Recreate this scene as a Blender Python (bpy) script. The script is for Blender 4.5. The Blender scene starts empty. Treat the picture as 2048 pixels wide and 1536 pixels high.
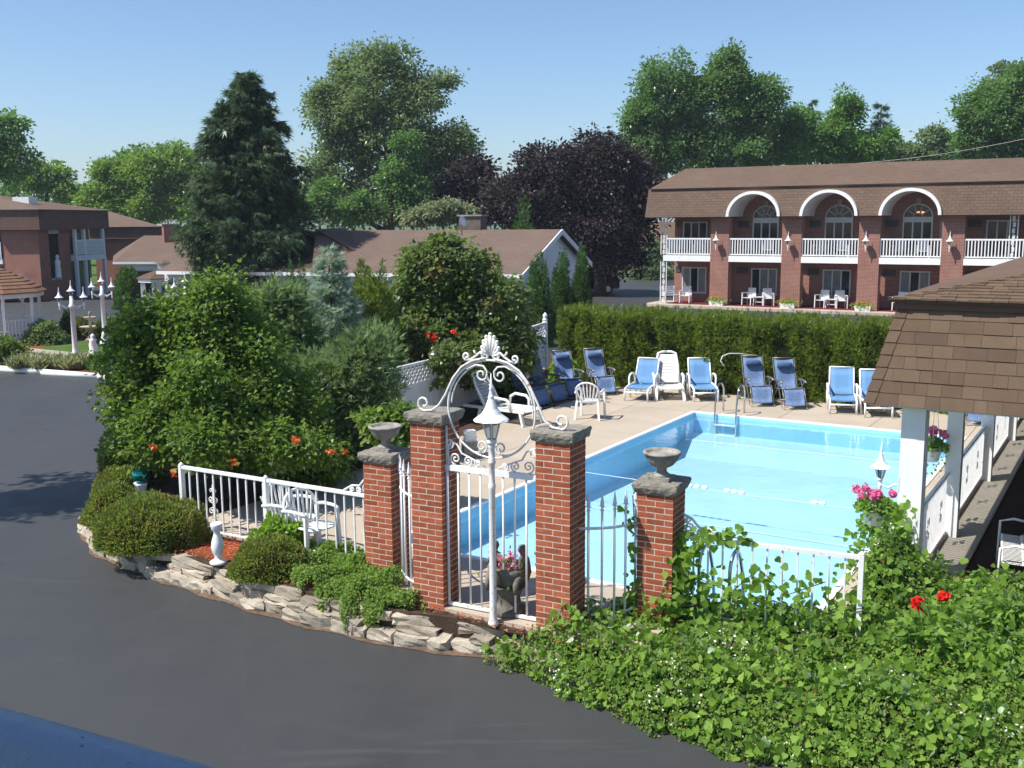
import bpy, math, random
import numpy as np
from mathutils import Vector, Matrix

# ------------------------------------------------------------------ camera, sky, sun, exposure
SC = bpy.context.scene
COL = SC.collection
CAM_H, FPX = 4.4, 2070.0
PITCH, ROLL = math.radians(9.0), math.radians(0.4)
_f = Vector((0, math.cos(PITCH), -math.sin(PITCH)))
_d = Vector((0, -math.sin(PITCH), -math.cos(PITCH)))
_r = Vector((1, 0, 0))
R2 = _r * math.cos(ROLL) + _d * math.sin(ROLL)
D2 = -_r * math.sin(ROLL) + _d * math.cos(ROLL)
cam_data = bpy.data.cameras.new("camera")
cam_data.sensor_width = 36.0
cam_data.lens = 36.0 * FPX / 2048.0
cam_data.clip_start = 0.05
cam_data.clip_end = 3000.0
cam = bpy.data.objects.new("camera", cam_data)
COL.objects.link(cam)
_m = Matrix(((R2.x, -D2.x, -_f.x, 0), (R2.y, -D2.y, -_f.y, 0), (R2.z, -D2.z, -_f.z, CAM_H), (0, 0, 0, 1)))
cam.matrix_world = _m
SC.camera = cam

SUN_EL = math.radians(54.0)
SUN_DIR = Vector((-0.94 * math.cos(SUN_EL), -0.34 * math.cos(SUN_EL), math.sin(SUN_EL))).normalized()
W = bpy.data.worlds.new("World"); SC.world = W; W.use_nodes = True
wn = W.node_tree.nodes; wn.clear()
sky = wn.new("ShaderNodeTexSky"); sky.sky_type = 'NISHITA'; sky.sun_disc = False
sky.sun_elevation = SUN_EL
sky.sun_rotation = math.atan2(SUN_DIR.x, SUN_DIR.y)
sky.air_density = 1.0; sky.dust_density = 0.8; sky.ozone_density = 6.0; sky.altitude = 100.0
bg = wn.new("ShaderNodeBackground"); bg.inputs[1].default_value = 0.10
wo = wn.new("ShaderNodeOutputWorld")
W.node_tree.links.new(sky.outputs[0], bg.inputs[0]); W.node_tree.links.new(bg.outputs[0], wo.inputs[0])
sun_d = bpy.data.lights.new("sun", 'SUN'); sun_d.energy = 4.3; sun_d.angle = math.radians(0.5); sun_d.color = (1.0, 0.955, 0.88)
sun = bpy.data.objects.new("sun", sun_d); COL.objects.link(sun)
sun.rotation_euler = SUN_DIR.to_track_quat('Z', 'Y').to_euler()
sun.location = (-20, -8, 30)
SC.view_settings.view_transform = 'Standard'; SC.view_settings.look = 'None'
SC.view_settings.exposure = 0.66; SC.view_settings.gamma = 1.0
SC.view_settings.use_curve_mapping = False
SC.cycles.max_bounces = 6; SC.cycles.transparent_max_bounces = 12
SC.cycles.diffuse_bounces = 3; SC.cycles.glossy_bounces = 2; SC.cycles.transmission_bounces = 3

# ------------------------------------------------------------------ helpers
def ray(px, py):
    return R2 * ((px - 1024) / FPX) + D2 * ((py - 768) / FPX) + _f
def G(px, py, z=0.0):
    v = ray(px, py); t = (z - CAM_H) / v.z
    return Vector((v.x * t, v.y * t, z))
def P(px, py, Y):
    v = ray(px, py); t = Y / v.y
    return Vector((v.x * t, Y, CAM_H + v.z * t))
def V(*a): return Vector(a)
def lerp(a, b, t): return a + (b - a) * t

class MB:
    def __init__(s): s.v = []; s.f = []
    def add(s, vs, fs):
        o = len(s.v); s.v += [tuple(p) for p in vs]; s.f += [tuple(i + o for i in f) for f in fs]; return s
    def box(s, c, size, rz=0.0, tilt=None):
        x, y, z = size[0] / 2, size[1] / 2, size[2] / 2
        vs = [Vector(p) for p in ((-x,-y,-z),(x,-y,-z),(x,y,-z),(-x,y,-z),(-x,-y,z),(x,-y,z),(x,y,z),(-x,y,z))]
        M = Matrix.Rotation(rz, 3, 'Z')
        if tilt: M = M @ Matrix.Rotation(tilt, 3, 'X')
        return s.add([M @ p + Vector(c) for p in vs], [(0,3,2,1),(4,5,6,7),(0,1,5,4),(1,2,6,5),(2,3,7,6),(3,0,4,7)])
    def b2(s, x0, x1, y0, y1, z0, z1):
        return s.box(((x0+x1)/2, (y0+y1)/2, (z0+z1)/2), (abs(x1-x0), abs(y1-y0), abs(z1-z0)))
    def bar(s, a, b, w, h=None, up=(0, 0, 1)):
        a, b = Vector(a), Vector(b); h = h or w
        t = (b - a).normalized(); up = Vector(up)
        if abs(t.dot(up)) > 0.98: up = Vector((0, 1, 0))
        sx = t.cross(up).normalized(); sy = sx.cross(t).normalized()
        vs = [p + sx * i * w / 2 + sy * j * h / 2 for p in (a, b) for i, j in ((-1,-1),(1,-1),(1,1),(-1,1))]
        return s.add(vs, [(3,2,1,0),(4,5,6,7),(0,1,5,4),(1,2,6,5),(2,3,7,6),(3,0,4,7)])
    def tube(s, pts, r, n=6, closed=False):
        pts = [Vector(p) for p in pts]; m = len(pts)
        rs = list(r) if hasattr(r, '__len__') else [r] * m
        ts = []
        for i in range(m):
            if closed: t = pts[(i+1) % m] - pts[i-1]
            else: t = pts[min(i+1, m-1)] - pts[max(i-1, 0)]
            ts.append(t.normalized() if t.length > 1e-9 else Vector((0, 0, 1)))
        up = Vector((0, 0, 1)) if abs(ts[0].z) < 0.9 else Vector((1, 0, 0))
        nx = ts[0].cross(up).normalized(); o = len(s.v)
        for i in range(m):
            nx = nx - ts[i] * nx.dot(ts[i])
            nx = nx.normalized() if nx.length > 1e-6 else ts[i].orthogonal().normalized()
            ny = ts[i].cross(nx)
            for k in range(n):
                a = 2 * math.pi * k / n
                s.v.append(tuple(pts[i] + (nx * math.cos(a) + ny * math.sin(a)) * rs[i]))
        for i in range(m if closed else m - 1):
            j = (i + 1) % m
            for k in range(n):
                l = (k + 1) % n
                s.f.append((o+i*n+k, o+i*n+l, o+j*n+l, o+j*n+k))
        if not closed:
            s.f.append(tuple(o + k for k in range(n))[::-1]); s.f.append(tuple(o + (m-1)*n + k for k in range(n)))
        return s
    def lathe(s, prof, n=16, c=(0, 0, 0), rmod=None, a0=0.0):
        o = len(s.v); c = Vector(c)
        for i, (r, z) in enumerate(prof):
            for k in range(n):
                a = 2 * math.pi * k / n + a0
                q = r * (rmod(i, k) if rmod else 1.0)
                s.v.append((c.x + q*math.cos(a), c.y + q*math.sin(a), c.z + z))
        for i in range(len(prof) - 1):
            for k in range(n):
                l = (k + 1) % n
                s.f.append((o+i*n+k, o+i*n+l, o+(i+1)*n+l, o+(i+1)*n+k))
        s.f.append(tuple(o + k for k in range(n))[::-1]); s.f.append(tuple(o + (len(prof)-1)*n + k for k in range(n)))
        return s
    def prism(s, poly, z0, z1):
        n = len(poly); vs = [(p[0], p[1], z0) for p in poly] + [(p[0], p[1], z1) for p in poly]
        return s.add(vs, [tuple(range(n))[::-1], tuple(range(n, 2*n))] + [(i, (i+1) % n, n+(i+1) % n, n+i) for i in range(n)])
    def slab(s, poly3, thick):
        """a sheet given as a 3D polygon, thickened against its normal"""
        ps = [Vector(p) for p in poly3]; n = len(ps)
        nr = Vector((0, 0, 0))
        for i in range(n): nr += ps[i].cross(ps[(i+1) % n])
        nr.normalize()
        return s.add(ps + [p - nr * thick for p in ps], [tuple(range(n)), tuple(range(n, 2*n))[::-1]] + [(i, n+i, n+(i+1) % n, (i+1) % n) for i in range(n)])
    def ball(s, c, r, n=10, m=6, sc=(1, 1, 1)):
        prof = [(max(1e-4, math.sin(math.pi*i/m)) * r, -math.cos(math.pi*i/m) * r) for i in range(m + 1)]
        t = MB().lathe(prof, n)
        return s.add([(c[0]+p[0]*sc[0], c[1]+p[1]*sc[1], c[2]+p[2]*sc[2]) for p in t.v], t.f)
    def move(s, M):
        s.v = [tuple(M @ Vector(p)) for p in s.v]; return s
    def jit(s, a, seed=0):
        rg = random.Random(seed); s.v = [tuple(c + rg.uniform(-a, a) for c in p) for p in s.v]; return s
    def mesh(s, name, mat, smooth=False):
        me = bpy.data.meshes.new(name); me.from_pydata(s.v, [], s.f)
        if mat: me.materials.append(mat)
        if smooth: me.polygons.foreach_set('use_smooth', [True] * len(me.polygons))
        me.update(); return me
    def obj(s, name, mat, parent=None, smooth=False, loc=None, rz=0.0):
        return inst(name, s.mesh(name, mat, smooth), parent, loc, rz)

def inst(name, me, parent=None, loc=None, rz=0.0):
    o = bpy.data.objects.new(name, me); COL.objects.link(o)
    if parent: o.parent = parent
    if loc is not None: o.location = loc
    if rz: o.rotation_euler = (0, 0, rz)
    return o
def tag(o, label=None, cat=None, group=None, kind=None):
    if label: o['label'] = label
    if cat: o['category'] = cat
    if group: o['group'] = group
    if kind: o['kind'] = kind
    return o
def thing(name, label, cat, loc=(0, 0, 0), rz=0.0, group=None):
    o = bpy.data.objects.new(name, None); COL.objects.link(o); o.empty_display_size = 0.1
    o.location = loc; o.rotation_euler = (0, 0, rz); return tag(o, label, cat, group)
def copy_tree(o, parent=None):
    c = o.copy(); COL.objects.link(c); c.parent = parent
    for ch in list(o.children): copy_tree(ch, c)
    return c
def dup(o, loc, rz, label):
    c = copy_tree(o); c.location = loc; c.rotation_euler = (0, 0, rz); c['label'] = label; return c
def struct(name, mb, mat, smooth=False):
    return tag(mb.obj(name, mat, None, smooth), kind='structure')

# ------------------------------------------------------------------ materials
def srgb(r, g, b):
    f = lambda c: (c/255/12.92) if c/255 <= 0.04045 else ((c/255+0.055)/1.055)**2.4
    return (f(r), f(g), f(b), 1.0)
def C(r, g, b): return (r, g, b, 1.0)
class NT:
    def __init__(s, name):
        s.m = bpy.data.materials.new(name); s.m.use_nodes = True; s.t = s.m.node_tree; s.t.nodes.clear()
        s.out = s.n("ShaderNodeOutputMaterial")
    def n(s, typ, **kw):
        x = s.t.nodes.new(typ)
        for k, v in kw.items(): setattr(x, k, v)
        return x
    def l(s, a, b): s.t.links.new(a, b)
    def coord(s, which='Object', scale=(1, 1, 1)):
        tc = s.n("ShaderNodeTexCoord"); mp = s.n("ShaderNodeMapping"); mp.inputs['Scale'].default_value = scale
        s.l(tc.outputs[which], mp.inputs[0]); return mp.outputs[0]
    def geo(s, scale=(1, 1, 1)):
        g = s.n("ShaderNodeNewGeometry"); mp = s.n("ShaderNodeMapping"); mp.inputs['Scale'].default_value = scale
        s.l(g.outputs['Position'], mp.inputs[0]); return mp.outputs[0]
    def noise(s, vec, scale, detail=4.0, rough=0.6):
        x = s.n("ShaderNodeTexNoise"); x.inputs['Scale'].default_value = scale; x.inputs['Detail'].default_value = detail
        x.inputs['Roughness'].default_value = rough; s.l(vec, x.inputs['Vector']); return x.outputs['Fac']
    def ramp(s, fac, stops):
        x = s.n("ShaderNodeValToRGB"); e = x.color_ramp.elements
        while len(e) < len(stops): e.new(0.5)
        for i, (p, c) in enumerate(stops): e[i].position = p; e[i].color = c
        s.l(fac, x.inputs[0]); return x.outputs[0]
    def mix(s, fac, a, b, typ='MIX'):
        x = s.n("ShaderNodeMix", data_type='RGBA', blend_type=typ)
        if isinstance(fac, (int, float)): x.inputs[0].default_value = fac
        else: s.l(fac, x.inputs[0])
        for k, q in ((6, a), (7, b)):
            if isinstance(q, tuple): x.inputs[k].default_value = q
            else: s.l(q, x.inputs[k])
        return x.outputs[2]
    def bsdf(s, col, rough=0.8, spec=0.3, metal=0.0, bump=None, bstr=0.3, bdist=0.01):
        p = s.n("ShaderNodeBsdfPrincipled")
        if isinstance(col, tuple): p.inputs['Base Color'].default_value = col
        else: s.l(col, p.inputs['Base Color'])
        if isinstance(rough, (int, float)): p.inputs['Roughness'].default_value = rough
        else: s.l(rough, p.inputs['Roughness'])
        p.inputs['Specular IOR Level'].default_value = spec; p.inputs['Metallic'].default_value = metal
        if bump is not None:
            b = s.n("ShaderNodeBump"); b.inputs['Strength'].default_value = bstr; b.inputs['Distance'].default_value = bdist
            s.l(bump, b.inputs['Height']); s.l(b.outputs[0], p.inputs['Normal'])
        s.l(p.outputs[0], s.out.inputs[0]); s.p = p; return s.m

def mat_speckle(name, c1, c2, scale=8.0, rough=0.8, spec=0.25, fine=60.0, bstr=0.25, bdist=0.006, metal=0.0, rnd=0.0):
    t = NT(name); co = t.geo()
    n1 = t.noise(co, scale, 5); n2 = t.noise(co, fine, 3)
    col = t.ramp(n1, [(0.3, c1), (0.7, c2)])
    col = t.mix(t.ramp(n2, [(0.35, C(0, 0, 0)), (0.75, C(1, 1, 1))]), col, t.mix(0.35, col, C(0.02, 0.02, 0.02)), 'MIX') if fine else col
    if rnd:
        oi = t.n("ShaderNodeObjectInfo")
        hv = t.n("ShaderNodeHueSaturation"); t.l(col, hv.inputs['Color'])
        mr = t.n("ShaderNodeMapRange"); mr.inputs[3].default_value = 1 - rnd; mr.inputs[4].default_value = 1 + rnd
        t.l(oi.outputs['Random'], mr.inputs[0]); t.l(mr.outputs[0], hv.inputs['Value']); col = hv.outputs[0]
    return t.bsdf(col, rough, spec, metal, n2 if fine else n1, bstr, bdist)

def mat_paint(name, col, rust=0.0, rough=0.45, dirt=0.12):
    t = NT(name); co = t.geo(); n = t.noise(co, 3.0, 6); c = t.mix(t.ramp(n, [(0.45, C(0, 0, 0)), (0.8, C(1, 1, 1))]), col, tuple(x*(1-dirt) for x in col[:3]) + (1,))
    if rust:
        n2 = t.noise(t.geo((1, 1, 1)), 22.0, 8, 0.7)
        c = t.mix(t.ramp(n2, [(0.62 - rust*0.14, C(0, 0, 0)), (0.68 - rust*0.10, C(1, 1, 1))]), c, C(0.33, 0.19, 0.10))
    return t.bsdf(c, rough, 0.35, 0, t.noise(co, 90.0, 3), 0.12, 0.003)

LEAF_GAIN = 2.1
def mat_leaf(name, dark, mid, light, trans=0.35, gloss=0.12, rough=0.62, spots=None, gain=None):
    gain = gain or LEAF_GAIN; trans = 0.5 if gain > 1.5 else trans
    t = NT(name); g = t.n("ShaderNodeNewGeometry")
    dark, mid, light = [tuple(min(0.85, x*gain) for x in q[:3]) + (1,) for q in (dark, mid, light)]
    rp = g.outputs['Random Per Island']
    col = t.ramp(rp, [(0.0, dark), (0.55, mid), (1.0, light)])
    nz = t.noise(t.geo(), 0.8, 3)
    col = t.mix(t.ramp(nz, [(0.35, C(0, 0, 0)), (0.7, C(1, 1, 1))]), col, t.mix(0.5, col, mid))
    if spots:
        sc_, c_ = spots
        col = t.mix(t.ramp(t.noise(t.geo(), sc_, 2), [(0.50, C(0, 0, 0)), (0.66, C(1, 1, 1))]), col, t.mix(rp, c_, col))
    d = t.n("ShaderNodeBsdfDiffuse"); t.l(col, d.inputs[0])
    tr = t.n("ShaderNodeBsdfTranslucent"); t.l(t.mix(0.5, col, C(light[0]*1.3, light[1]*1.4, light[2]*0.6)), tr.inputs[0])
    m1 = t.n("ShaderNodeMixShader"); m1.inputs[0].default_value = trans; t.l(d.outputs[0], m1.inputs[1]); t.l(tr.outputs[0], m1.inputs[2])
    gl = t.n("ShaderNodeBsdfGlossy"); gl.inputs['Roughness'].default_value = rough; gl.inputs[0].default_value = C(0.9, 0.95, 0.9)
    fr = t.n("ShaderNodeFresnel"); fr.inputs[0].default_value = 1.4
    ml = t.n("ShaderNodeMath", operation='MULTIPLY'); ml.inputs[1].default_value = gloss * 3; t.l(fr.outputs[0], ml.inputs[0])
    m2 = t.n("ShaderNodeMixShader"); t.l(ml.outputs[0], m2.inputs[0]); t.l(m1.outputs[0], m2.inputs[1]); t.l(gl.outputs[0], m2.inputs[2])
    t.l(m2.outputs[0], t.out.inputs[0]); return t.m

def mat_brickwall(name, c1, c2, mortar, bw=0.203, bh=0.0677, axis=None):
    """small bricks on walls too far off to pick apart; mapped in the object's own x / z"""
    t = NT(name); tc = t.n("ShaderNodeTexCoord"); sp = t.n("ShaderNodeSeparateXYZ"); cb = t.n("ShaderNodeCombineXYZ")
    t.l(tc.outputs['Object'], sp.inputs[0])
    ad = t.n("ShaderNodeMath", operation='ADD'); t.l(sp.outputs[0], ad.inputs[0]); t.l(sp.outputs[1], ad.inputs[1])
    t.l(ad.outputs[0], cb.inputs[0]); t.l(sp.outputs[2], cb.inputs[1])
    b = t.n("ShaderNodeTexBrick"); t.l(cb.outputs[0], b.inputs[0]); b.inputs['Color1'].default_value = c1; b.inputs['Color2'].default_value = c2
    b.inputs['Mortar'].default_value = mortar; b.inputs['Scale'].default_value = 1.0; b.inputs['Brick Width'].default_value = bw
    b.inputs['Row Height'].default_value = bh; b.inputs['Mortar Size'].default_value = 0.007; b.inputs['Bias'].default_value = -0.1
    n = t.noise(t.geo(), 1.2, 5); col = t.mix(t.ramp(n, [(0.35, C(0, 0, 0)), (0.75, C(1, 1, 1))]), b.outputs[0], t.mix(0.3, b.outputs[0], C(0.06, 0.03, 0.03)))
    return t.bsdf(col, 0.9, 0.15, 0, b.outputs['Fac'], -0.4, 0.01)

def mat_shingle_far(name, c1, c2, gap, along, up, w=0.33, h=0.14):
    """distant shingle courses; along / up are unit vectors of the slope in world space"""
    t = NT(name); g = t.n("ShaderNodeNewGeometry"); cb = t.n("ShaderNodeCombineXYZ")
    for k, ax in ((0, along), (1, up)):
        d = t.n("ShaderNodeVectorMath", operation='DOT_PRODUCT'); d.inputs[1].default_value = ax; t.l(g.outputs['Position'], d.inputs[0]); t.l(d.outputs['Value'], cb.inputs[k])
    b = t.n("ShaderNodeTexBrick"); t.l(cb.outputs[0], b.inputs[0]); b.inputs['Color1'].default_value = c1; b.inputs['Color2'].default_value = c2
    b.inputs['Mortar'].default_value = gap; b.inputs['Scale'].default_value = 1.0; b.inputs['Brick Width'].default_value = w; b.inputs['Row Height'].default_value = h
    b.inputs['Mortar Size'].default_value = 0.012; b.inputs['Mortar Smooth'].default_value = 0.4
    n = t.noise(t.geo(), 0.5, 5); n2 = t.noise(t.geo(), 25, 3)
    col = t.mix(t.ramp(n, [(0.35, C(0, 0, 0)), (0.7, C(1, 1, 1))]), b.outputs[0], t.mix(0.25, b.outputs[0], C(0.05, 0.03, 0.025)))
    col = t.mix(t.ramp(n2, [(0.4, C(0, 0, 0)), (0.8, C(1, 1, 1))]), col, t.mix(0.3, col, C(0.3, 0.22, 0.18)))
    return t.bsdf(col, 0.95, 0.1, 0, b.outputs['Fac'], -0.5, 0.015)

def mat_glass(name, col=(0.02, 0.025, 0.03, 1), rough=0.03):
    return NT(name).bsdf(col, rough, 0.45)
def mat_pane(name, tint=(0.75, 0.8, 0.82, 1), amount=0.25):
    t = NT(name); tr = t.n("ShaderNodeBsdfTransparent"); tr.inputs[0].default_value = tint
    gl = t.n("ShaderNodeBsdfGlossy"); gl.inputs['Roughness'].default_value = 0.05
    lw = t.n("ShaderNodeFresnel"); lw.inputs[0].default_value = 1.45
    ad = t.n("ShaderNodeMath", operation='ADD'); ad.inputs[1].default_value = amount * 0.3; t.l(lw.outputs[0], ad.inputs[0])
    m = t.n("ShaderNodeMixShader"); t.l(ad.outputs[0], m.inputs[0]); t.l(tr.outputs[0], m.inputs[1]); t.l(gl.outputs[0], m.inputs[2])
    t.l(m.outputs[0], t.out.inputs[0]); return t.m

M = {}
M['white'] = mat_paint('white_paint', C(0.80, 0.80, 0.79))
M['white_iron'] = mat_paint('white_iron', C(0.78, 0.76, 0.72), rust=0.35)
M['white_iron_clean'] = mat_paint('white_iron_clean', C(0.80, 0.80, 0.79), rust=0.04)
M['plastic'] = mat_paint('white_plastic', C(0.82, 0.82, 0.80), rough=0.35, dirt=0.06)
M['grey_plastic'] = mat_paint('pale_grey_plastic', C(0.62, 0.63, 0.64), rough=0.4)
def brick_mat():
    t = NT('fired_brick'); co = t.geo(); fine = t.noise(co, 90, 3)
    col = t.ramp(t.noise(co, 14, 5), [(0.3, C(0.285, 0.076, 0.038)), (0.7, C(0.395, 0.118, 0.058))])
    oi = t.n("ShaderNodeObjectInfo"); hv = t.n("ShaderNodeHueSaturation"); t.l(col, hv.inputs['Color'])
    mr = t.n("ShaderNodeMapRange"); mr.inputs[3].default_value = 0.74; mr.inputs[4].default_value = 1.2; t.l(oi.outputs['Random'], mr.inputs[0]); t.l(mr.outputs[0], hv.inputs['Value']); col = hv.outputs[0]
    col = t.mix(t.ramp(t.noise(co, 5.5, 6, 0.7), [(0.64, C(0, 0, 0)), (0.80, C(1, 1, 1))]), col, t.mix(0.45, col, C(0.55, 0.42, 0.35)))
    col = t.mix(t.ramp(t.noise(co, 2.2, 5, 0.7), [(0.55, C(0, 0, 0)), (0.8, C(1, 1, 1))]), col, t.mix(0.3, col, C(0.08, 0.04, 0.03)))
    return t.bsdf(col, 0.88, 0.15, 0, fine, 0.35, 0.004)
M['brick'] = brick_mat()
M['mortar'] = mat_speckle('mortar', C(0.60, 0.51, 0.41), C(0.70, 0.61, 0.50), 20, 0.95, 0.1, 80)
M['capstone'] = mat_speckle('slate_capstone', C(0.19, 0.175, 0.15), C(0.34, 0.31, 0.255), 9, 0.85, 0.2, 50, 0.6, 0.01)
M['urn'] = mat_speckle('weathered_concrete', C(0.20, 0.185, 0.16), C(0.44, 0.41, 0.36), 10, 0.9, 0.15, 60, 0.4, 0.005)
M['concrete'] = mat_speckle('deck_concrete', C(0.44, 0.37, 0.288), C(0.53, 0.45, 0.36), 0.9, 0.9, 0.15, 45, 0.12, 0.003, rnd=0.04)
M['concrete_grey'] = mat_speckle('walk_concrete', C(0.33, 0.29, 0.24), C(0.43, 0.38, 0.31), 1.5, 0.9, 0.15, 45, 0.12, 0.003)
M['rock'] = mat_speckle('field_stone', C(0.30, 0.255, 0.195), C(0.54, 0.475, 0.375), 5, 0.9, 0.15, 40, 0.6, 0.012, rnd=0.35)
M['mulch'] = mat_speckle('red_mulch', C(0.20, 0.055, 0.03), C(0.36, 0.11, 0.055), 30, 0.95, 0.1, 120, 0.9, 0.02)
M['soil'] = mat_speckle('soil', C(0.05, 0.035, 0.025), C(0.11, 0.075, 0.05), 6, 0.95, 0.1, 60, 0.8, 0.02)
M['lawn'] = mat_speckle('lawn_green', C(0.055, 0.11, 0.022), C(0.10, 0.17, 0.035), 1.2, 0.95, 0.1, 70, 0.8, 0.02)
M['steel'] = NT('polished_steel').bsdf(C(0.6, 0.62, 0.64), 0.18, 0.5, 1.0)
M['grey_steel'] = NT('grey_tube').bsdf(C(0.22, 0.22, 0.22), 0.4, 0.4, 0.6)
M['dark'] = mat_speckle('dark_interior', C(0.012, 0.011, 0.01), C(0.02, 0.018, 0.016), 4, 0.9, 0.1, 0)
M['glass'] = mat_glass('window_glass', C(0.012, 0.016, 0.02), 0.08)
M['pane'] = mat_pane('lantern_glass', C(0.72, 0.78, 0.82), 0.5)
M['bark'] = mat_speckle('bark', C(0.05, 0.036, 0.026), C(0.12, 0.09, 0.065), 5, 0.95, 0.1, 40, 0.9, 0.03)
M['shade_fill'] = mat_speckle('inner_shade_fill', C(0.012, 0.016, 0.007), C(0.026, 0.03, 0.013), 8, 0.95, 0.05, 0)  # dark fill: shade among inner twigs put into the colour
M['aqua_vinyl'] = None
def asphalt():
    t = NT('sealed_asphalt'); co = t.geo(); co2 = t.geo((1, 0.35, 1))
    big = t.noise(co2, 0.25, 6, 0.65); mid = t.noise(co, 1.6, 6, 0.7); fine = t.noise(co, 160, 3)
    col = t.ramp(big, [(0.3, C(0.036, 0.0375, 0.039)), (0.7, C(0.060, 0.062, 0.064))])
    col = t.mix(t.ramp(mid, [(0.4, C(0, 0, 0)), (0.75, C(1, 1, 1))]), col, C(0.049, 0.0505, 0.052))
    col = t.mix(t.ramp(fine, [(0.35, C(0, 0, 0)), (0.7, C(1, 1, 1))]), t.mix(0.35, col, C(0.02, 0.02, 0.022)), col)
    vo = t.n("ShaderNodeTexVoronoi", feature='DISTANCE_TO_EDGE'); vo.inputs['Scale'].default_value = 0.22
    w = t.mix(0.12, t.geo(), t.noise(co, 1.3, 5)); t.l(w, vo.inputs['Vector'])
    col = t.mix(t.ramp(vo.outputs['Distance'], [(0.0, C(1, 1, 1)), (0.006, C(0, 0, 0))]), col, t.mix(0.025, col, C(0.16, 0.16, 0.16)))
    st = t.noise(t.geo((1.0, 0.6, 1)), 0.9, 7, 0.75); col = t.mix(t.ramp(st, [(0.60, C(0, 0, 0)), (0.66, C(1, 1, 1))]), col, t.mix(0.4, col, C(0.028, 0.029, 0.031)))
    sc2 = t.noise(t.geo((0.25, 2.2, 1)), 1.1, 6, 0.7); col = t.mix(t.ramp(sc2, [(0.60, C(0, 0, 0)), (0.72, C(1, 1, 1))]), col, t.mix(0.3, col, C(0.10, 0.10, 0.10)))
    sp = t.noise(co, 38, 2); col = t.mix(t.ramp(sp, [(0.72, C(0, 0, 0)), (0.76, C(1, 1, 1))]), col, C(0.12, 0.115, 0.11))
    return t.bsdf(col, t.ramp(mid, [(0.3, C(0.55, 0.55, 0.55)), (0.7, C(0.68, 0.68, 0.68))]), 0.45, 0, fine, 0.35, 0.006)
M['asphalt'] = asphalt()
L_ = mat_leaf
M['lf_vine'] = L_('trumpet_vine_leaf', C(0.026, 0.056, 0.010), C(0.064, 0.115, 0.016), C(0.15, 0.21, 0.032), 0.38, 0.08, gain=1.75)
M['lf_vine2'] = L_('arbor_vine_leaf', C(0.022, 0.046, 0.010), C(0.055, 0.092, 0.018), C(0.12, 0.16, 0.03), 0.3, 0.12, spots=(1.1, C(0.16, 0.09, 0.035)), gain=1.80)
M['lf_ivy'] = L_('ground_vine_leaf', C(0.042, 0.086, 0.012), C(0.098, 0.175, 0.022), C(0.17, 0.26, 0.04), 0.35, 0.14, gain=1.75)
M['lf_cover'] = L_('small_groundcover_leaf', C(0.045, 0.085, 0.015), C(0.105, 0.175, 0.030), C(0.19, 0.26, 0.06), 0.35, 0.1, gain=1.80)
M['lf_yew'] = L_('yew_needles', C(0.036, 0.060, 0.016), C(0.082, 0.112, 0.024), C(0.15, 0.175, 0.040), 0.3, 0.06, spots=(2.6, C(0.27, 0.13, 0.04)))
M['lf_lime'] = L_('lime_shrub_leaf', C(0.06, 0.12, 0.01), C(0.13, 0.22, 0.015), C(0.22, 0.33, 0.03), 0.35, 0.1, gain=1.60)
M['lf_hedge'] = L_('arborvitae_hedge', C(0.038, 0.064, 0.011), C(0.088, 0.126, 0.019), C(0.165, 0.205, 0.032), 0.3, 0.05, gain=1.65)
M['lf_arb'] = L_('arborvitae_sprays', C(0.014, 0.040, 0.008), C(0.032, 0.078, 0.014), C(0.06, 0.12, 0.022), 0.25, 0.05, gain=1.80)
M['lf_juniper'] = L_('juniper_sprays', C(0.042, 0.078, 0.034), C(0.098, 0.150, 0.066), C(0.18, 0.235, 0.115), 0.3, 0.05, gain=1.60)
M['lf_blue'] = L_('blue_spruce_needles', C(0.075, 0.11, 0.095), C(0.16, 0.215, 0.19), C(0.29, 0.35, 0.32), 0.2, 0.06, gain=1.70)
M['lf_spruce'] = L_('norway_spruce_needles', C(0.012, 0.027, 0.014), C(0.028, 0.052, 0.026), C(0.062, 0.092, 0.045), 0.2, 0.05, gain=2.00)
M['lf_cotton'] = L_('cottonwood_leaf', C(0.032, 0.058, 0.020), C(0.072, 0.108, 0.042), C(0.14, 0.18, 0.085), 0.3, 0.10, 0.6, gain=1.95)
M['lf_purple'] = L_('purple_maple_leaf', C(0.011, 0.007, 0.009), C(0.028, 0.018, 0.021), C(0.068, 0.044, 0.048), 0.18, 0.08, 0.6, gain=1.2)
M['lf_walnut'] = L_('walnut_leaf', C(0.024, 0.058, 0.016), C(0.055, 0.115, 0.026), C(0.105, 0.18, 0.048), 0.33, 0.1, gain=1.85)
M['lf_maple'] = L_('maple_leaf', C(0.028, 0.072, 0.012), C(0.065, 0.145, 0.020), C(0.13, 0.23, 0.04), 0.35, 0.1, gain=1.65)
M['lf_olive'] = L_('olive_leaf', C(0.07, 0.085, 0.045), C(0.13, 0.15, 0.085), C(0.22, 0.24, 0.15), 0.3, 0.1, gain=1.60)
M['lf_lightgreen'] = L_('far_light_leaf', C(0.045, 0.085, 0.014), C(0.090, 0.155, 0.024), C(0.15, 0.225, 0.04), 0.35, 0.08, gain=1.70)
M['lf_straw'] = L_('variegated_blade', C(0.14, 0.17, 0.07), C(0.27, 0.29, 0.14), C(0.42, 0.42, 0.24), 0.3, 0.05, gain=1.30)
M['fl_red'] = L_('red_petal', C(0.55, 0.012, 0.010), C(0.70, 0.02, 0.015), C(0.8, 0.05, 0.03), 0.3, 0.05, gain=1.2)
M['fl_orange'] = L_('orange_trumpet', C(0.50, 0.06, 0.015), C(0.62, 0.11, 0.03), C(0.72, 0.18, 0.05), 0.3, 0.05, gain=1.2)
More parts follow.
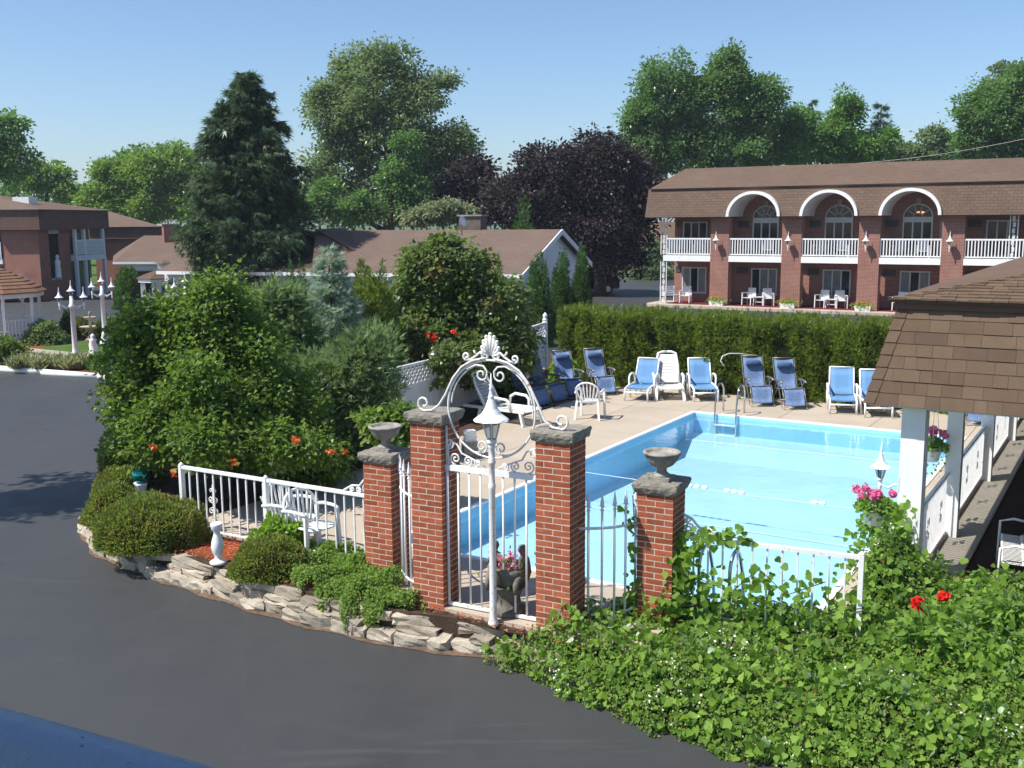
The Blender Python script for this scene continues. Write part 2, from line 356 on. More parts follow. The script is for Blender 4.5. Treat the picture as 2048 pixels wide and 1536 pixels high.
M['fl_pink'] = L_('pink_petal', C(0.62, 0.06, 0.20), C(0.78, 0.14, 0.34), C(0.85, 0.35, 0.52), 0.3, 0.05, gain=1.2)
M['fl_white'] = L_('cream_floret', C(0.55, 0.56, 0.40), C(0.68, 0.68, 0.55), C(0.8, 0.8, 0.7), 0.3, 0.02, gain=1.2)
RNG = np.random.default_rng(7)

# ------------------------------------------------------------------ foliage
def leaf_mesh(name, pts, axis, nrm, size, mat, shape='fold', aspect=0.55, rng=RNG):
    """pts, axis, nrm: (N,3) arrays, size (N,). Every leaf is its own little folded blade."""
    N = len(pts)
    axis = axis / (np.linalg.norm(axis, axis=1, keepdims=True) + 1e-9)
    nrm = nrm - axis * (nrm * axis).sum(1, keepdims=True)
    nrm = nrm / (np.linalg.norm(nrm, axis=1, keepdims=True) + 1e-9)
    side = np.cross(axis, nrm); s = size[:, None]
    if shape == 'fold':
        loc = [(0, 0, 0), (0.42, 0.5, 0.12), (1, 0, -0.08), (0.42, -0.5, 0.12)]; polys = [(0, 1, 2), (0, 2, 3)]
    elif shape == 'heart':
        loc = [(0, 0, 0), (0.02, 0.38, 0.05), (0.38, 0.52, 0.10), (1, 0, -0.12), (0.38, -0.52, 0.10), (0.02, -0.38, 0.05)]; polys = [(0, 1, 2, 3), (0, 3, 4, 5)]
    elif shape == 'spray':   # a flat forked spray of scale leaves / needles
        loc = [(0, -0.16, 0), (0, 0.16, 0), (0.72, 0.62, 0.10), (1, 0.0, 0.0), (0.76, -0.62, -0.10)]
        polys = [(0, 1, 2), (0, 1, 3), (0, 1, 4)]
    k = len(loc); vs = np.empty((N, k, 3), np.float32)
    for i, (a, b, c) in enumerate(loc):
        vs[:, i] = pts + axis * (a * s) + side * (b * aspect * 1.25 * s) + nrm * (c * s)
    me = bpy.data.meshes.new(name)
    per = sum(len(p) for p in polys); base = (np.arange(N) * k)[:, None]
    li = (base + np.concatenate([np.array(p) for p in polys])[None]).astype(np.int32).ravel()
    starts = np.cumsum([0] + [len(p) for p in polys])[:-1]
    ls = (np.arange(N) * per)[:, None] + starts[None]
    me.vertices.add(N * k); me.vertices.foreach_set('co', vs.ravel())
    me.loops.add(len(li)); me.loops.foreach_set('vertex_index', li)
    me.polygons.add(N * len(polys)); me.polygons.foreach_set('loop_start', ls.astype(np.int32).ravel())
    me.materials.append(mat); me.update(calc_edges=True)
    return me
def unit(a): return a / (np.linalg.norm(a, axis=1, keepdims=True) + 1e-9)
def rdir(n, rng): return unit(rng.normal(size=(n, 3)))

def lobes_to_leaves(lobes, n_leaves, clump_r, rng, sub=8, subr=0.42, shell=0.55, droop=0.25, per=45):
    """lobes: list of (centre, (rx, ry, rz)). Each lobe breaks into smaller lobes on its surface, those into leaf clumps."""
    big = []
    for c, r in lobes:
        c = np.array(c); r = np.array(r); big.append((c, r * 0.80))
        for d in rdir(sub, rng):
            if d[2] < -0.55: d[2] *= -1
            q = rng.uniform(0.75, 1.25)
            big.append((c + d * r * rng.uniform(0.62, 0.85), r * subr * q))
    cs = np.array([b[0] for b in big]); rs = np.array([b[1] for b in big])
    w = (rs.prod(1)) ** (2/3); w /= w.sum()
    nc = max(10, n_leaves // per); idx = rng.choice(len(big), nc, p=w)
    d = rdir(nc, rng); rad = rng.uniform(shell, 1.0, (nc, 1)) ** 0.6
    cc = cs[idx] + d * rs[idx] * rad
    out = unit(cc - cs[idx] + 1e-6)
    li = rng.integers(0, nc, n_leaves)
    cr = clump_r * rng.uniform(0.6, 1.35, nc)
    off = rng.normal(size=(n_leaves, 3)) * np.array([0.5, 0.5, 0.34]); pts = cc[li] + off * cr[li][:, None]
    nr = out[li] * 0.5 + rdir(n_leaves, rng) * 0.75 + np.array([0, 0, 0.65])
    ax = unit(off) * 0.7 + out[li] * 0.5 + rdir(n_leaves, rng) * 0.6 - np.array([0, 0, droop])
    return pts, ax, nr
def px_lobes(D, spec, dv=0.9):
    """pixel outline lobes (x, y, rx, ry[, depth offset]) of a plant standing at distance D -> world lobes"""
    out = []
    for s in spec:
        Y = D + (s[4] if len(s) > 4 else 0.0); p = P(s[0], s[1], Y); k = Y / FPX
        q_ = 0.88 if D > 40 else 1.0
        out.append(((p.x, p.y, p.z), (s[2]*k*q_, s[2]*k*dv*q_, s[3]*k*q_)))
    return out
def broadleaf(name, label, D, spec, mat, n, leaf, clump, seed, base_px=None, trunk_r=0.3, ground=-0.45, group=None, cat='tree', shape='fold', aspect=0.55, limbs=6, **kw):
    rng = np.random.default_rng(seed); lobes = px_lobes(D, spec)
    xs = [l[0][0] for l in lobes]; cx = P(base_px, 440, D).x if base_px is not None else sum(xs) / len(xs)
    t = thing(name, label, cat, (cx, D, ground), 0, group)
    top = max(l[0][2] + l[1][2]*0.4 for l in lobes) - ground
    pts, ax, nr = lobes_to_leaves(lobes, n, clump, rng, **kw)
    pts = pts - np.array([cx, D, ground])
    keep = pts[:, 2] > 0.02; pts, ax, nr = pts[keep], ax[keep], nr[keep]
    me = leaf_mesh('crown', pts, ax, nr, leaf * rng.uniform(0.65, 1.3, len(pts)), mat, shape, aspect)
    tag(inst('crown', me, t), kind='stuff')
    rg = random.Random(seed)
    m = MB(); k = 7
    m.tube([(rg.uniform(-.1, .1)*i*trunk_r, rg.uniform(-.1, .1)*i*trunk_r, top*0.85*i/k - 0.1) for i in range(k+1)], [trunk_r*(1 - 0.85*i/k) for i in range(k+1)], 8)
    m.obj('trunk', M['bark'], t, True)
    ls = sorted(lobes, key=lambda l: -l[1][0])[:limbs]
    for c, r in ls:
        e = Vector(c) - Vector((cx, D, ground)); z0 = max(0.25*top, min(0.6*top, e.z - 0.8*Vector((e.x, e.y, 0)).length - 0.3))
        z0 = min(z0, e.z * 0.9)
        m = MB(); s = Vector((0, 0, z0)); mid = lerp(s, e, 0.5) + Vector((0, 0, -0.08*(e - s).length))
        m.tube([s, mid, e], [trunk_r*0.45, trunk_r*0.28, trunk_r*0.08], 6); m.obj('limb', M['bark'], t, True)
    return t

def conifer(name, label, base, H, R, mat, n_br, seed, per=60, leaf=0.3, droop=0.35, power=0.85, z0=0.06, aspect=0.28, group=None, jag=0.25, trunk_r=None, up=0.0, latw=0.16):
    rng = np.random.default_rng(seed); t = thing(name, label, 'tree', base, 0, group)
    u = rng.uniform(0, 1, n_br); h = z0 + (1 - z0) * (1 - (1 - u) ** 0.62)
    az = rng.uniform(0, 2*np.pi, n_br)
    L = R * ((1 - h) / (1 - z0)) ** power * rng.uniform(1 - jag, 1.06, n_br) + 0.04 * R
    lobe = 1 + 0.12*np.sin(az*3 + seed) + 0.08*np.sin(h*22 + az); L = L * lobe
    s = rng.uniform(0.12, 1.0, (n_br, per)) ** 0.7
    r = L[:, None] * s
    zz = h[:, None]*H - droop * r * (1 - 0.55*s) * (0.35 + 0.65*(1 - h[:, None])) + up * r
    wid = latw * r + 0.05
    lat = rng.normal(size=s.shape) * wid
    ca, sa = np.cos(az)[:, None], np.sin(az)[:, None]
    x = ca*r - sa*lat; y = sa*r + ca*lat; zz = zz - np.abs(rng.normal(size=s.shape)) * 0.10 * R * (0.4 + 0.6*(1 - h[:, None])) * (1 if droop > 0 else 0.3)
    pts = np.stack([x, y, zz], -1).reshape(-1, 3)
    radial = np.stack([np.broadcast_to(ca, s.shape), np.broadcast_to(sa, s.shape), np.zeros_like(s)], -1).reshape(-1, 3)
    n = len(pts)
    ax = radial * 0.8 + rng.normal(size=(n, 3)) * 0.45 - np.array([0, 0, droop * 1.2 - up])
    nr = np.array([0, 0, 0.9]) + radial*0.4 + rng.normal(size=(n, 3)) * 0.5
    keep = pts[:, 2] > 0.03; pts, ax, nr = pts[keep], ax[keep], nr[keep]
    me = leaf_mesh('crown', pts, ax, nr, leaf * rng.uniform(0.6, 1.3, len(pts)), mat, 'spray', aspect)
    tag(inst('crown', me, t), kind='stuff')
    tr = trunk_r or H * 0.018
    MB().tube([(0, 0, -0.1), (0, 0, H*0.5), (0, 0, H*0.93)], [tr, tr*0.6, tr*0.12], 8).obj('trunk', M['bark'], t, True)
    return t

def mound(name, label, cat, centre, radii, mat, n, leaf, seed, shape='fold', aspect=0.5, power=2.0, bump=0.12, core=0.82, vertical=0.0, group=None, parts=None, rz=0.0, depth=0.14):
    """a clipped or rounded shrub: leaves on an uneven ellipsoid / barrel over an added solid core, coloured dark like the shaded inside"""
    rng = np.random.default_rng(seed); t = thing(name, label, cat, centre, rz, group)
    rx, ry, rz_ = radii
    d = rdir(n, rng); d[:, 2] = np.abs(d[:, 2]) * np.where(rng.uniform(size=n) < 0.12, -0.3, 1.0)
    q = (np.abs(d) ** power).sum(1) ** (-1/power)
    ph = rng.uniform(0, 6.28, 6)
    wob = 1 + bump * (np.sin(d[:, 0]*5 + ph[0]) * np.sin(d[:, 2]*6 + ph[1]) + 0.7*np.sin(d[:, 1]*7 + ph[2]) * np.sin(d[:, 0]*9 + ph[3]) + 0.5*np.sin(d[:, 2]*13+ph[4])*np.sin(d[:, 1]*14+ph[5]))
    rad = wob * (1 - np.abs(rng.normal(size=n)) * depth)
    base = d * q[:, None] * rad[:, None] * np.array([rx, ry, rz_])
    pts = base; pts[:, 2] = np.maximum(pts[:, 2], 0.01)
    out = unit(d / np.array([rx, ry, rz_]))
    ax = out * 0.8 + rdir(n, rng) * 0.55 + np.array([0, 0, vertical])
    nr = out * 0.6 + rdir(n, rng) * 0.8 + np.array([0, 0, 0.3])
    me = leaf_mesh('foliage', pts, ax, nr, leaf * rng.uniform(0.6, 1.35, n), mat, shape, aspect)
    tag(inst('foliage', me, t), kind='stuff')
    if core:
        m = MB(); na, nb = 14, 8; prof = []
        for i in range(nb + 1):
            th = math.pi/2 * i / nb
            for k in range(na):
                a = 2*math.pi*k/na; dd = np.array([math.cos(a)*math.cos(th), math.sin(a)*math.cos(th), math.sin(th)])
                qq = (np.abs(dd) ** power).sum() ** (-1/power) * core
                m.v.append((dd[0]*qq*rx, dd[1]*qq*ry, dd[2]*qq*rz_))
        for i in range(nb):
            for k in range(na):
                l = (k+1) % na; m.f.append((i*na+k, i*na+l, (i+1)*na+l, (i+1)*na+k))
        m.obj('dark_core', M['shade_fill'], t)  # added solid core, stops light and view passing through the leaves
    return t
# ------------------------------------------------------------------ the setting
NL = V(-1.64, 13.86, 0)                      # near corner of the pool, by the gate
E2 = V(0.522, 0.853, 0); E1 = V(0.853, -0.522, 0)
POOL_L, POOL_W = 11.19, 5.7
def U(a, b, z=0.0):
    p = NL + E1 * a + E2 * b; return V(p.x, p.y, z)
RZ_POOL = math.atan2(E1.y, E1.x)
ASPH = -0.40

def sheet_hole(outer, z):
    q = [U(-0.04, -0.04, z), U(POOL_W + 0.04, -0.04, z), U(POOL_W + 0.04, POOL_L + 0.04, z), U(-0.04, POOL_L + 0.04, z)]
    return MB().add([(x, y, z) for x, y in outer] + q, [(i, (i+1) % 4, 4 + (i+1) % 4, 4 + i) for i in range(4)])
struct('ground', sheet_hole([(-900, -40), (900, -40), (900, 1500), (-900, 1500)], -0.52), M['lawn'])
struct('driveway', sheet_hole([(-75, -6), (40, -6), (40, 90), (-75, 76)], ASPH), M['asphalt'])

EDGE = [(-7.3, 19.5), (-7.1, 17.4), (-6.78, 15.83), (-6.05, 14.58), (-5.01, 13.69), (-3.32, 12.45), (-2.59, 11.94), (-1.3, 11.25), (0.07, 10.81), (0.56, 9.84), (1.29, 9.21), (2.1, 8.6), (5.0, 7.3), (9.5, 6.0)]
m = MB(); poly = [(-6.5, 23), (-5.4, 27), (-2.0, 33), (1.5, 34), (4.5, 30.5), (16.0, 22.8), (16, 6.0)]
full = [(x + 0.10, y + 0.10) for x, y in EDGE[:9]] + [(0.75, 10.5), (1.6, 10.3), (2.6, 9.9), (4.2, 9.2), (7.0, 8.2), (16, 6.0)] + poly[:-1][::-1]
hole = [U(-0.04, -0.04), U(POOL_W + 0.04, -0.04), U(POOL_W + 0.04, POOL_L + 0.04), U(-0.04, POOL_L + 0.04)]
def cast(poly, c, a):
    d = V(math.cos(a), math.sin(a), 0); best = None
    for i in range(len(poly)):
        p, q = Vector((poly[i][0], poly[i][1], 0)), Vector((poly[(i+1) % len(poly)][0], poly[(i+1) % len(poly)][1], 0)); e = q - p
        den = d.x*e.y - d.y*e.x
        if abs(den) < 1e-9: continue
        t = ((p-c).x*e.y - (p-c).y*e.x)/den; u = ((p-c).x*d.y - (p-c).y*d.x)/den
        if t > 0 and -1e-6 <= u <= 1+1e-6: best = t if best is None else max(best, t)
    return c + d*best
def holed(outer, z0, z1):
    """a thick sheet with the pool opening left free"""
    c = U(POOL_W/2, POOL_L/2); an_ = sorted(math.atan2(p[1]-c.y, p[0]-c.x) for p in list(outer) + hole)
    m = MB(); n = len(an_)
    for z in (z1, z0):
        for a_ in an_: m.v.append(tuple(cast(outer, c, a_) + V(0, 0, z)))
        for a_ in an_: m.v.append(tuple(cast(hole, c, a_) + V(0, 0, z)))
    for i in range(n):
        j = (i+1) % n; m.f += [(i, j, n+j, n+i), (2*n+i, 2*n+j, j, i), (n+i, n+j, 3*n+j, 3*n+i)]
    return m
# outline is clockwise; opening runs the other way round
struct('garden_bed', holed(full, ASPH - 0.05, -0.05), M['soil'])
m = MB(); m.prism([(-4.95, 14.1), (-4.4, 13.55), (-3.2, 12.65), (-2.5, 12.2), (-1.9, 12.3), (-2.2, 13.0), (-4.6, 14.4)], -0.12, -0.02); struct('mulch_bed', m, M['mulch'])
m = MB(); m.prism([(-1.15, 11.48), (0.15, 10.98), (0.5, 10.8), (0.3, 11.2), (-0.9, 11.6)], -0.12, -0.035); struct('mulch_bed', m, M['mulch'])

# deck: cast slabs with open joints round the pool
dk = [U(-3.3, -1.0), U(0.9, -1.3), U(0.9, -1.75), U(4.5, -1.75), U(4.5, -0.55), U(6.4, -0.55), U(6.4, 14.6), U(-3.3, 14.6)]
deck = tag(holed(dk, -0.09, -0.045).obj('pool_deck', M['soil'], None), kind='structure')
cells = []
def strip(a0, a1, b0, b1, na, nb):
    for i in range(na):
        for j in range(nb): cells.append((lerp(a0, a1, i/na), lerp(a0, a1, (i+1)/na), lerp(b0, b1, j/nb), lerp(b0, b1, (j+1)/nb)))
strip(-3.2, -0.09, POOL_L + 0.09, 14.5, 2, 1); strip(-3.2, -0.09, -0.95, POOL_L + 0.09, 2, 4)
strip(-0.09, POOL_W + 0.09, POOL_L + 0.09, 14.5, 3, 1); strip(-0.09, 0.9, -1.25, -0.09, 1, 1)
strip(0.9, 4.45, -1.7, -0.09, 2, 1); strip(4.45, POOL_W + 0.09, -0.5, -0.09, 1, 1)
strip(POOL_W + 0.09, 6.4, -0.5, 14.5, 1, 5); strip(6.4, 13, 12.5, 14.5, 3, 1)
for a0, a1, b0, b1 in cells:
    g = 0.006
    MB().prism([U(a0+g, b0+g), U(a1-g, b0+g), U(a1-g, b1-g), U(a0+g, b1-g)], -0.05, 0.0).obj('slab', M['concrete'], deck)

def water_mat():
    t = NT('pool_water'); tr = t.n("ShaderNodeBsdfTransparent"); tr.inputs[0].default_value = C(0.88, 0.965, 0.99)
    gl = t.n("ShaderNodeBsdfGlossy"); gl.inputs['Roughness'].default_value = 0.02
    b = t.n("ShaderNodeBump"); b.inputs['Strength'].default_value = 0.32; b.inputs['Distance'].default_value = 0.02
    t.l(t.noise(t.geo((1, 1.4, 1)), 3.2, 3), b.inputs['Height']); t.l(b.outputs[0], gl.inputs['Normal'])
    f = t.n("ShaderNodeFresnel"); f.inputs[0].default_value = 1.33; t.l(b.outputs[0], f.inputs['Normal'])
    mx = t.n("ShaderNodeMixShader"); t.l(f.outputs[0], mx.inputs[0]); t.l(tr.outputs[0], mx.inputs[1]); t.l(gl.outputs[0], mx.inputs[2])
    t.l(mx.outputs[0], t.out.inputs[0]); return t.m
def liner_mat(name, c1, c2):
    t = NT(name); n = t.noise(t.geo(), 1.3, 4); vo = t.n("ShaderNodeTexVoronoi", feature='DISTANCE_TO_EDGE'); vo.inputs['Scale'].default_value = 2.2
    t.l(t.mix(0.25, t.geo(), t.noise(t.geo(), 2.0, 3)), vo.inputs['Vector'])
    col = t.ramp(n, [(0.35, c1), (0.7, c2)])
    return t.bsdf(col, 0.5, 0.2)
M['liner'] = liner_mat('pool_liner_floor', C(0.40, 0.61, 0.75), C(0.46, 0.655, 0.78))
M['liner_line'] = liner_mat('pool_liner_line', C(0.55, 0.75, 0.85), C(0.60, 0.78, 0.87))
M['liner_wall'] = liner_mat('pool_liner_wall', C(0.26, 0.55, 0.77), C(0.31, 0.59, 0.80))
pool = tag(bpy.data.objects.new('swimming_pool', None), kind='structure'); COL.objects.link(pool)
w_, l_ = POOL_W, POOL_L
def wall_quad(m, a0, b0, a1, b1, z0, z1): m.add([U(a0, b0, z0), U(a1, b1, z0), U(a1, b1, z1), U(a0, b0, z1)], [(0, 1, 2, 3)])
m = MB(); zb = -0.74
for q in ((0, 0, 0, l_), (0, l_, w_, l_), (w_, l_, w_, 0), (w_, 0, 0, 0)): wall_quad(m, *q, -1.5, -0.012)
m.obj('pool_wall', M['liner_wall'], pool)
m = MB(); rows = [(0.0, -0.52), (5.0, -0.56), (5.35, -0.68), (9.8, -0.74), (10.5, -0.48), (l_, -0.45)]
for b, z in rows: m.v += [tuple(U(0, b, z)), tuple(U(w_, b, z))]
m.f = [(2*i, 2*i+1, 2*i+3, 2*i+2) for i in range(len(rows)-1)]
m.obj('pool_floor', M['liner'], pool)
MB().add([U(0.02, 10.44, -0.495), U(w_-0.02, 10.44, -0.495), U(w_-0.02, 10.49, -0.476), U(0.02, 10.49, -0.476)], [(0, 1, 2, 3)]).obj('floor_line', M['liner_line'], pool)
MB().add([U(0.02, 4.62, -0.550), U(w_-0.02, 4.62, -0.550), U(w_-0.02, 4.70, -0.550), U(0.02, 4.70, -0.550)], [(0, 1, 2, 3)]).obj('floor_line', M['liner_line'], pool)
M['coping'] = mat_paint('pool_coping', C(0.80, 0.82, 0.83), dirt=0.15)
for q in ((-0.09, -0.09, w_+0.09, -0.001), (-0.09, l_+0.001, w_+0.09, l_+0.09), (-0.09, 0.001, -0.001, l_-0.001), (w_+0.001, 0.001, w_+0.09, l_-0.001)):
    n = 4
    for k in range(n):
        a0, b0, a1, b1 = q
        if a1 - a0 > b1 - b0: a0, a1 = lerp(q[0], q[2], k/n) + 0.002, lerp(q[0], q[2], (k+1)/n) - 0.002
        else: b0, b1 = lerp(q[1], q[3], k/n) + 0.002, lerp(q[1], q[3], (k+1)/n) - 0.002
        MB().prism([U(a0, b0), U(a1, b0), U(a1, b1), U(a0, b1)], -0.045, 0.018).obj('coping', M['coping'], pool)
m = MB(); m.add([U(0.002, 0.002, -0.07), U(w_-0.002, 0.002, -0.07), U(w_-0.002, l_-0.002, -0.07), U(0.002, l_-0.002, -0.07)], [(0, 1, 2, 3)])
struct('water', m, water_mat())

# ropes, ladder, hand rails
t = thing('lane_rope', 'white float rope stretched across the blue pool water', 'rope', U(0, 5.15, -0.06), RZ_POOL)
MB().tube([(w_*i/12, 0, -0.015 - 0.02*math.sin(math.pi*i/12)) for i in range(13)], 0.006, 5).obj('rope', M['white'], t)
for x in (2.0, 2.14, 2.28, 2.42, 2.56, 2.95, 3.08, 3.2, 4.4, 4.52):
    MB().tube([(x-0.055, 0, -0.005), (x-0.03, 0, -0.005), (x+0.03, 0, -0.005), (x+0.055, 0, -0.005)], [0.014, 0.032, 0.032, 0.014], 8).obj('float', M['plastic'], t, True)
t = thing('pool_ladder', 'polished steel ladder at the deep end edge by the recliners', 'ladder', U(0.75, l_, 0), RZ_POOL)
for x in (-0.25, 0.25):
    pts = [(x, 0.5, 0.0), (x, 0.5, 0.45)] + [(x, 0.26 + 0.24*math.cos(a), 0.45 + 0.24*math.sin(a)) for a in np.linspace(0.3, math.pi*0.86, 8)] + [(x, -0.04, 0.2), (x, -0.055, -0.1), (x, -0.06, -0.55)]
    MB().tube(pts, 0.021, 8).obj('rail', M['steel'], t, True)
for z in (-0.22, -0.45): MB().box((0, -0.06, z), (0.5, 0.09, 0.025)).obj('step', M['plastic'], t)
for i, (px, lab) in enumerate(((1443, 'steel hand rail loop behind the low fence, nearer the brick pillar'), (1513, 'steel hand rail loop behind the low fence, nearer the fence end post'))):
    q = G(px, 1190, -0.05)
    c = U((q - NL).dot(E1), 0.0)
    t = thing('hand_rail', lab, 'hand rail', c, RZ_POOL, 'steel loops at the shallow end')
    MB().tube([(0, -0.32, 0.0), (0, -0.33, 0.5)] + [(0, -0.15 - 0.18*math.cos(a), 0.5 + 0.22*math.sin(a)) for a in np.linspace(0.2, 2.6, 8)] + [(0, 0.09, 0.42), (0, 0.2, -0.1), (0, 0.24, -0.4)], 0.022, 8).obj('loop', M['steel'], t, True)

# walk kerb and island on the far side of the driveway
kp = [G(-260, 722, ASPH), G(0, 741, ASPH), G(85, 748, ASPH), G(200, 757, ASPH), G(300, 772, ASPH)]
kerb = tag(bpy.data.objects.new('kerb', None), kind='structure'); COL.objects.link(kerb)
for a, b in zip(kp[:-1], kp[1:]):
    n = max(1, round((b - a).length / 2.6))
    for k in range(n):
        p, q = lerp(a, b, k/n), lerp(a, b, (k+1)/n); d = (q - p).normalized() * 0.015
        MB().tube([p + d + V(0, 0, 0.06), q - d + V(0, 0, 0.06)], 0.105, 10).obj('kerb_stone', M['white'], kerb, True)
isl = [(p.x, p.y + 0.1) for p in kp] + [(-9.5, 33.5), (-10.5, 41), (-14.5, 44.5), (-20, 44), (-28, 41)]
struct('garden_island', MB().prism(isl, ASPH - 0.02, ASPH + 0.10), M['mulch'])
struct('lawn', MB().prism([tuple(G(x, y, -0.3))[:2] for x, y in ((80, 715), (150, 705), (215, 706), (235, 690), (150, 681), (100, 690), (60, 706))][::-1], -0.33, -0.285), M['lawn'])
struct('lawn', MB().prism([tuple(G(x, y, -0.3))[:2] for x, y in ((-60, 735), (60, 728), (70, 722), (20, 716), (-60, 714))], -0.33, -0.285), M['lawn'])
struct('path', MB().prism([tuple(G(x, y, -0.3))[:2] for x, y in ((-40, 700), (45, 704), (130, 712), (250, 714), (250, 709), (140, 705), (60, 697), (-40, 690))][::-1], -0.33, -0.28), M['concrete_grey'])
# ------------------------------------------------------------------ the gate: brick pillars, iron work, lamp post
GC = V(-0.28, 11.08, 0); GD = V(0.885, -0.465, 0).normalized(); GI = V(0.465, 0.885, 0).normalized()
GRZ = math.atan2(GD.y, GD.x)
def gp(x, y, z=0.0):
    p = GC + GD * x + GI * y; return V(p.x, p.y, z)
BL, BD, BH, JT = 0.197, 0.092, 0.0555, 0.0122
PW = 2*BL + JT
def brick_mesh(l, d, h):
    x, y, z, c = l/2, d/2, h/2, 0.0035
    m = MB(); m.b2(-x, x, -y, y, -z, z)
    return m.jit(0.0012, int(l*1e4)).mesh('brick', M['brick'])
BM = brick_mesh(BL, BD, BH); BM2 = brick_mesh(PW - 2*BD - 2*JT, BD, BH)
def capstone_mesh(w, h, seed):
    """a split-faced flagstone: rough undercut sides, nearly flat top"""
    rg = random.Random(seed); n = 11; ring = []
    per = [(-1 + 2*i/n, -1) for i in range(n)] + [(1, -1 + 2*i/n) for i in range(n)] + [(1 - 2*i/n, 1) for i in range(n)] + [(-1, 1 - 2*i/n) for i in range(n)]
    m = MB(); lv = [(-0.0, 0.90), (0.22, 0.955), (0.5, 0.99), (0.8, 1.0), (1.0, 0.965)]; k = len(per)
    for zi, (z, s) in enumerate(lv):
        for p in per:
            j = 1 + rg.uniform(-0.022, 0.022) * (1 if zi < 4 else 0.5)
            m.v.append((p[0]*w/2*s*j, p[1]*w/2*s*j, z*h + rg.uniform(-0.004, 0.004)))
    for i in range(len(lv)-1):
        for q in range(k): r = (q+1) % k; m.f.append((i*k+q, i*k+r, (i+1)*k+r, (i+1)*k+q))
    m.f.append(tuple(range(k))[::-1]); o = (len(lv)-1)*k; c = len(m.v); m.v.append((0, 0, h))
    m.f += [(o+q, o+(q+1) % k, c) for q in range(k)]
    return m.mesh('capstone', M['capstone'])
def pillar(label, loc, ztop, seed, rz=GRZ):
    z0 = -0.10; n = round((ztop - z0) / (BH + JT)); t = thing('brick_pillar', label, 'pillar', (loc.x, loc.y, z0), rz, 'brick gate pillars')
    rg = random.Random(seed); H = n * (BH + JT)
    i = PW/2 - 0.0022
    MB().b2(-i, i, -i, i, 0, H).obj('mortar', M['mortar'], t)
    e = PW/2 - BD/2; hb = BL/2 + JT/2
    for k in range(n):
        z = k*(BH + JT) + BH/2 + JT*0.5; fl = k % 2
        for sx in (-1, 1):
            for sy in (-1, 1):
                p = (sx*hb, sy*e) if fl else (sy*e, sx*hb)
                o = inst('brick', BM, t, (p[0], p[1], z), 0 if fl else math.pi/2)
                o.location.x += rg.uniform(-.0012, .0012); o.location.y += rg.uniform(-.0012, .0012)
            p = (sx*e, 0) if fl else (0, sx*e)
            inst('brick', BM2, t, (p[0], p[1], z), math.pi/2 if fl else 0)
    MB().b2(-PW/2-.004, PW/2+.004, -PW/2-.004, PW/2+.004, H, H+0.012).obj('mortar_bed', M['capstone'], t)
    inst('capstone', capstone_mesh(PW + 0.10, 0.115, seed), t, (0, 0, H + 0.012))
    return z0 + H + 0.127
zA = pillar('tall brick pillar beside the iron gate, nearer the white pedestal', gp(-0.795, 0.205), 2.11, 1)
zB = pillar('tall brick pillar beside the iron gate, nearer the overgrown vines', gp(0.795, 0.205), 2.05, 2)
zSL = pillar('short brick pillar with an urn at the end of the picket fence', gp(-1.845, 0.725), 1.48, 3)
zSR = pillar('short brick pillar with an urn rising from the vines', gp(1.715, 0.85), 1.47, 4)

def urn(label, loc, z, s=1.0):
    t = thing('stone_urn', label, 'urn', (loc.x, loc.y, z), GRZ, 'urns on the short pillars')
    MB().box((0, 0, 0.022), (0.235*s, 0.235*s, 0.044)).obj('plinth', M['urn'], t)
    MB().lathe([(0.10*s, 0.044), (0.095*s, 0.06), (0.06*s, 0.085), (0.05*s, 0.115), (0.06*s, 0.135), (0.075*s, 0.142)], 20).obj('stem', M['urn'], t, True)
    fl = lambda i, k: 1.0 + (0.035 if (k % 2 == 0 and 1 <= i <= 3) else 0.0)
    MB().lathe([(0.07*s, 0.14), (0.115*s, 0.165), (0.155*s, 0.21), (0.178*s, 0.26), (0.185*s, 0.285)], 36, rmod=fl).obj('bowl', M['urn'], t)
    MB().lathe([(0.183*s, 0.283), (0.205*s, 0.29), (0.21*s, 0.305), (0.203*s, 0.318), (0.178*s, 0.318), (0.165*s, 0.30), (0.12*s, 0.235), (0.01, 0.21)], 32).obj('rim', M['urn'], t, True)
urn('grey stone urn on the short pillar beside the picket fence', gp(-1.845, 0.725), zSL - 0.002)
urn('grey stone urn on the short pillar in front of the water', gp(1.715, 0.85), zSR - 0.002)

def spiral(c, r, turns, a0, sgn, n=26, rmin=0.12):
    return [(c[0] + r*(1-(1-rmin)*i/n)*math.cos(a0 + sgn*2*math.pi*turns*i/n), c[1] + r*(1-(1-rmin)*i/n)*math.sin(a0 + sgn*2*math.pi*turns*i/n)) for i in range(n+1)]
def xz(pts, y=0.0): return [(p[0], y, p[1]) for p in pts]

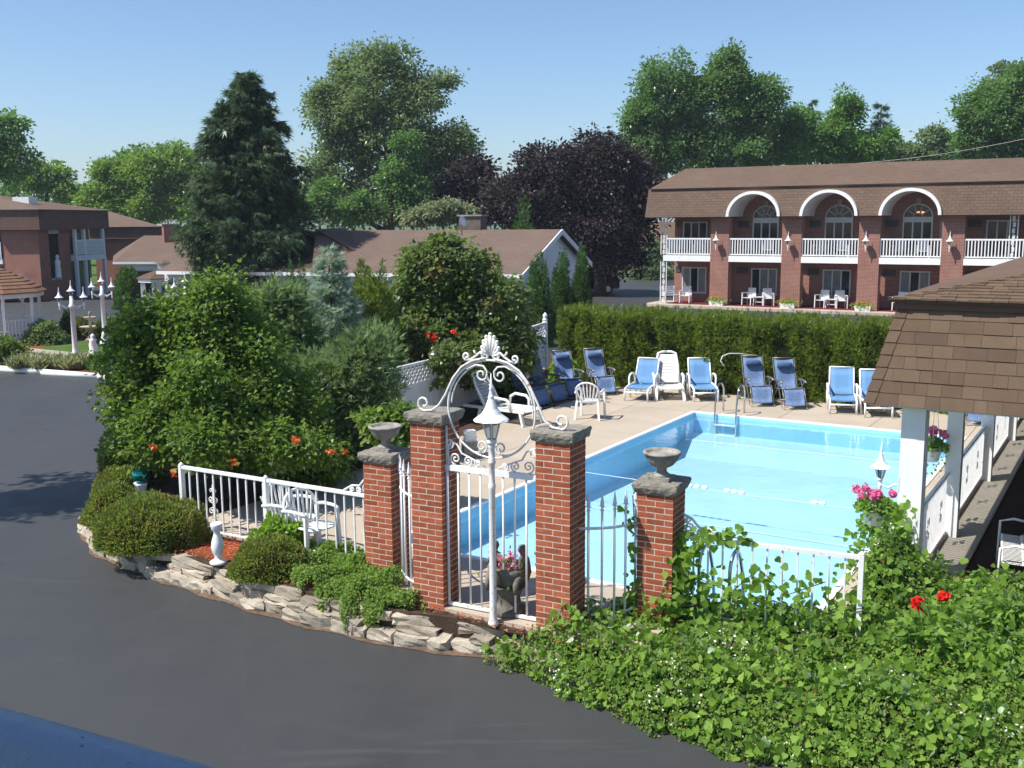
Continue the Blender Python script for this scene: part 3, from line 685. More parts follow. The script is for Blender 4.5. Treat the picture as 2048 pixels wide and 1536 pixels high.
# iron gate
t = thing('iron_gate', 'white rusting iron gate with a round scrolled arch between tall pillars', 'gate', gp(0, 0.10, 0.02), GRZ)
Gw, Zf, WI = 0.575, 1.60, M['white_iron']
for i in range(9):
    if i == 4: continue
    x = -Gw + 2*Gw*i/8; MB().tube([(x, 0, 0.0), (x, 0, Zf)], 0.0125 if 0 < i < 8 else 0.018, 8).obj('bar', M['white_iron_clean'], t, True)
MB().b2(-Gw, Gw, -0.018, 0.018, -0.005, 0.03).obj('bottom_rail', WI, t)
MB().b2(-Gw-.02, Gw+.02, -0.022, 0.022, Zf-0.01, Zf+0.055).obj('top_rail', M['white_iron_clean'], t)
for s in (-1, 1):
    for (cx, r, sg) in ((0.46, 0.072, 1), (0.30, 0.06, -1), (0.17, 0.045, 1)):
        MB().tube(xz(spiral((s*cx, Zf + 0.06 + r), r, 1.6, -math.pi/2, s*sg, 20)), 0.010, 6).obj('scroll', M['white_iron_clean'], t, True)
    MB().tube(xz([(s*0.55, Zf+0.06), (s*0.56, Zf+0.22), (s*0.52, Zf+0.33), (s*0.44, Zf+0.30), (s*0.38, Zf+0.20), (s*0.30, Zf+0.17), (s*0.2, Zf+0.13), (s*0.08, Zf+0.075)]), 0.011, 6).obj('scroll', M['white_iron_clean'], t, True)
    MB().tube([(s*(Gw), 0, Zf), (s*Gw, 0, Zf + 0.50)], 0.014, 8).obj('side_stile', M['white_iron_clean'], t, True)
    MB().tube(xz(spiral((s*0.535, Zf+0.30), 0.06, 1.4, -math.pi/2, -s, 18)), 0.009, 6).obj('scroll', M['white_iron_clean'], t, True)
RC, RR = 2.33, 0.545
MB().tube([(RR*math.cos(a), 0, RC + RR*math.sin(a)) for a in np.linspace(0, 2*math.pi, 56, endpoint=False)], 0.0125, 8, True).obj('ring', WI, t, True)
MB().tube([((RR-0.035)*math.cos(a), 0.012, RC + (RR-0.035)*math.sin(a)) for a in np.linspace(-0.05*math.pi, 0.40*math.pi, 24)], 0.009, 6).obj('inner_hoop', WI, t, True)
MB().tube([((RR-0.035)*math.cos(a), 0.012, RC + (RR-0.035)*math.sin(a)) for a in np.linspace(0.60*math.pi, 0.98*math.pi, 20)], 0.009, 6).obj('inner_hoop', WI, t, True)
for s in (-1, 1):
    # sweeping arms down to the pillar tops
    zc = (zA if s < 0 else zB) - 0.02
    arm = [(s*0.06, RC+RR+0.02), (s*0.22, RC+RR-0.015), (s*0.36, RC+0.45), (s*0.47, RC+0.32), (s*0.57, RC+0.13), (s*0.66, zc+0.09), (s*0.75, zc+0.025), (s*0.86, zc+0.012)]
    arm += spiral((s*0.86, zc + 0.012 + 0.085), 0.085, 1.05, -math.pi/2, s, 18, 0.35)[1:]
    sm = []
    for i in range(len(arm)-1): sm += [arm[i], lerp(Vector(arm[i]), Vector(arm[i+1]), 0.5)]
    MB().tube(xz(sm + [arm[-1]], -0.015), 0.0135, 8).obj('arm', WI, t, True)
    MB().tube(xz([(s*0.30, RC+RR-0.115), (s*0.18, RC+RR-0.06), (s*0.09, RC+RR-0.07), (s*0.045, RC+RR-0.12)] + spiral((s*0.115, RC+RR-0.165), 0.075, 1.15, math.pi/2 + s*1.0, s, 18, 0.3)[2:], 0.0), 0.011, 6).obj('scroll', WI, t, True)
    MB().tube(xz(spiral((s*0.125, RC-RR+0.13), 0.075, 1.2, -math.pi/2, s, 18, 0.3) if 0 else [(s*0.22, RC-RR+0.045), (s*0.12, RC-RR+0.045)] + spiral((s*0.12, RC-RR+0.12), 0.075, 1.25, -math.pi/2, -s, 18, 0.3)), 0.011, 6).obj('scroll', WI, t, True)
# palmette crest
crest_z = RC + RR
for k in range(-4, 5):
    a = k * 0.36; l = 0.235 - 0.016*abs(k); tip = V(math.sin(a)*l*0.62, 0, crest_z + 0.05 + math.cos(a)*l)
    b = V(math.sin(a)*0.02, 0, crest_z + 0.05); mid = lerp(b, tip, 0.55) + V(math.sin(a)*0.03, 0, 0)
    MB().tube([b, mid, tip], [0.008, 0.018, 0.020], 6).obj('palmette_leaf', WI, t, True)
    MB().ball(tip, 0.022, 8, 5).obj('palmette_tip', WI, t, True)
for s in (-1, 1):
    MB().tube(xz(spiral((s*0.062, crest_z+0.05), 0.05, 1.3, math.pi/2, -s, 18, 0.2)), 0.012, 6).obj('scroll', WI, t, True)
    MB().tube(xz([(s*0.04, crest_z+0.09), (s*0.12, crest_z+0.085), (s*0.17, crest_z+0.045), (s*0.24, crest_z+0.0), (s*0.30, crest_z-0.015)] + spiral((s*0.30, crest_z+0.03), 0.045, 1.1, -math.pi/2, s, 14, 0.3)), 0.013, 6).obj('scroll', WI, t, True)
    MB().tube(xz([(s*0.17, crest_z+0.05), (s*0.20, crest_z+0.08), (s*0.205, crest_z+0.10)]), 0.012, 6).obj('sprig', WI, t, True)

# lantern head shared by every lamp
def lantern(parent, z, s=1.0, fine=True, mat=None, loc=(0, 0), n=6):
    mat = mat or M['white']; x, y = loc
    pr = []
    MB().lathe([(0.03*s, 0), (0.055*s, 0.02*s), (0.06*s, 0.05*s), (0.05*s, 0.07*s)], 12, (x, y, z)).obj('lantern_base', mat, parent, True)
    MB().lathe([(0.052*s, 0.065*s), (0.115*s, 0.285*s)], n, (x, y, z)).obj('glass', M['pane'], parent)
    if fine:
        for k in range(n):
            a = 2*math.pi*k/n
            MB().tube([(x + 0.055*s*math.cos(a), y + 0.055*s*math.sin(a), z + 0.065*s), (x + 0.118*s*math.cos(a), y + 0.118*s*math.sin(a), z + 0.29*s)], 0.007*s, 5).obj('glazing_bar', mat, parent)
        MB().lathe([(0.015*s, 0.07*s), (0.02*s, 0.12*s), (0.022*s, 0.2*s), (0.012*s, 0.24*s)], 8, (x, y, z)).obj('bulb', M['plastic'], parent, True)
    sc = lambda i, k: 1.0 + (0.04 if (i in (0, 1) and k % 2 == 0) else 0.0)
    MB().lathe([(0.12*s, 0.285*s), (0.195*s, 0.28*s), (0.185*s, 0.298*s), (0.115*s, 0.35*s), (0.075*s, 0.41*s), (0.05*s, 0.475*s), (0.03*s, 0.53*s)], 18, (x, y, z), sc).obj('lantern_roof', mat, parent, not fine)
    MB().lathe([(0.03*s, 0.525*s), (0.04*s, 0.54*s), (0.028*s, 0.555*s), (0.018*s, 0.62*s), (0.026*s, 0.635*s), (0.016*s, 0.65*s), (0.004*s, 0.80*s)], 10, (x, y, z)).obj('finial', mat, parent, True)
t = thing('lamp_post', 'white lantern post standing just before the arched iron gate', 'lamp post', gp(0.115, -0.10, -0.04), GRZ)
MB().lathe([(0.06, 0), (0.06, 0.03), (0.046, 0.06), (0.040, 0.10), (0.037, 1.55), (0.041, 1.56), (0.041, 1.60), (0.033, 1.62), (0.033, 1.83), (0.042, 1.84), (0.042, 1.87), (0.034, 1.88), (0.034, 2.0), (0.045, 2.02), (0.04, 2.05)], 16).obj('post', M['white_iron'], t, True)
lantern(t, 2.04, 0.98)

# bowed picket gates in the side openings
def picket(label, a, b, bow, n, ztip):
    t = thing('picket_gate', label, 'gate', (a.x, a.y, 0.0), 0, 'bowed picket gates beside the pillars')
    d = b - a; nrm = V(d.y, -d.x, 0).normalized()
    if nrm.y > 0: nrm = -nrm
    f = lambda u: d*u + nrm * bow * math.sin(math.pi*u)
    for k in range(n):
        p = f((k + 0.7) / (n + 0.4))
        o = thing_part(t, p, ztip)
    for z in (ztip - 0.40,):
        MB().tube([V(f(i/12).x, f(i/12).y, z) for i in range(13)], 0.016, 8).obj('rail', M['white_iron_clean'], t, True)
    MB().tube([V(f(i/12).x, f(i/12).y, 0.12) for i in range(13)], 0.014, 8).obj('rail', M['white_iron_clean'], t, True)
_pk = {}
def thing_part(t, p, ztip):
    if 'b' not in _pk:
        _pk['b'] = MB().tube([(0, 0, 0), (0, 0, 1.0)], 0.0135, 8).mesh('picket', M['white_iron_clean'], True)
        m = MB().lathe([(0.016, -0.03), (0.024, -0.02), (0.016, -0.008), (0.012, 0.02), (0.024, 0.05), (0.020, 0.075), (0.003, 0.185)], 8)
        for s in (-1, 1): m.tube([(0, 0, 0.0), (s*0.022, 0, 0.03), (s*0.034, 0, 0.018)], 0.006, 5)
        _pk['t'] = m.mesh('spear_tip', M['white_iron_clean'])
    o = inst('picket', _pk['b'], t, (p.x, p.y, 0.02)); o.scale.z = ztip - 0.19
    return inst('spear_tip', _pk['t'], t, (p.x, p.y, ztip - 0.18), GRZ)
picket('bowed white picket gate between the tall pillar and the vine-grown urn pillar', gp(1.0, 0.22), gp(1.51, 0.80), 0.10, 5, 1.50)
picket('bowed white picket gate seen edge-on beside the fence-end urn pillar', gp(-1.0, 0.22), gp(-1.64, 0.72), 0.08, 5, 1.58)

# low iron fences
def fence(label, a, b, h, n, posts, ornaments=(), bracket=None, z0=0.0, twist=True):
    d = b - a; L = d.length; rz = math.atan2(d.y, d.x)
    t = thing('iron_fence', label, 'fence', (a.x, a.y, z0), rz)
    MB().b2(0, L, -0.028, 0.028, h - 0.028, h + 0.012).obj('top_rail', M['white_iron_clean'], t)
    MB().b2(0, L, -0.014, 0.014, 0.08, 0.105).obj('bottom_rail', M['white_iron_clean'], t)
    me = MB().b2(-0.0095, 0.0095, -0.0095, 0.0095, 0.09, h - 0.03).mesh('baluster', M['white_iron_clean'])
    m2 = MB(); k = 28
    for i in range(k + 1):
        a_ = 2.2*math.pi*6*i/k; z = lerp(0.09, h - 0.03, i/k)
        for q in range(4): m2.v.append((0.0125*math.cos(a_ + q*math.pi/2), 0.0125*math.sin(a_ + q*math.pi/2), z))
    m2.f = [(i*4+q, i*4+(q+1) % 4, i*4+4+(q+1) % 4, i*4+4+q) for i in range(k) for q in range(4)]
    mt = m2.mesh('baluster', M['white_iron_clean'])
    for i in range(1, n):
        inst('baluster', mt if (twist and i % 3 == 1) else me, t, (L*i/n, 0, 0))
    for p in posts:
        MB().b2(L*p-0.025, L*p+0.025, -0.036, 0.036, 0, h + 0.018).obj('post', M['white_iron_clean'], t)
        MB().lathe([(0.036, h+0.018), (0.038, h+0.03), (0.02, h+0.045), (0.006, h+0.06)], 8, (L*p, 0, 0)).obj('post_cap', M['white_iron_clean'], t, True)
    for p in ornaments:
        for sx in (-1, 1):
            for sz in (-1, 1):
                c = (L*p + sx*0.042, h*0.48 + sz*0.085)
                MB().tube(xz([(L*p + sx*0.008, h*0.48 + sz*0.03)] + spiral(c, 0.042, 1.2, -sz*math.pi/2, sx*sz, 14, 0.3), -0.02), 0.009, 5).obj('ornament_scroll', M['white_iron'], t, True)
                MB().tube(xz(spiral((L*p + sx*0.03, h*0.48 + sz*0.22), 0.03, 1.1, -sz*math.pi/2, sx*sz, 12, 0.3), -0.02), 0.008, 5).obj('ornament_scroll', M['white_iron'], t, True)
        MB().tube([(L*p, -0.02, h*0.48 - 0.30), (L*p, -0.02, h*0.48 + 0.30)], 0.011, 6).obj('ornament_stem', M['white_iron'], t)
    if bracket is not None:
        x0, sg = bracket
        pts = [(x0, h + 0.24), (x0 + sg*0.10, h + 0.20), (x0 + sg*0.18, h + 0.11), (x0 + sg*0.30, h + 0.10), (x0 + sg*0.44, h + 0.02)]
        MB().tube(xz(pts), 0.014, 6).obj('scroll_bracket', M['white_iron_clean'], t, True)
        for (cx, cz, r, q) in ((0.07, 0.09, 0.065, 1), (0.20, 0.055, 0.045, -1), (0.30, 0.05, 0.038, 1), (0.06, 0.18, 0.04, -1)):
            MB().tube(xz(spiral((x0 + sg*cx, h + cz), r, 1.6, -math.pi/2, q*sg, 18, 0.2)), 0.010, 6).obj('bracket_scroll', M['white_iron_clean'], t, True)
    return t, L
a, b = gp(-2.06, 0.73), V(-4.72, 14.38, 0)
fence('white iron picket fence with a scroll ornament before the flowering vine', a, b, 0.97, 22, (0.53, 1.0), (0.83,), (0.03, 1))
a, b = gp(1.93, 0.86), V(3.56, 10.16, 0)
fence('white iron fence half buried in vines before the pool', a, b, 0.98, 12, (1.0,), (), (0.03, 1))

# rock edging along the drive
wall = thing('garden_rock_wall', 'low dry wall of pale rough rocks along the driveway curve', 'rock wall', (-6.78, 15.83, ASPH))
def rock_mesh(seed):
    rg = random.Random(seed); m = MB(); n, k = 5, 8; vs = []
    m.b2(-.5, .5, -.5, .5, -.5, .5)
    import bmesh
    bm = bmesh.new(); bmesh.ops.create_cube(bm, size=1.0)
    bmesh.ops.subdivide_edges(bm, edges=bm.edges[:], cuts=2, use_grid_fill=True)
    for v in bm.verts:
        p = v.co; q = p.normalized()
        v.co = p.lerp(q*0.62, 0.22) + Vector((rg.uniform(-.05, .05), rg.uniform(-.09, .09), rg.uniform(-.11, .11)))
    me = bpy.data.meshes.new('stone'); bm.to_mesh(me); bm.free(); me.materials.append(M['rock']); return me
RK = [rock_mesh(i) for i in range(9)]
rg = random.Random(5); path = [V(x, y, 0) for x, y in EDGE[1:9] + [(0.62, 10.50)]]
segs = [(path[i], path[i+1]) for i in range(len(path)-1)]; tot = sum((b-a).length for a, b in segs)
def along(s):
    for a, b in segs:
        l = (b-a).length
        if s <= l: return lerp(a, b, s/l), (b-a).normalized()
        s -= l
    return segs[-1][1], (segs[-1][1]-segs[-1][0]).normalized()
W0 = V(-6.78, 15.83, ASPH)
for lay, (zc, hh, inset, lo, hi) in enumerate(((0.06, 0.14, 0.0, 0.18, 0.45), (0.165, 0.10, 0.06, 0.2, 0.55), (0.27, 0.125, 0.13, 0.30, 0.85))):
    s = 1.2
    while s < tot - 0.3:
        l = rg.uniform(lo, hi); p, d = along(s + l/2); nr = V(-d.y, d.x, 0)
        if nr.y < 0: nr = -nr
        if rg.random() < (0.95 if lay != 1 else 0.85):
            o = inst('stone', rg.choice(RK), wall); c = p + nr*(inset + 0.08 + rg.uniform(-.03, .04))
            o.location = V(c.x, c.y, ASPH + zc + rg.uniform(-.015, .015)) - W0
            o.rotation_euler = (rg.uniform(-.12, .12), rg.uniform(-.1, .1), math.atan2(d.y, d.x) + rg.uniform(-.15, .15) + rg.choice((0, math.pi)))
            o.scale = (l*0.98, rg.uniform(0.20, 0.32), hh*rg.uniform(0.9, 1.3))
        s += l
m = MB(); lo = [along(0.9 + (tot-1.0)*i/40) for i in range(41)]
for k, (p, d) in enumerate(lo):
    nr = V(-d.y, d.x, 0); nr = nr if nr.y > 0 else -nr
    w = 0.0 + 0.035*math.sin(k*1.7)
    for q in (-0.10 - w, 0.06): c = p + nr*q; m.v.append((c.x, c.y, ASPH + (0.006 if q < 0 else 0.05)))
m.f = [(2*i, 2*i+2, 2*i+3, 2*i+1) for i in range(40)]
struct('path_edge', m, mat_speckle('gravelly_edge', C(0.10, 0.065, 0.045), C(0.22, 0.15, 0.10), 12, 0.95, 0.1, 70, 0.7, 0.02))

# small garden ornaments in the bed
q = G(437, 1126, -0.02)
t = thing('garden_pedestal', 'white baluster pedestal standing on red mulch between two yews', 'pedestal', q)
MB().lathe([(0.14, 0), (0.14, 0.03), (0.11, 0.045), (0.06, 0.07), (0.05, 0.11), (0.085, 0.17), (0.105, 0.26), (0.09, 0.36), (0.055, 0.46), (0.05, 0.5), (0.075, 0.53)], 20).obj('shaft', M['white'], t, True)
MB().lathe([(0.07, 0.525), (0.085, 0.54), (0.095, 0.60), (0.10, 0.63), (0.085, 0.64), (0.06, 0.60)], 20).obj('cup', M['white'], t, True)
t.scale = (0.8, 0.8, 0.85)
q = G(285, 1022, -0.02)
t = thing('gazing_ball', 'teal mirrored gazing ball on a white stand among the yews', 'ornament', q)
MB().lathe([(0.13, 0), (0.13, 0.05), (0.09, 0.10), (0.07, 0.32), (0.10, 0.42), (0.11, 0.45)], 16).obj('stand', M['white'], t, True)
MB().ball((0, 0, 0.575), 0.13, 20, 12).obj('ball', NT('teal_mirror').bsdf(C(0.03, 0.33, 0.36), 0.06, 0.8, 0.85), t, True)
# ------------------------------------------------------------------ pool furniture
def fabric(name, c1, c2, sc=60):
    t = NT(name); n = t.noise(t.coord('Object', (1, 1, 1)), sc, 3, 0.7)
    return t.bsdf(t.ramp(n, [(0.35, c1), (0.65, c2)]), 0.8, 0.15, 0, n, 0.2, 0.002)
M['sling'] = fabric('blue_sling', C(0.11, 0.24, 0.44), C(0.14, 0.275, 0.48))
M['denim'] = fabric('denim_weave', C(0.07, 0.125, 0.25), C(0.18, 0.255, 0.41), 45)
M['denim_dark'] = fabric('denim_pillow', C(0.045, 0.08, 0.17), C(0.08, 0.125, 0.24), 40)
def facing(fx, fy): return math.atan2(fx, -fy)
TW = M['plastic']
def sheet(m, pts, w, sag=0.0, thick=0.012, n=4, x0=0.0):
    """a strip of cloth across x, following (y, z) points"""
    k = len(pts)
    for side in (0, 1):
        for y, z in pts:
            for i in range(n+1):
                u = i/n; m.v.append((x0 - w/2 + w*u, y, z - sag*4*u*(1-u) - side*thick))
    st = n+1; o = len(m.v) - 2*k*st
    for sd in (0, 1):
        b = o + sd*k*st
        for j in range(k-1):
            for i in range(n):
                f = (b+j*st+i, b+j*st+i+1, b+(j+1)*st+i+1, b+(j+1)*st+i); m.f.append(f if sd == 0 else f[::-1])
    for j in range(k-1):
        for e in (0, n): m.f.append((o+j*st+e, o+(j+1)*st+e, o+k*st+(j+1)*st+e, o+k*st+j*st+e))
    for i in range(n):
        for j in (0, k-1): m.f.append((o+j*st+i, o+j*st+i+1, o+k*st+j*st+i+1, o+k*st+j*st+i))
    return m
def sling_lounger():
    t = thing('sun_lounger', 'x', 'sun lounger', (0, 0, 0), 0, 'sun loungers along the hedge')
    hw = 0.29
    sheet(MB(), [(0.05, 0.315), (0.2, 0.33), (0.5, 0.325), (0.78, 0.335)], 0.52, 0.02).obj('seat', M['sling'], t, True)
    by, bz = 0.80, 0.345; ca, sa = math.cos(math.radians(63)), math.sin(math.radians(63))
    sheet(MB(), [(by + ca*q, bz + sa*q) for q in (0, 0.2, 0.45, 0.64)], 0.50, 0.012).obj('backrest', M['sling'], t, True)
    for s in (-1, 1):
        MB().tube([(s*hw, 0.0, 0.20), (s*hw, 0.04, 0.30), (s*hw, 0.3, 0.335), (s*hw, 0.8, 0.34), (s*hw, 1.45, 0.33)], 0.024, 8).obj('side_rail', TW, t, True)
        MB().tube([(s*(hw-0.015), by, bz), (s*(hw-0.02), by + ca*0.66, bz + sa*0.66)], 0.019, 8).obj('back_frame', TW, t, True)
        MB().tube([(s*hw, 0.0, 0.0), (s*hw, 0.0, 0.21), (s*hw, 0.02, 0.28)], 0.024, 8).obj('leg', TW, t, True)
        MB().tube([(s*hw, 1.42, 0.0), (s*hw, 1.42, 0.33)], 0.024, 8).obj('leg', TW, t, True)
        MB().tube([(s*hw, 0.50, 0.0), (s*(hw+0.03), 0.47, 0.30), (s*(hw+0.035), 0.48, 0.50), (s*(hw+0.035), 0.54, 0.565), (s*(hw+0.035), 0.70, 0.585), (s*(hw+0.035), 0.86, 0.57), (s*(hw+0.03), 0.92, 0.50), (s*hw, 0.94, 0.30), (s*hw, 0.95, 0)], 0.026, 8).obj('arm', TW, t, True)
    MB().tube([(-hw, 0.0, 0.22), (hw, 0.0, 0.22)], 0.020, 8).obj('front_bar', TW, t, True)
    MB().tube([(-hw+.02, by + ca*0.66, bz + sa*0.66), (hw-.02, by + ca*0.66, bz + sa*0.66)], 0.018, 8).obj('back_bar', TW, t, True)
    return t
def resin_chaise(ang=66, seat_len=0.62):
    t = thing('sun_lounger', 'x', 'sun lounger', (0, 0, 0), 0, 'sun loungers along the hedge')
    ca, sa = math.cos(math.radians(ang)), math.sin(math.radians(ang)); by, bz = 0.12 + seat_len, 0.36
    n = round(seat_len / 0.09)
    for i in range(n):
        y = 0.10 + i*seat_len/n; w = 0.60 - (0.06 if i == 0 else 0)
        sheet(MB(), [(y, 0.335 + (0 if i else -0.03)), (y + seat_len/n - 0.018, 0.34)], w, 0.02, 0.02, 6).obj('seat_slat', TW, t, True)
    for i in range(9):
        q0, q1 = 0.02 + i*0.082, 0.02 + i*0.082 + 0.066; w = 0.56 - 0.02*max(0, i-4)
        sheet(MB(), [(by + ca*q0, bz + sa*q0), (by + ca*q1, bz + sa*q1)], w, 0.012, 0.02, 6).obj('back_slat', TW, t, True)
    top = 0.02 + 9*0.082
    for s in (-1, 1):
        MB().tube([(s*0.275, by, bz - 0.01), (s*0.27, by + ca*0.45, bz + sa*0.45 - 0.01), (s*0.22, by + ca*top, bz + sa*top), (s*0.12, by + ca*(top+0.04), bz + sa*(top+0.04)), (0, by + ca*(top+0.045), bz + sa*(top+0.045))], [0.03, 0.03, 0.032, 0.032, 0.03], 8).obj('back_frame', TW, t, True)
        MB().bar((s*0.31, 0.06, 0.31), (s*0.31, 1.55 if seat_len < 0.8 else 1.75, 0.31), 0.045, 0.06).obj('side_rail', TW, t)
        for y0, dy in ((0.16, -0.10), (0.95 if seat_len < 0.8 else 1.25, 0.06)):
            MB().bar((s*0.32, y0, 0.30), (s*0.345, y0 + dy, 0.0), 0.05, 0.07, (1, 0, 0)).obj('leg', TW, t)
        MB().tube([(s*0.34, 0.40, 0.31), (s*0.36, 0.42, 0.48), (s*0.365, 0.50, 0.55), (s*0.365, 0.80, 0.57), (s*0.35, 0.92, 0.50), (s*0.34, 0.95, 0.31)], 0.033, 8).obj('arm', TW, t, True)
    return t
def recliner():
    t = thing('folding_recliner', 'x', 'recliner', (0, 0, 0), 0, 'denim folding recliners'); GS = M['grey_steel']
    ca, sa = math.cos(math.radians(66)), math.sin(math.radians(66)); by, bz = 0.60, 0.40
    sheet(MB(), [(by + ca*q, bz + sa*q) for q in (0, 0.25, 0.5, 0.72)], 0.46, 0.025).obj('backrest', M['denim'], t, True)
    sheet(MB(), [(0.14, 0.46), (0.28, 0.46), (0.45, 0.42), (0.60, 0.395)], 0.46, 0.02).obj('seat', M['denim'], t, True)
    sheet(MB(), [(-0.06, 0.10), (0.0, 0.22), (0.07, 0.38), (0.13, 0.455)], 0.46, 0.012).obj('footrest', M['denim'], t, True)
    pc = V(0, by + ca*0.56 - 0.05, bz + sa*0.56 + 0.01)
    MB().tube([pc + V(-0.18, 0, 0), pc + V(-0.165, 0, 0), pc + V(-0.06, 0, 0), pc + V(0.06, 0, 0), pc + V(0.165, 0, 0), pc + V(0.18, 0, 0)], [0.045, 0.065, 0.072, 0.072, 0.065, 0.045], 10).obj('pillow', M['denim_dark'], t, True)
    for s in (-1, 1):
        x = s*0.26
        MB().tube([(x, -0.08, 0.08), (x, 0.13, 0.465), (x, 0.60, 0.40), (x, by + ca*0.75, bz + sa*0.75)], 0.013, 6).obj('side_tube', GS, t, True)
        MB().tube([(x + s*.02, -0.12, 0.015), (x + s*.02, 0.05, 0.03), (x + s*.025, 0.42, 0.60), (x + s*.02, 0.95, 0.03), (x + s*.02, 1.05, 0.015)], 0.012, 6).obj('leg_tube', GS, t, True)
        MB().tube([(x + s*.02, 0.86, 0.03), (x + s*.025, 0.22, 0.585)], 0.012, 6).obj('brace', GS, t, True)
        MB().tube([(x + s*.03, 0.08, 0.60), (x + s*.03, 0.2, 0.625), (x + s*.03, 0.5, 0.625), (x + s*.03, 0.62, 0.60)], [0.02, 0.028, 0.028, 0.018], 8).obj('arm', GS, t, True)
    for y, z in ((-0.12, 0.015), (1.05, 0.015), (0.13, 0.46)): MB().tube([(-0.28, y, z), (0.28, y, z)], 0.012, 6).obj('cross_tube', GS, t, True)
    MB().tube([(-0.26, by + ca*0.75, bz + sa*0.75), (0.26, by + ca*0.75, bz + sa*0.75)], 0.013, 6).obj('cross_tube', GS, t, True)
    return t
def patio_chair():
    t = thing('plastic_chair', 'x', 'chair', (0, 0, 0), 0, 'white moulded plastic chairs')
    sheet(MB(), [(-0.24, 0.40), (-0.2, 0.425), (0.0, 0.415), (0.2, 0.40)], 0.46, 0.012, 0.02, 6).obj('seat', TW, t, True)
    for k in range(-3, 4):
        a = k*0.155; x0 = k*0.052; top = 0.42 - 0.022*k*k*0.55
        MB().bar((x0, 0.21, 0.41), (x0 + math.sin(a)*0.30*0.75, 0.30, 0.41 + top), 0.028, 0.014, (0, 1, 0)).obj('back_slat', TW, t)
    arc = [(0.27*math.cos(a), 0.21 + 0.10*math.sin(a)**1, 0.62 + 0.225*math.sin(a)) for a in np.linspace(-0.25, math.pi + 0.25, 17)]
    MB().tube([(0.25, 0.2, 0.42)] + arc + [(-0.25, 0.2, 0.42)], 0.02, 8).obj('back_frame', TW, t, True)
    for s in (-1, 1):
        MB().bar((s*0.24, 0.22, 0.42), (s*0.28, 0.27, 0), 0.05, 0.035, (0, 1, 0)).obj('leg', TW, t)
        MB().bar((s*0.26, -0.22, 0.62), (s*0.28, -0.25, 0), 0.05, 0.035, (0, 1, 0)).obj('leg', TW, t)
        MB().tube([(s*0.27, 0.26, 0.60), (s*0.29, 0.08, 0.635), (s*0.285, -0.14, 0.64), (s*0.27, -0.235, 0.62)], 0.024, 8).obj('arm', TW, t, True)
    return t
first = {}
def place(key, maker, loc, rz, label):
    if key not in first: o = first[key] = maker(); o.location = loc; o.rotation_euler = (0, 0, rz); o['label'] = label
    else: o = dup(first[key], loc, rz, label)
    return o
RP = RZ_POOL
place('s', sling_lounger, G(1272, 803), RP + 0.14, 'blue sling lounger just left of the white slatted lounger by the hedge'.replace('just left of', 'immediately beside'))
place('r', resin_chaise, G(1341, 803), RP + 0.5, 'white slatted plastic lounger standing between two blue sling loungers')
place('s', 0, G(1412, 804), RP + 0.55, 'blue sling lounger between the white slatted lounger and the pool ladder')
place('s', 0, G(1686, 829), RP + 0.30, 'blue sling lounger fully in view beside the shingled porch roof')
place('s', 0, G(1757, 836), RP + 0.38, 'blue sling lounger half hidden by the corner of the porch roof')
place('z', recliner, G(1524, 812), RP + 0.62, 'denim folding recliner right behind the pool ladder'.replace('right behind', 'directly behind'))
place('z', 0, G(1589, 818), RP + 0.62, 'denim folding recliner between the pool ladder and the blue loungers')
place('z', 0, G(1150, 795), facing(0.35, -0.94), 'denim folding recliner in sun, nearer the gate arch')
place('z', 0, G(1212, 790), facing(0.30, -0.95), 'denim folding recliner behind the white armchair against the hedge')
place('z', 0, G(1118, 806), facing(0.74, -0.67), 'denim folding recliner in tree shade, turned sideways, nearest the sunlit pair')
place('z', 0, G(1086, 814), facing(0.80, -0.6), 'denim folding recliner in tree shade behind the gate arch')
place('z', 0, U(POOL_W + 0.1, POOL_L + 1.6), RP + 0.4, 'denim folding recliner glimpsed between the white porch columns')
place('p', patio_chair, G(1180, 836), facing(0.33, 0.94), 'white fan-backed plastic armchair standing alone on the sunny deck')
place('p', 0, G(585, 1092), facing(0.86, -0.5), 'white plastic chair behind the picket fence, farther from the urn pillar')
place('p', 0, G(625, 1108), facing(0.75, -0.65), 'white plastic chair behind the picket fence, nearer the urn pillar')
r2 = resin_chaise(58, 1.05); r2.location = G(1070, 850); r2.rotation_euler = (0, 0, facing(0.80, -0.60)); r2['label'] = 'white slatted lounger in shade seen side-on through the gate ring'

# small things behind the gate
q = G(940, 915)
t = thing('towel_stand', 'white folded towels on a grey block behind the gate ring', 'towels', q, 0.3)
MB().box((0, 0, 0.16), (0.26, 0.26, 0.32)).obj('block', M['urn'], t)
for k in range(4): MB().box((0.01*(k % 2), 0, 0.345 + 0.05*k), (0.22 - 0.01*k, 0.18, 0.046)).jit(0.008, k).obj('towel', M['plastic'], t)
q = G(1018, 1225, 0.0)
t = thing('cherub_planter', 'grey stone planter with two small figures and pink flowers behind the gate', 'planter', q, GRZ)
ST = mat_speckle('dark_stone', C(0.10, 0.09, 0.075), C(0.25, 0.225, 0.18), 8, 0.9, 0.15, 50, 0.5, 0.01)  # speckle of dark and mid brown-grey stone
MB().lathe([(0.20, 0), (0.20, 0.06), (0.15, 0.09), (0.13, 0.2), (0.17, 0.30), (0.22, 0.34)], 16).jit(0.006, 3).obj('pedestal', ST, t, True)
MB().lathe([(0.14, 0.34), (0.21, 0.40), (0.23, 0.5), (0.24, 0.56), (0.21, 0.57), (0.18, 0.52), (0.02, 0.50)], 18).jit(0.006, 4).obj('basin', ST, t, True)
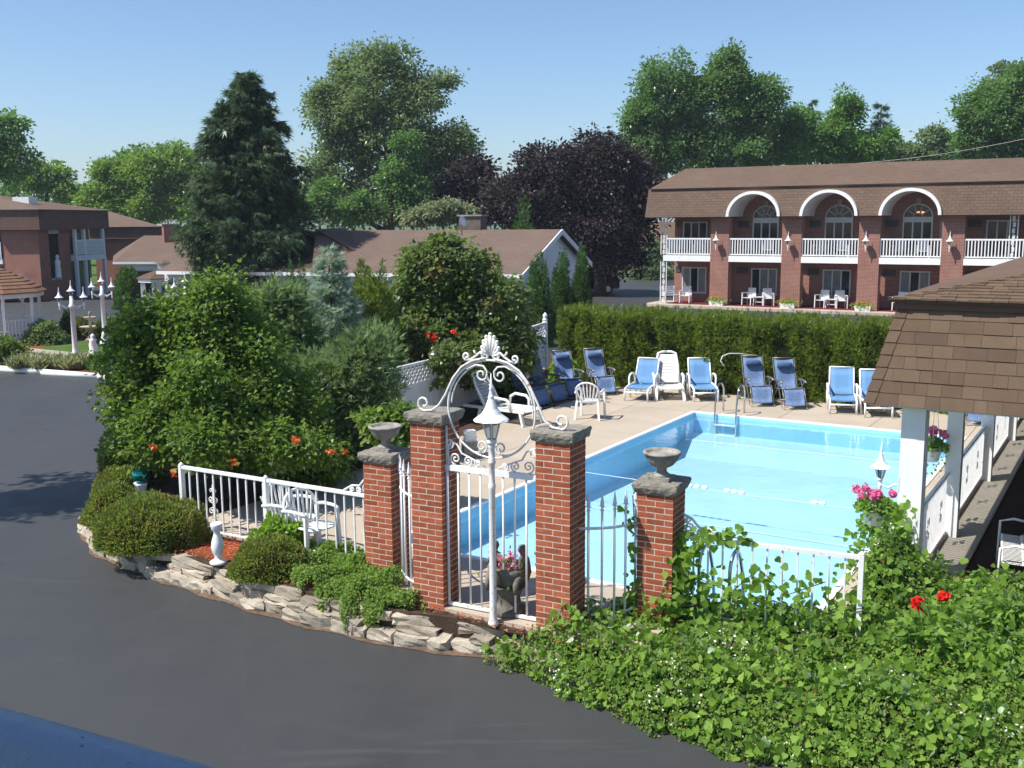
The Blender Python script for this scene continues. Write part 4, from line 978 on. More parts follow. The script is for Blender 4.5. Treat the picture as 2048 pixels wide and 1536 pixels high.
for s in (-1, 1):
    # seated child figure as one continuous lathe-limbed body
    m = MB(); x = s*0.19
    m.tube([(x, 0.02, 0.42), (x, 0.03, 0.5), (x*0.98, 0.03, 0.58), (x*0.96, 0.02, 0.66), (x*0.95, 0.01, 0.695), (x*0.95, 0.005, 0.72), (x*0.94, 0, 0.77), (x*0.94, 0, 0.815), (x*0.94, 0, 0.83)], [0.055, 0.075, 0.068, 0.062, 0.03, 0.036, 0.056, 0.042, 0.008], 12)
    m.tube([(x, 0.0, 0.46), (x*0.95, -0.12, 0.47), (x*0.93, -0.17, 0.40), (x*0.93, -0.18, 0.30)], [0.05, 0.042, 0.034, 0.026], 8)
    m.tube([(x*1.2, 0.02, 0.64), (x*1.25, -0.04, 0.55), (x*0.8, -0.09, 0.55)], [0.028, 0.024, 0.018], 8)
    m.obj('figure', ST, t, True)
rg = np.random.default_rng(3); n = 55; pts = rg.normal(size=(n, 3)) * np.array([0.10, 0.08, 0.04]) + np.array([0, -0.02, 0.63])
tag(inst('flowers', leaf_mesh('flowers', pts, rdir(n, rg), rdir(n, rg) + np.array([0, -0.3, 0.8]), np.full(n, 0.05), M['fl_pink'], 'heart', 0.9), t), kind='stuff')
n = 120; pts = rg.normal(size=(n, 3)) * np.array([0.12, 0.10, 0.05]) + np.array([0, -0.02, 0.58])
tag(inst('leaves', leaf_mesh('leaves', pts, rdir(n, rg), rdir(n, rg) + np.array([0, -0.3, 0.8]), np.full(n, 0.055), M['lf_ivy'], 'fold', 0.6), t), kind='stuff')
# curved hose rail at the hedge
t = thing('bent_pipe', 'thin bent white pipe arching out of the hedge near the ladder', 'pipe', G(1535, 790))
c = P(1480, 735, 25.2); base = Vector(t.location)
MB().tube([Vector(P(x, y, Y)) - base for x, y, Y in ((1449, 733, 24.9), (1441, 722, 24.9), (1445, 712, 24.95), (1458, 707, 25.0), (1478, 707, 25.1), (1500, 710, 25.3), (1530, 712, 25.5), (1536, 740, 25.5), (1535, 788, 25.4))], 0.012, 6).obj('tube', M['white'], t, True)

# white vinyl fence with lattice top
def vinyl(label, pts, h=1.40):
    t = thing('lattice_fence', label, 'fence', (pts[0].x, pts[0].y, 0))
    o = pts[0]
    for i, p in enumerate(pts):
        q = p - o; MB().box((q.x, q.y, h/2 + 0.03), (0.125, 0.125, h + 0.06), math.atan2((pts[-1]-o).y, (pts[-1]-o).x)).obj('post', M['white'], t)
        MB().lathe([(0.085, h+0.06), (0.09, h+0.08), (0.055, h+0.10), (0.05, h+0.12), (0.075, h+0.17), (0.07, h+0.21), (0.03, h+0.26), (0.005, h+0.285)], 14, (q.x, q.y, 0)).obj('post_finial', M['white'], t, True)
    for a, b in zip(pts[:-1], pts[1:]):
        a, b = a - o, b - o; L = (b-a).length; d = (b-a)/L; rz = math.atan2(d.y, d.x)
        def bb(x0, x1, z0, z1, w, name):
            c = a + d*((x0+x1)/2); MB().box((c.x, c.y, (z0+z1)/2), (x1-x0, w, z1-z0), rz).obj(name, M['white'], t)
        bb(0.06, L-0.06, h-0.06, h, 0.06, 'top_rail'); bb(0.06, L-0.06, h-0.50, h-0.43, 0.06, 'mid_rail'); bb(0.06, L-0.06, 0.06, 0.14, 0.06, 'bottom_rail')
        nb = max(1, round((L-0.12)/0.20))
        for k in range(nb): bb(0.062 + (L-0.124)*k/nb + 0.002, 0.062 + (L-0.124)*(k+1)/nb - 0.002, 0.14, h-0.50, 0.03, 'board')
        step = 0.155; n = int((L-0.12)/step); zl, zh = h-0.43, h-0.06; hh = zh - zl
        for k in range(-2, n+1):
            for sg in (-1, 1):
                x0 = 0.06 + k*step; x1 = x0 + hh; za, zb_ = (zl, zh) if sg > 0 else (zh, zl)
                if x1 > L - 0.06: f = (L-0.06-x0)/hh; x1, zb_ = L-0.06, lerp(za, zb_, f)
                if x0 < 0.06: f = (0.06-x0)/hh; x0, za = 0.06, lerp(za, zb_, f)
                if x1 - x0 < 0.03: continue
                off = V(-d.y, d.x, 0)*0.006*sg
                MB().bar(a + d*x0 + off + V(0, 0, za), a + d*x1 + off + V(0, 0, zb_), 0.010, 0.052, (0, 0, 1)).obj('lattice_strip', M['white'], t)
    return t
vinyl('white vinyl fence with lattice top running from juniper to hedge', [V(-3.1, 19.9, 0), V(-1.72, 22.65, 0), V(-0.78, 25.4, 0), V(0.12, 28.1, 0), V(1.0, 30.7, 0)])
# ------------------------------------------------------------------ porch on the pool's long side
SHC = [C(0.152, 0.104, 0.070), C(0.162, 0.112, 0.076), C(0.143, 0.096, 0.066), C(0.130, 0.087, 0.062)]
def shingle_mat(i, c):
    return mat_speckle('roof_shingle_%d' % i, tuple(x*0.92 for x in c[:3]) + (1,), tuple(x*1.08 for x in c[:3]) + (1,), 5, 0.95, 0.08, 110, 0.5, 0.004, rnd=0.05)
SH = [shingle_mat(i, c) for i, c in enumerate(SHC)]
porch = thing('pool_porch', 'shingled porch roof on white columns beside the pool', 'porch', U(6.39, 2.0, 0.0), RZ_POOL)
def pl(a, b, z=0.0): return V(a - 6.39, b - 2.0, z)   # pool coordinates -> porch frame
A0, B0, ZE = 5.86, 1.64, 2.20; INS, ZT = 0.29, 3.36; AW, BLEN = 6.0, 15.0
A1, B1 = A0 + INS, B0 + INS
MB().slab([pl(A0+.02, B0+.02, ZE), pl(A0+AW, B0+.02, ZE), pl(A0+AW, B1, ZT), pl(A1, B1, ZT)], 0.03).obj('roof_board', SH[3], porch)
MB().slab([pl(A0+.02, B0+BLEN, ZE), pl(A0+.02, B0+.02, ZE), pl(A1, B1, ZT), pl(A1, B0+BLEN, ZT)], 0.03).obj('roof_board', SH[3], porch)
MB().b2(-0.50, AW-0.55, -0.33, BLEN-0.4, ZE-0.02, ZE+0.0).obj('soffit', M['white'], porch)
rg = random.Random(11); nc = 8; slen = math.hypot(INS, ZT-ZE); ex = slen/nc
up = V(0, INS, ZT-ZE).normalized(); nrm = V(0, -(ZT-ZE), INS).normalized()
for k in range(nc):
    x = -0.0; s0 = k*ex; ed = A0 + INS*(s0/slen)
    pos = ed + 0.075 + rg.uniform(0, 0.03)
    while pos < A0 + 4.6:
        w = rg.choice((0.14, 0.16, 0.18, 0.22, 0.30, 0.36)); th = rg.choice((0.006, 0.006, 0.011))
        base = pl(pos, B0, ZE) + up*s0
        c0 = base + nrm*0.004; m = MB()
        p = [c0, c0 + V(w-0.003, 0, 0), c0 + V(w-0.003, 0, 0) + up*(ex+0.03), c0 + up*(ex+0.03)]
        q = [v + nrm*(th + 0.006) for v in p[:2]] + [v + nrm*0.003 for v in p[2:]]
        m.add(p + q, [(3, 2, 1, 0), (4, 5, 6, 7), (0, 1, 5, 4), (1, 2, 6, 5), (2, 3, 7, 6), (3, 0, 4, 7)])
        m.obj('shingle', SH[rg.choice((0, 0, 0, 1, 1, 2, 2, 3))], porch); pos += w
for k in range(nc):   # hip caps folded over the corner
    s0 = k*ex; f0, f1 = s0/slen, (s0+ex+0.03)/slen
    e0 = pl(A0 + INS*f0, B0 + INS*f0, lerp(ZE, ZT, f0)); e1 = pl(A0 + INS*f1, B0 + INS*f1, lerp(ZE, ZT, f1))
    o = V(-0.01, -0.01, 0.006)*1.4; w = 0.135; nn = 0.014
    m = MB(); a, b = e0 + o*1.3, e1 + o*0.5
    m.add([a, a + V(w, 0, 0.0) + nrm*nn*0.5, b + V(w, 0, 0) + nrm*nn*0.3, b, a + V(0, w, 0), b + V(0, w, 0)], [(0, 1, 2, 3), (0, 3, 5, 4)])
    m.obj('hip_shingle', SH[rg.choice((2, 2, 0, 3))], porch)
# gutter board and low upper roof
SL = 0.19; OV = 0.10
for nm, z0, z1, ov in (('gutter', ZT-0.03, ZT+0.05, 0.05), ('drip_edge', ZT+0.05, ZT+0.075, 0.10)):
    mt = mat_paint('brown_gutter', C(0.12, 0.055, 0.04)) if nm == 'gutter' else SH[0]
    MB().b2(A1-ov-6.39, A0+AW-6.39, B1-ov-2.0, B1-ov-2.0+0.06, z0, z1).obj(nm, mt, porch)
    MB().b2(A1-ov-6.39, A1-ov-6.39+0.06, B1-ov-2.0+0.062, BLEN-0.4, z0, z1).obj(nm, mt, porch)
ZR = ZT + 0.08; AR, BR = A1 - 0.12, B1 - 0.12; T = 2.9
MB().add([pl(AR, BR, ZR), pl(AR+2*T, BR, ZR), pl(AR+T, BR+T, ZR+SL*T)], [(0, 1, 2)]).obj('roof_board', SH[3], porch)
MB().add([pl(AR, BR, ZR), pl(AR+T, BR+T, ZR+SL*T), pl(AR+T, BR+BLEN, ZR+SL*T), pl(AR, BR+BLEN, ZR)], [(0, 1, 2, 3)]).obj('roof_slope', mat_shingle_far('porch_shingles', SHC[0], SHC[2], C(0.06, 0.035, 0.03), tuple(E2), tuple((E1*0.98 + V(0, 0, 0.19)).normalized()), 0.25, 0.13), porch)
MB().add([pl(AR+2*T, BR, ZR), pl(AR+2*T, BR+BLEN, ZR), pl(AR+T, BR+BLEN, ZR+SL*T), pl(AR+T, BR+T, ZR+SL*T)], [(0, 1, 2, 3)]).obj('roof_slope', SH[0], porch)
upv = V(0, 1, SL).normalized(); nz = V(0, -SL, 1).normalized()
for k in range(9):
    s0 = k*0.145; pos = AR + s0*0.98 + 0.06
    while pos < AR + 3.4:
        w = rg.choice((0.15, 0.17, 0.2, 0.24)); c0 = pl(pos, BR, ZR) + upv*(s0 - 0.01 + rg.uniform(-0.012, 0.012)) + nz*0.004
        li = rg.uniform(0.010, 0.026); p = [c0, c0 + V(w-0.005, 0, 0), c0 + V(w-0.005, 0, 0) + upv*0.17, c0 + upv*0.17]
        q = [p[0] + nz*(li+rg.uniform(0, .006)), p[1] + nz*li, p[2] + nz*0.004, p[3] + nz*0.004]
        MB().add(p + q, [(3, 2, 1, 0), (4, 5, 6, 7), (0, 1, 5, 4), (1, 2, 6, 5), (2, 3, 7, 6), (3, 0, 4, 7)]).obj('shingle', SH[rg.choice((0, 1, 1, 2))], porch); pos += w
for k in range(15):
    s0 = k*0.16; e = pl(AR + s0, BR + s0, ZR + SL*s0 + 0.012 + 0.0); f = pl(AR + s0 + 0.19, BR + s0 + 0.19, ZR + SL*(s0+0.19) + 0.004)
    lf = V(0, 0, 0.018)
    MB().add([e + lf, e + V(0.15, 0, 0.004) + lf*.6, f + V(0.15, 0, 0.0), f, e + V(0, 0.15, 0.004) + lf*.6, f + V(0, 0.15, 0.0)], [(0, 1, 2, 3), (0, 3, 5, 4)]).obj('hip_shingle', SH[rg.choice((0, 1, 2))], porch)
# columns, floor, railing
for a, b in ((6.39, 2.0), (6.55, 4.15), (6.55, 7.75), (6.55, 11.5)):
    w = 0.27 if b < 3 else 0.20
    MB().b2(a-6.39-w/2, a-6.39+w/2, b-2-w/2, b-2+w/2, -0.1, ZE-0.02).obj('column', M['white'], porch)
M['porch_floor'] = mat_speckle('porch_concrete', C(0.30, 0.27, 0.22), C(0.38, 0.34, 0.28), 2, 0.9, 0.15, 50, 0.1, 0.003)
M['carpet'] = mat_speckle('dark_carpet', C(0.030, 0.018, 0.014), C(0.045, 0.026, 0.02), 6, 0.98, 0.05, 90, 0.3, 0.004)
struct('porch_walk', MB().prism([U(6.42, 1.7), U(6.95, 1.7), U(6.95, 15), U(6.42, 15)], -0.1, 0.004), M['porch_floor'])
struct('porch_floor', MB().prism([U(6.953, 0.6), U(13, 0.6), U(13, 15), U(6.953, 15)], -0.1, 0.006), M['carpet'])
MB().b2(6.945-6.39, 6.965-6.39, -0.2, 12.8, 0.006, 0.03).obj('carpet_edge', mat_paint('maroon_trim', C(0.07, 0.02, 0.025)), porch)
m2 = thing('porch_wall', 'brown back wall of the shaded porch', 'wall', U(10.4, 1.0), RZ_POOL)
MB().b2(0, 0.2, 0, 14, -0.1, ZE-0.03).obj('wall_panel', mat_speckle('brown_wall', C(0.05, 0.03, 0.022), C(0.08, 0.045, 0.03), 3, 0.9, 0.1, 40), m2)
rail = thing('porch_railing', 'white porch railing with dense thin balusters beside the pool', 'railing', U(6.50, 2.15, 0.0), RZ_POOL)
bal = MB().b2(-0.006, 0.006, -0.008, 0.008, 0.10, 0.90).mesh('baluster', M['white_iron_clean'])
Lr = 12.0
for b0, b1 in ((0.0, 1.88), (2.12, 5.48), (5.72, 9.23), (9.47, Lr)):
    MB().b2(-0.022, 0.022, b0, b1, 0.895, 0.93).obj('top_rail', M['white_iron_clean'], rail)
    MB().b2(-0.016, 0.016, b0, b1, 0.075, 0.10).obj('bottom_rail', M['white_iron_clean'], rail)
    MB().b2(-0.035, 0.035, b0, b1, 0.0, 0.035).obj('kick_board', mat_paint('maroon_board', C(0.16, 0.09, 0.09)), rail)
    n = round((b1-b0)/0.095)
    for k in range(1, n): inst('baluster', bal, rail, (0, b0 + (b1-b0)*k/n, 0))
    np_ = max(1, round((b1-b0)/1.1))
    for k in range(np_):
        y = b0 + (b1-b0)*(k+0.5)/np_
        m = MB()
        for sy in (-1, 1):
            for sz in (-1, 1): m.tube([(-0.012, y + sy*p[0], 0.5 + sz*p[1]) for p in [(0.005, 0.02)] + spiral((0.045, 0.10), 0.045, 1.1, -math.pi/2, 1, 10, 0.3)], 0.009, 5)
        m.obj('ornament', M['white_iron'], rail, True)
    if b0 > 0:
        for bb in (b0+0.03, b1-0.03): MB().b2(-0.03, 0.03, bb-0.025, bb+0.025, 0, 0.95).obj('post', M['white_iron_clean'], rail)
# wall lantern and hanging baskets
q = U(6.39 - 0.135, 1.9)
lq = P(1755, 905, 12.0)
wl = thing('wall_lantern', 'white lantern bracketed to the porch column above the water', 'lantern', (q.x - 0.22*E1.x, q.y - 0.22*E1.y, 1.16), RZ_POOL)
lantern(wl, 0.05, 0.62)
MB().tube([(0, 0, 0.06), (0.03, 0, 0.0), (0.10, 0, -0.02), (0.17, 0, 0.03), (0.225, 0, 0.03)], 0.012, 6).obj('bracket', M['white'], wl, True)
MB().box((0.222, 0, 0.04), (0.012, 0.08, 0.18)).obj('back_plate', M['white'], wl)
MB().lathe([(0.006, -0.14), (0.02, -0.10), (0.012, -0.05), (0.025, -0.02), (0.02, 0.05)], 10).obj('drop_finial', M['white'], wl, True)
def basket(label, loc, hook, seed):
    t = thing('hanging_basket', label, 'hanging basket', loc, 0.2, 'hanging flower baskets on the porch')
    MB().lathe([(0.085, 0), (0.10, 0.02), (0.13, 0.15), (0.14, 0.165), (0.135, 0.18), (0.12, 0.16)], 18).obj('pot', M['white'], t, True)
    for k in range(3):
        a = k*2.1; MB().tube([(0.13*math.cos(a), 0.13*math.sin(a), 0.17), (0, 0, hook)], 0.004, 5).obj('hanger', M['white'], t)
    rg = np.random.default_rng(seed); n = 420
    d = rdir(n, rg); d[:, 2] = np.abs(d[:, 2])*0.9 - 0.25; pts = d*np.array([0.20, 0.20, 0.16])*rg.uniform(0.6, 1.05, (n, 1)) + np.array([0, 0, 0.21])
    tag(inst('foliage', leaf_mesh('foliage', pts, d + rdir(n, rg)*0.6, rdir(n, rg) + np.array([0, 0, 0.8]), 0.05*rg.uniform(0.6, 1.3, n), M['lf_ivy'], 'heart', 0.9), t), kind='stuff')
    for k in range(9):
        c = rg.normal(size=3)*np.array([0.12, 0.12, 0.05]) + np.array([-0.02, -0.03, 0.36]); m = 45
        pts = c + rdir(m, rg)*0.04
        tag(inst('bloom', leaf_mesh('bloom', pts, rdir(m, rg), pts - c + np.array([0, 0, 0.02]), np.full(m, 0.035), M['fl_pink'], 'heart', 1.0), t), kind='stuff')
    n = 110; a = rg.uniform(0, 6.28, n); r = rg.uniform(0.14, 0.2, n); pts = np.stack([np.cos(a)*r, np.sin(a)*r, 0.2 - rg.uniform(0, 1, n)**1.5*0.38], 1)
    tag(inst('trailing_stems', leaf_mesh('trailing_stems', pts, rdir(n, rg) + np.array([0, 0, -0.8]), rdir(n, rg), 0.045*rg.uniform(0.6, 1.3, n), M['lf_cover'], 'fold', 0.7), t), kind='stuff')
q = P(1747, 1048, 11.75); basket('pink flower basket hanging below the porch lantern', q, 1.12 - q.z + 0.06, 1)
q = P(1862, 922, 14.0); basket('pink flower basket hanging between the two porch columns', q, ZE - 0.04 - q.z, 2)
# glider bench in the porch
q = G(2040, 1172, 0.01)
t = thing('metal_bench', 'white wire mesh garden bench in the dark porch', 'bench', q, math.radians(-115))
for z, y in ((0.45, 0.0), (0.45, -0.22), (0.62, 0.10), (0.78, 0.13), (0.92, 0.15)):
    MB().tube([(-0.6, y, z), (0.6, y, z)], 0.014, 6).obj('bar', M['white_iron'], t)
for k in range(25):
    x = -0.6 + 1.2*k/24; MB().tube([(x, -0.24, 0.45), (x, 0.0, 0.44), (x, 0.09, 0.55), (x, 0.15, 0.92)], 0.005, 4).obj('wire', M['white_iron'], t)
for s in (-1, 1):
    MB().tube([(s*0.6, -0.26, 0), (s*0.6, -0.25, 0.62), (s*0.6, -0.1, 0.66), (s*0.6, 0.1, 0.63)], 0.016, 6).obj('arm', M['white_iron'], t, True)
    MB().tube([(s*0.6, 0.2, 0), (s*0.6, 0.08, 0.4), (s*0.6, 0.16, 0.96)], 0.016, 6).obj('leg', M['white_iron'], t, True)

# ------------------------------------------------------------------ hotel wing across the lot
HO = V(8.55, 58.0, -0.25); HA = math.radians(-31); HU = V(math.cos(HA), math.sin(HA), 0); HV = V(-HU.y, HU.x, 0)
def hp(u, v, z): p = HO + HU*u + HV*v; return V(p.x, p.y, z)
def hu(px, v=0.0):
    r = ray(px, 440); o = HO + HV*v; d = r.x*HU.y - r.y*HU.x
    s = (o.x*HU.y - o.y*HU.x)/d; q = V(r.x*s, r.y*s, 0) - V(o.x, o.y, 0); return q.dot(HU)
Z = lambda z: z + 0.25        # absolute height -> hotel frame
HB = mat_brickwall('hotel_brick', C(0.245, 0.086, 0.060), C(0.30, 0.118, 0.084), C(0.42, 0.34, 0.28))
SHH = lambda nm, upd: mat_shingle_far(nm, C(0.122, 0.082, 0.058), C(0.150, 0.103, 0.074), C(0.060, 0.040, 0.032), tuple(HU), tuple(upd), 0.33, 0.15)
hotel = thing('hotel_wing', 'two-storey brick hotel wing with three white arches and balconies', 'building', HO, HA)
HW = M['white']; HEND = 27.0; ULEFT = -0.15
MB().b2(ULEFT, HEND, 1.8, 6.6, 0, Z(4.55)).obj('wall', HB, hotel)
MB().b2(ULEFT, HEND, 1.795, 1.799, Z(4.55), Z(6.0)).obj('upper_wall', HB, hotel)
PK = [2.65 + 3.905*k for k in range(7)]
for k, u in enumerate(PK):
    MB().b2(u, u+1.03, 0.0, 0.55, 0, Z(4.5)).obj('brick_pier', HB, hotel)
# mansard skirt with arch openings
V0, V1, ZS, ZB = -0.52, -0.02, 4.50, 6.06
arch = [((PK[k] + 1.03 + PK[k+1])/2) for k in range(3)]; AR_ = 1.44
vz = lambda z: lerp(V0, V1, (z-ZS)/(ZB-ZS))
m = MB(); cuts = [ULEFT - 0.85]
for c in arch: cuts += [c - AR_, c + AR_]
cuts.append(HEND)
for i in range(0, len(cuts), 2): m.add([(cuts[i], V0, Z(ZS)), (cuts[i+1], V0, Z(ZS)), (cuts[i+1], V1, Z(ZB)), (cuts[i], V1, Z(ZB))], [(0, 1, 2, 3)])
AH = 1.30
for c in arch:
    th = np.linspace(math.pi, 0, 21)
    for a, b in zip(th[:-1], th[1:]):
        p = [(c + AR_*math.cos(q), ZS + AH*math.sin(q)) for q in (a, b)]
        m.add([(p[0][0], vz(p[0][1]), Z(p[0][1])), (p[1][0], vz(p[1][1]), Z(p[1][1])), (p[1][0], V1, Z(ZB)), (p[0][0], V1, Z(ZB))], [(0, 1, 2, 3)])
UPM = (HV*0.31 + V(0, 0, 0.95)).normalized()
m.obj('mansard', SHH('mansard_shingles', UPM), hotel)
m = MB(); m.add([(ULEFT-0.85, V0, Z(ZS)), (ULEFT-0.6, V1, Z(ZB)), (ULEFT-0.6, 6.6, Z(ZB)), (ULEFT-0.85, 7.1, Z(ZS))], [(0, 3, 2, 1)])
m.obj('mansard', SHH('mansard_shingles_side', UPM), hotel)
VR, ZRg = 3.2, 7.25
UPR = (HV*0.93 + V(0, 0, 0.36)).normalized()
MB().slab([(ULEFT-0.72, V1-0.14, Z(ZB)-0.01), (HEND, V1-0.14, Z(ZB)-0.01), (HEND, VR, Z(ZRg)), (ULEFT+0.0, VR, Z(ZRg))], 0.07).obj('roof', SHH('roof_shingles', UPR), hotel)
MB().slab([(HEND, 6.9, Z(ZB)), (ULEFT-0.72, 6.9, Z(ZB)), (ULEFT+0.0, VR, Z(ZRg)), (HEND, VR, Z(ZRg))], 0.07).obj('roof', SHH('roof_shingles_back', UPR), hotel)
MB().slab([(ULEFT-0.72, 6.9, Z(ZB)), (ULEFT-0.72, V1-0.14, Z(ZB)-0.02), (ULEFT+0.0, VR, Z(ZRg)-0.01)], 0.06).obj('roof', SHH('roof_shingles_end', UPR), hotel)
m = MB(); sc_ = [ULEFT-0.8]
for c in arch: sc_ += [c - AR_, c + AR_]
sc_.append(HEND)
for i in range(0, len(sc_), 2): MB().b2(sc_[i], sc_[i+1], V0+0.02, 1.79, Z(ZS)-0.03, Z(ZS)-0.004).obj('soffit', M['dark'] if 0 else mat_paint('brown_soffit', C(0.20, 0.13, 0.10)), hotel)
for c in arch:
    th = np.linspace(math.pi, 0, 25); m = MB(); n = len(th)
    ring = lambda r, h, v: [(c + r*math.cos(a), v, Z(ZS) + h*math.sin(a)) for a in th]
    a_, b_, c_, d_ = ring(AR_+0.01, AH+0.01, V0-0.07), ring(AR_-0.14, AH-0.14, V0-0.07), ring(AR_-0.14, AH-0.14, 1.79), ring(AR_+0.01, AH+0.01, 0.30)
    m.v = a_ + b_ + c_ + d_
    for i in range(n-1): m.f += [(i, i+1, n+i+1, n+i), (n+i, n+i+1, 2*n+i+1, 2*n+i), (3*n+i, 3*n+i+1, i+1, i)]
    m.obj('arch', HW, hotel)
# balcony slabs, fascia, railings
spans = [(0.06, PK[0])] + [(PK[k]+1.03, PK[k+1]) for k in range(6)]
for i, (u0, u1) in enumerate(spans):
    MB().b2(u0 if i else -0.1, u1, 0.055, 1.78, Z(2.16), Z(2.34)).obj('balcony_slab', M['concrete_grey'], hotel)
    MB().b2(u0 if i else -0.1, u1, 0.0, 0.05, Z(2.10), Z(2.42)).obj('fascia', HW, hotel)
    rl = MB().b2(u0, u1, 0.05, 0.12, Z(3.28), Z(3.36)).obj('balcony_railing', HW, hotel)
    MB().b2(u0, u1, 0.06, 0.11, Z(2.46), Z(2.52)).obj('bottom_rail', HW, rl)
    n = max(3, round((u1-u0)/0.15)); me = MB().b2(-0.026, 0.026, 0.06, 0.11, Z(2.52), Z(3.28)).mesh('baluster', HW)
    for k in range(n+1): inst('baluster', me, rl, (lerp(u0+0.03, u1-0.03, k/n), 0, 0))
rl = MB().b2(-0.06, 0.01, 0.1, 1.78, Z(3.28), Z(3.36)).obj('balcony_railing', HW, hotel)
MB().b2(-0.05, 0.0, 0.1, 1.78, Z(2.46), Z(2.52)).obj('bottom_rail', HW, rl)
me = MB().b2(-0.055, 0.0, -0.026, 0.026, Z(2.52), Z(3.28)).mesh('baluster', HW)
for k in range(12): inst('baluster', me, rl, (0, 0.2 + k*0.14, 0))
# windows
GL = M['glass']; FR = mat_paint('grey_white_frame', C(0.55, 0.57, 0.57)); CURT = mat_speckle('pale_curtain', C(0.16, 0.18, 0.17), C(0.24, 0.26, 0.25), 3, 0.9, 0.1, 0)
def window(u0, u1, z0, z1, n=3, curtain=False, arch_=False, parent=None):
    f = MB(); y0, y1 = 1.735, 1.798
    fw = 0.07
    f.b2(u0, u1, y0, y1, Z(z1)-fw, Z(z1)); f.b2(u0, u1, y0, y1, Z(z0), Z(z0)+fw)
    for k in range(n+1):
        x = lerp(u0+fw/2, u1-fw/2, k/n); f.b2(x-fw/2, x+fw/2, y0+0.003, y1-0.003, Z(z0)+fw, Z(z1)-fw)
    w = f.obj('window', FR, hotel)
    for k in range(n):
        x0, x1 = lerp(u0+fw/2, u1-fw/2, k/n)+fw/2, lerp(u0+fw/2, u1-fw/2, (k+1)/n)-fw/2
        MB().b2(x0, x1, 1.772, 1.78, Z(z0)+fw, Z(z1)-fw).obj('pane', GL if not (curtain and (k + round(u0)) % 3 != 1) else CURT, w)
    if arch_:
        c = (u0+u1)/2; r = (u1-u0)/2; zb = z1 + 0.06
        MB().b2(u0, u1, y0, y1, Z(z1)+0.003, Z(z1)+0.20).obj('transom', FR, w)
        th = np.linspace(math.pi, 0, 17); zc = Z(z1)+0.2
        m = MB(); m.v = [(c + r*math.cos(a), y0, zc + r*0.92*math.sin(a)) for a in th] + [(c + (r-0.06)*math.cos(a), y0, zc + (r-0.06)*0.92*math.sin(a)) for a in th]
        m.v += [(p[0], y1, p[2]) for p in m.v[:17]]
        m.f = [(i, i+1, 17+i+1, 17+i) for i in range(16)] + [(34+i, 34+i+1, i+1, i) for i in range(16)]
        for a in (0.2*math.pi, 0.4*math.pi, 0.6*math.pi, 0.8*math.pi): m.bar((c + 0.22*math.cos(a), y0+0.01, zc + 0.2*math.sin(a)), (c + (r-.05)*math.cos(a), y0+0.01, zc + (r-.05)*0.92*math.sin(a)), 0.03, 0.03, (0, 1, 0))
        m.tube([(c + 0.22*math.cos(a), y0+0.012, zc + 0.2*math.sin(a)) for a in th], 0.016, 5)
        m.obj('fanlight', FR, w)
        m = MB(); m.add([(c + (r-.03)*math.cos(a), 1.775, zc + (r-.03)*0.92*math.sin(a)) for a in th], [tuple(range(17))[::-1]]); m.obj('pane', GL, w)
        MB().add([(c-0.09, y0-0.01, zc + r*0.92), (c+0.09, y0-0.01, zc + r*0.92), (c+0.14, y0-0.01, zc + r*0.92 + 0.26), (c-0.14, y0-0.01, zc + r*0.92 + 0.26), (c-0.09, 1.79, zc + r*0.92), (c+0.09, 1.79, zc + r*0.92), (c+0.14, 1.79, zc + r*0.92 + 0.26), (c-0.14, 1.79, zc + r*0.92 + 0.26)], [(0, 1, 2, 3), (0, 4, 5, 1), (1, 5, 6, 2), (2, 6, 7, 3), (3, 7, 4, 0)]).obj('keystone', mat_paint('dim_stone', C(0.30, 0.27, 0.25)), w)
    return w
wins = [1.08] + arch + [PK[3]+1.03+1.44, PK[4]+1.03+1.44, PK[5]+1.03+1.44]
GR = mat_paint('dark_grille', C(0.07, 0.075, 0.075))
for i, c in enumerate(wins):
    window(c-0.73, c+0.73, 0.22, 1.70, 3, curtain=True)
    window(c-0.72, c+0.72, 2.50, 4.24 if i not in (1, 2, 3) else 4.22, 3, curtain=False, arch_=i in (1, 2, 3))
    for z0 in (1.40, 3.92):
        g = MB().b2(c-1.55 if i else c-1.12, c-0.93 if i else c-0.84, 1.76, 1.797, Z(z0), Z(z0)+0.36).obj('air_vent', GR, hotel)
        for k in range(4): MB().b2((c-1.53 if i else c-1.10), (c-0.95 if i else c-0.86), 1.745, 1.758, Z(z0)+0.04+0.08*k, Z(z0)+0.075+0.08*k).obj('louvre', mat_paint('grille_slat', C(0.14, 0.15, 0.15)) if k == 0 and i == 0 and z0 < 2 else GR, g)
    if i in (1, 2, 3) : MB().b2(c+1.05, c+1.45, 1.765, 1.797, Z(2.5), Z(4.2)).obj('door', mat_paint('door_grey', C(0.30, 0.31, 0.32)) if i == 3 else GR, hotel)
# warm lit chandelier seen in the third fanlight
EM = NT('lamp_glow'); e = EM.n("ShaderNodeEmission"); e.inputs[0].default_value = C(1.0, 0.30, 0.12); e.inputs[1].default_value = 3.0; EM.l(e.outputs[0], EM.out.inputs[0])
t = thing('chandelier', 'small lit chandelier behind the fan window of the farthest arch'.replace('the farthest arch', 'the arch beside the porch roof'), 'chandelier', hp(arch[2] + 0.12, 1.70, 4.62), HA)
MB().tube([(0, 0, 0.0), (0, 0, 0.18)], 0.012, 5).obj('stem', M['grey_steel'], t)
for k in range(6):
    a = k*1.05; MB().tube([(0, 0, 0.02), (0.13*math.cos(a), 0.03*math.sin(a), 0.0)], 0.008, 4).obj('arm', M['grey_steel'], t)
    MB().ball((0.15*math.cos(a), 0.035*math.sin(a), 0.03 + 0.03*math.sin(a*2)), 0.024, 6, 4).obj('bulb', EM.m, t)
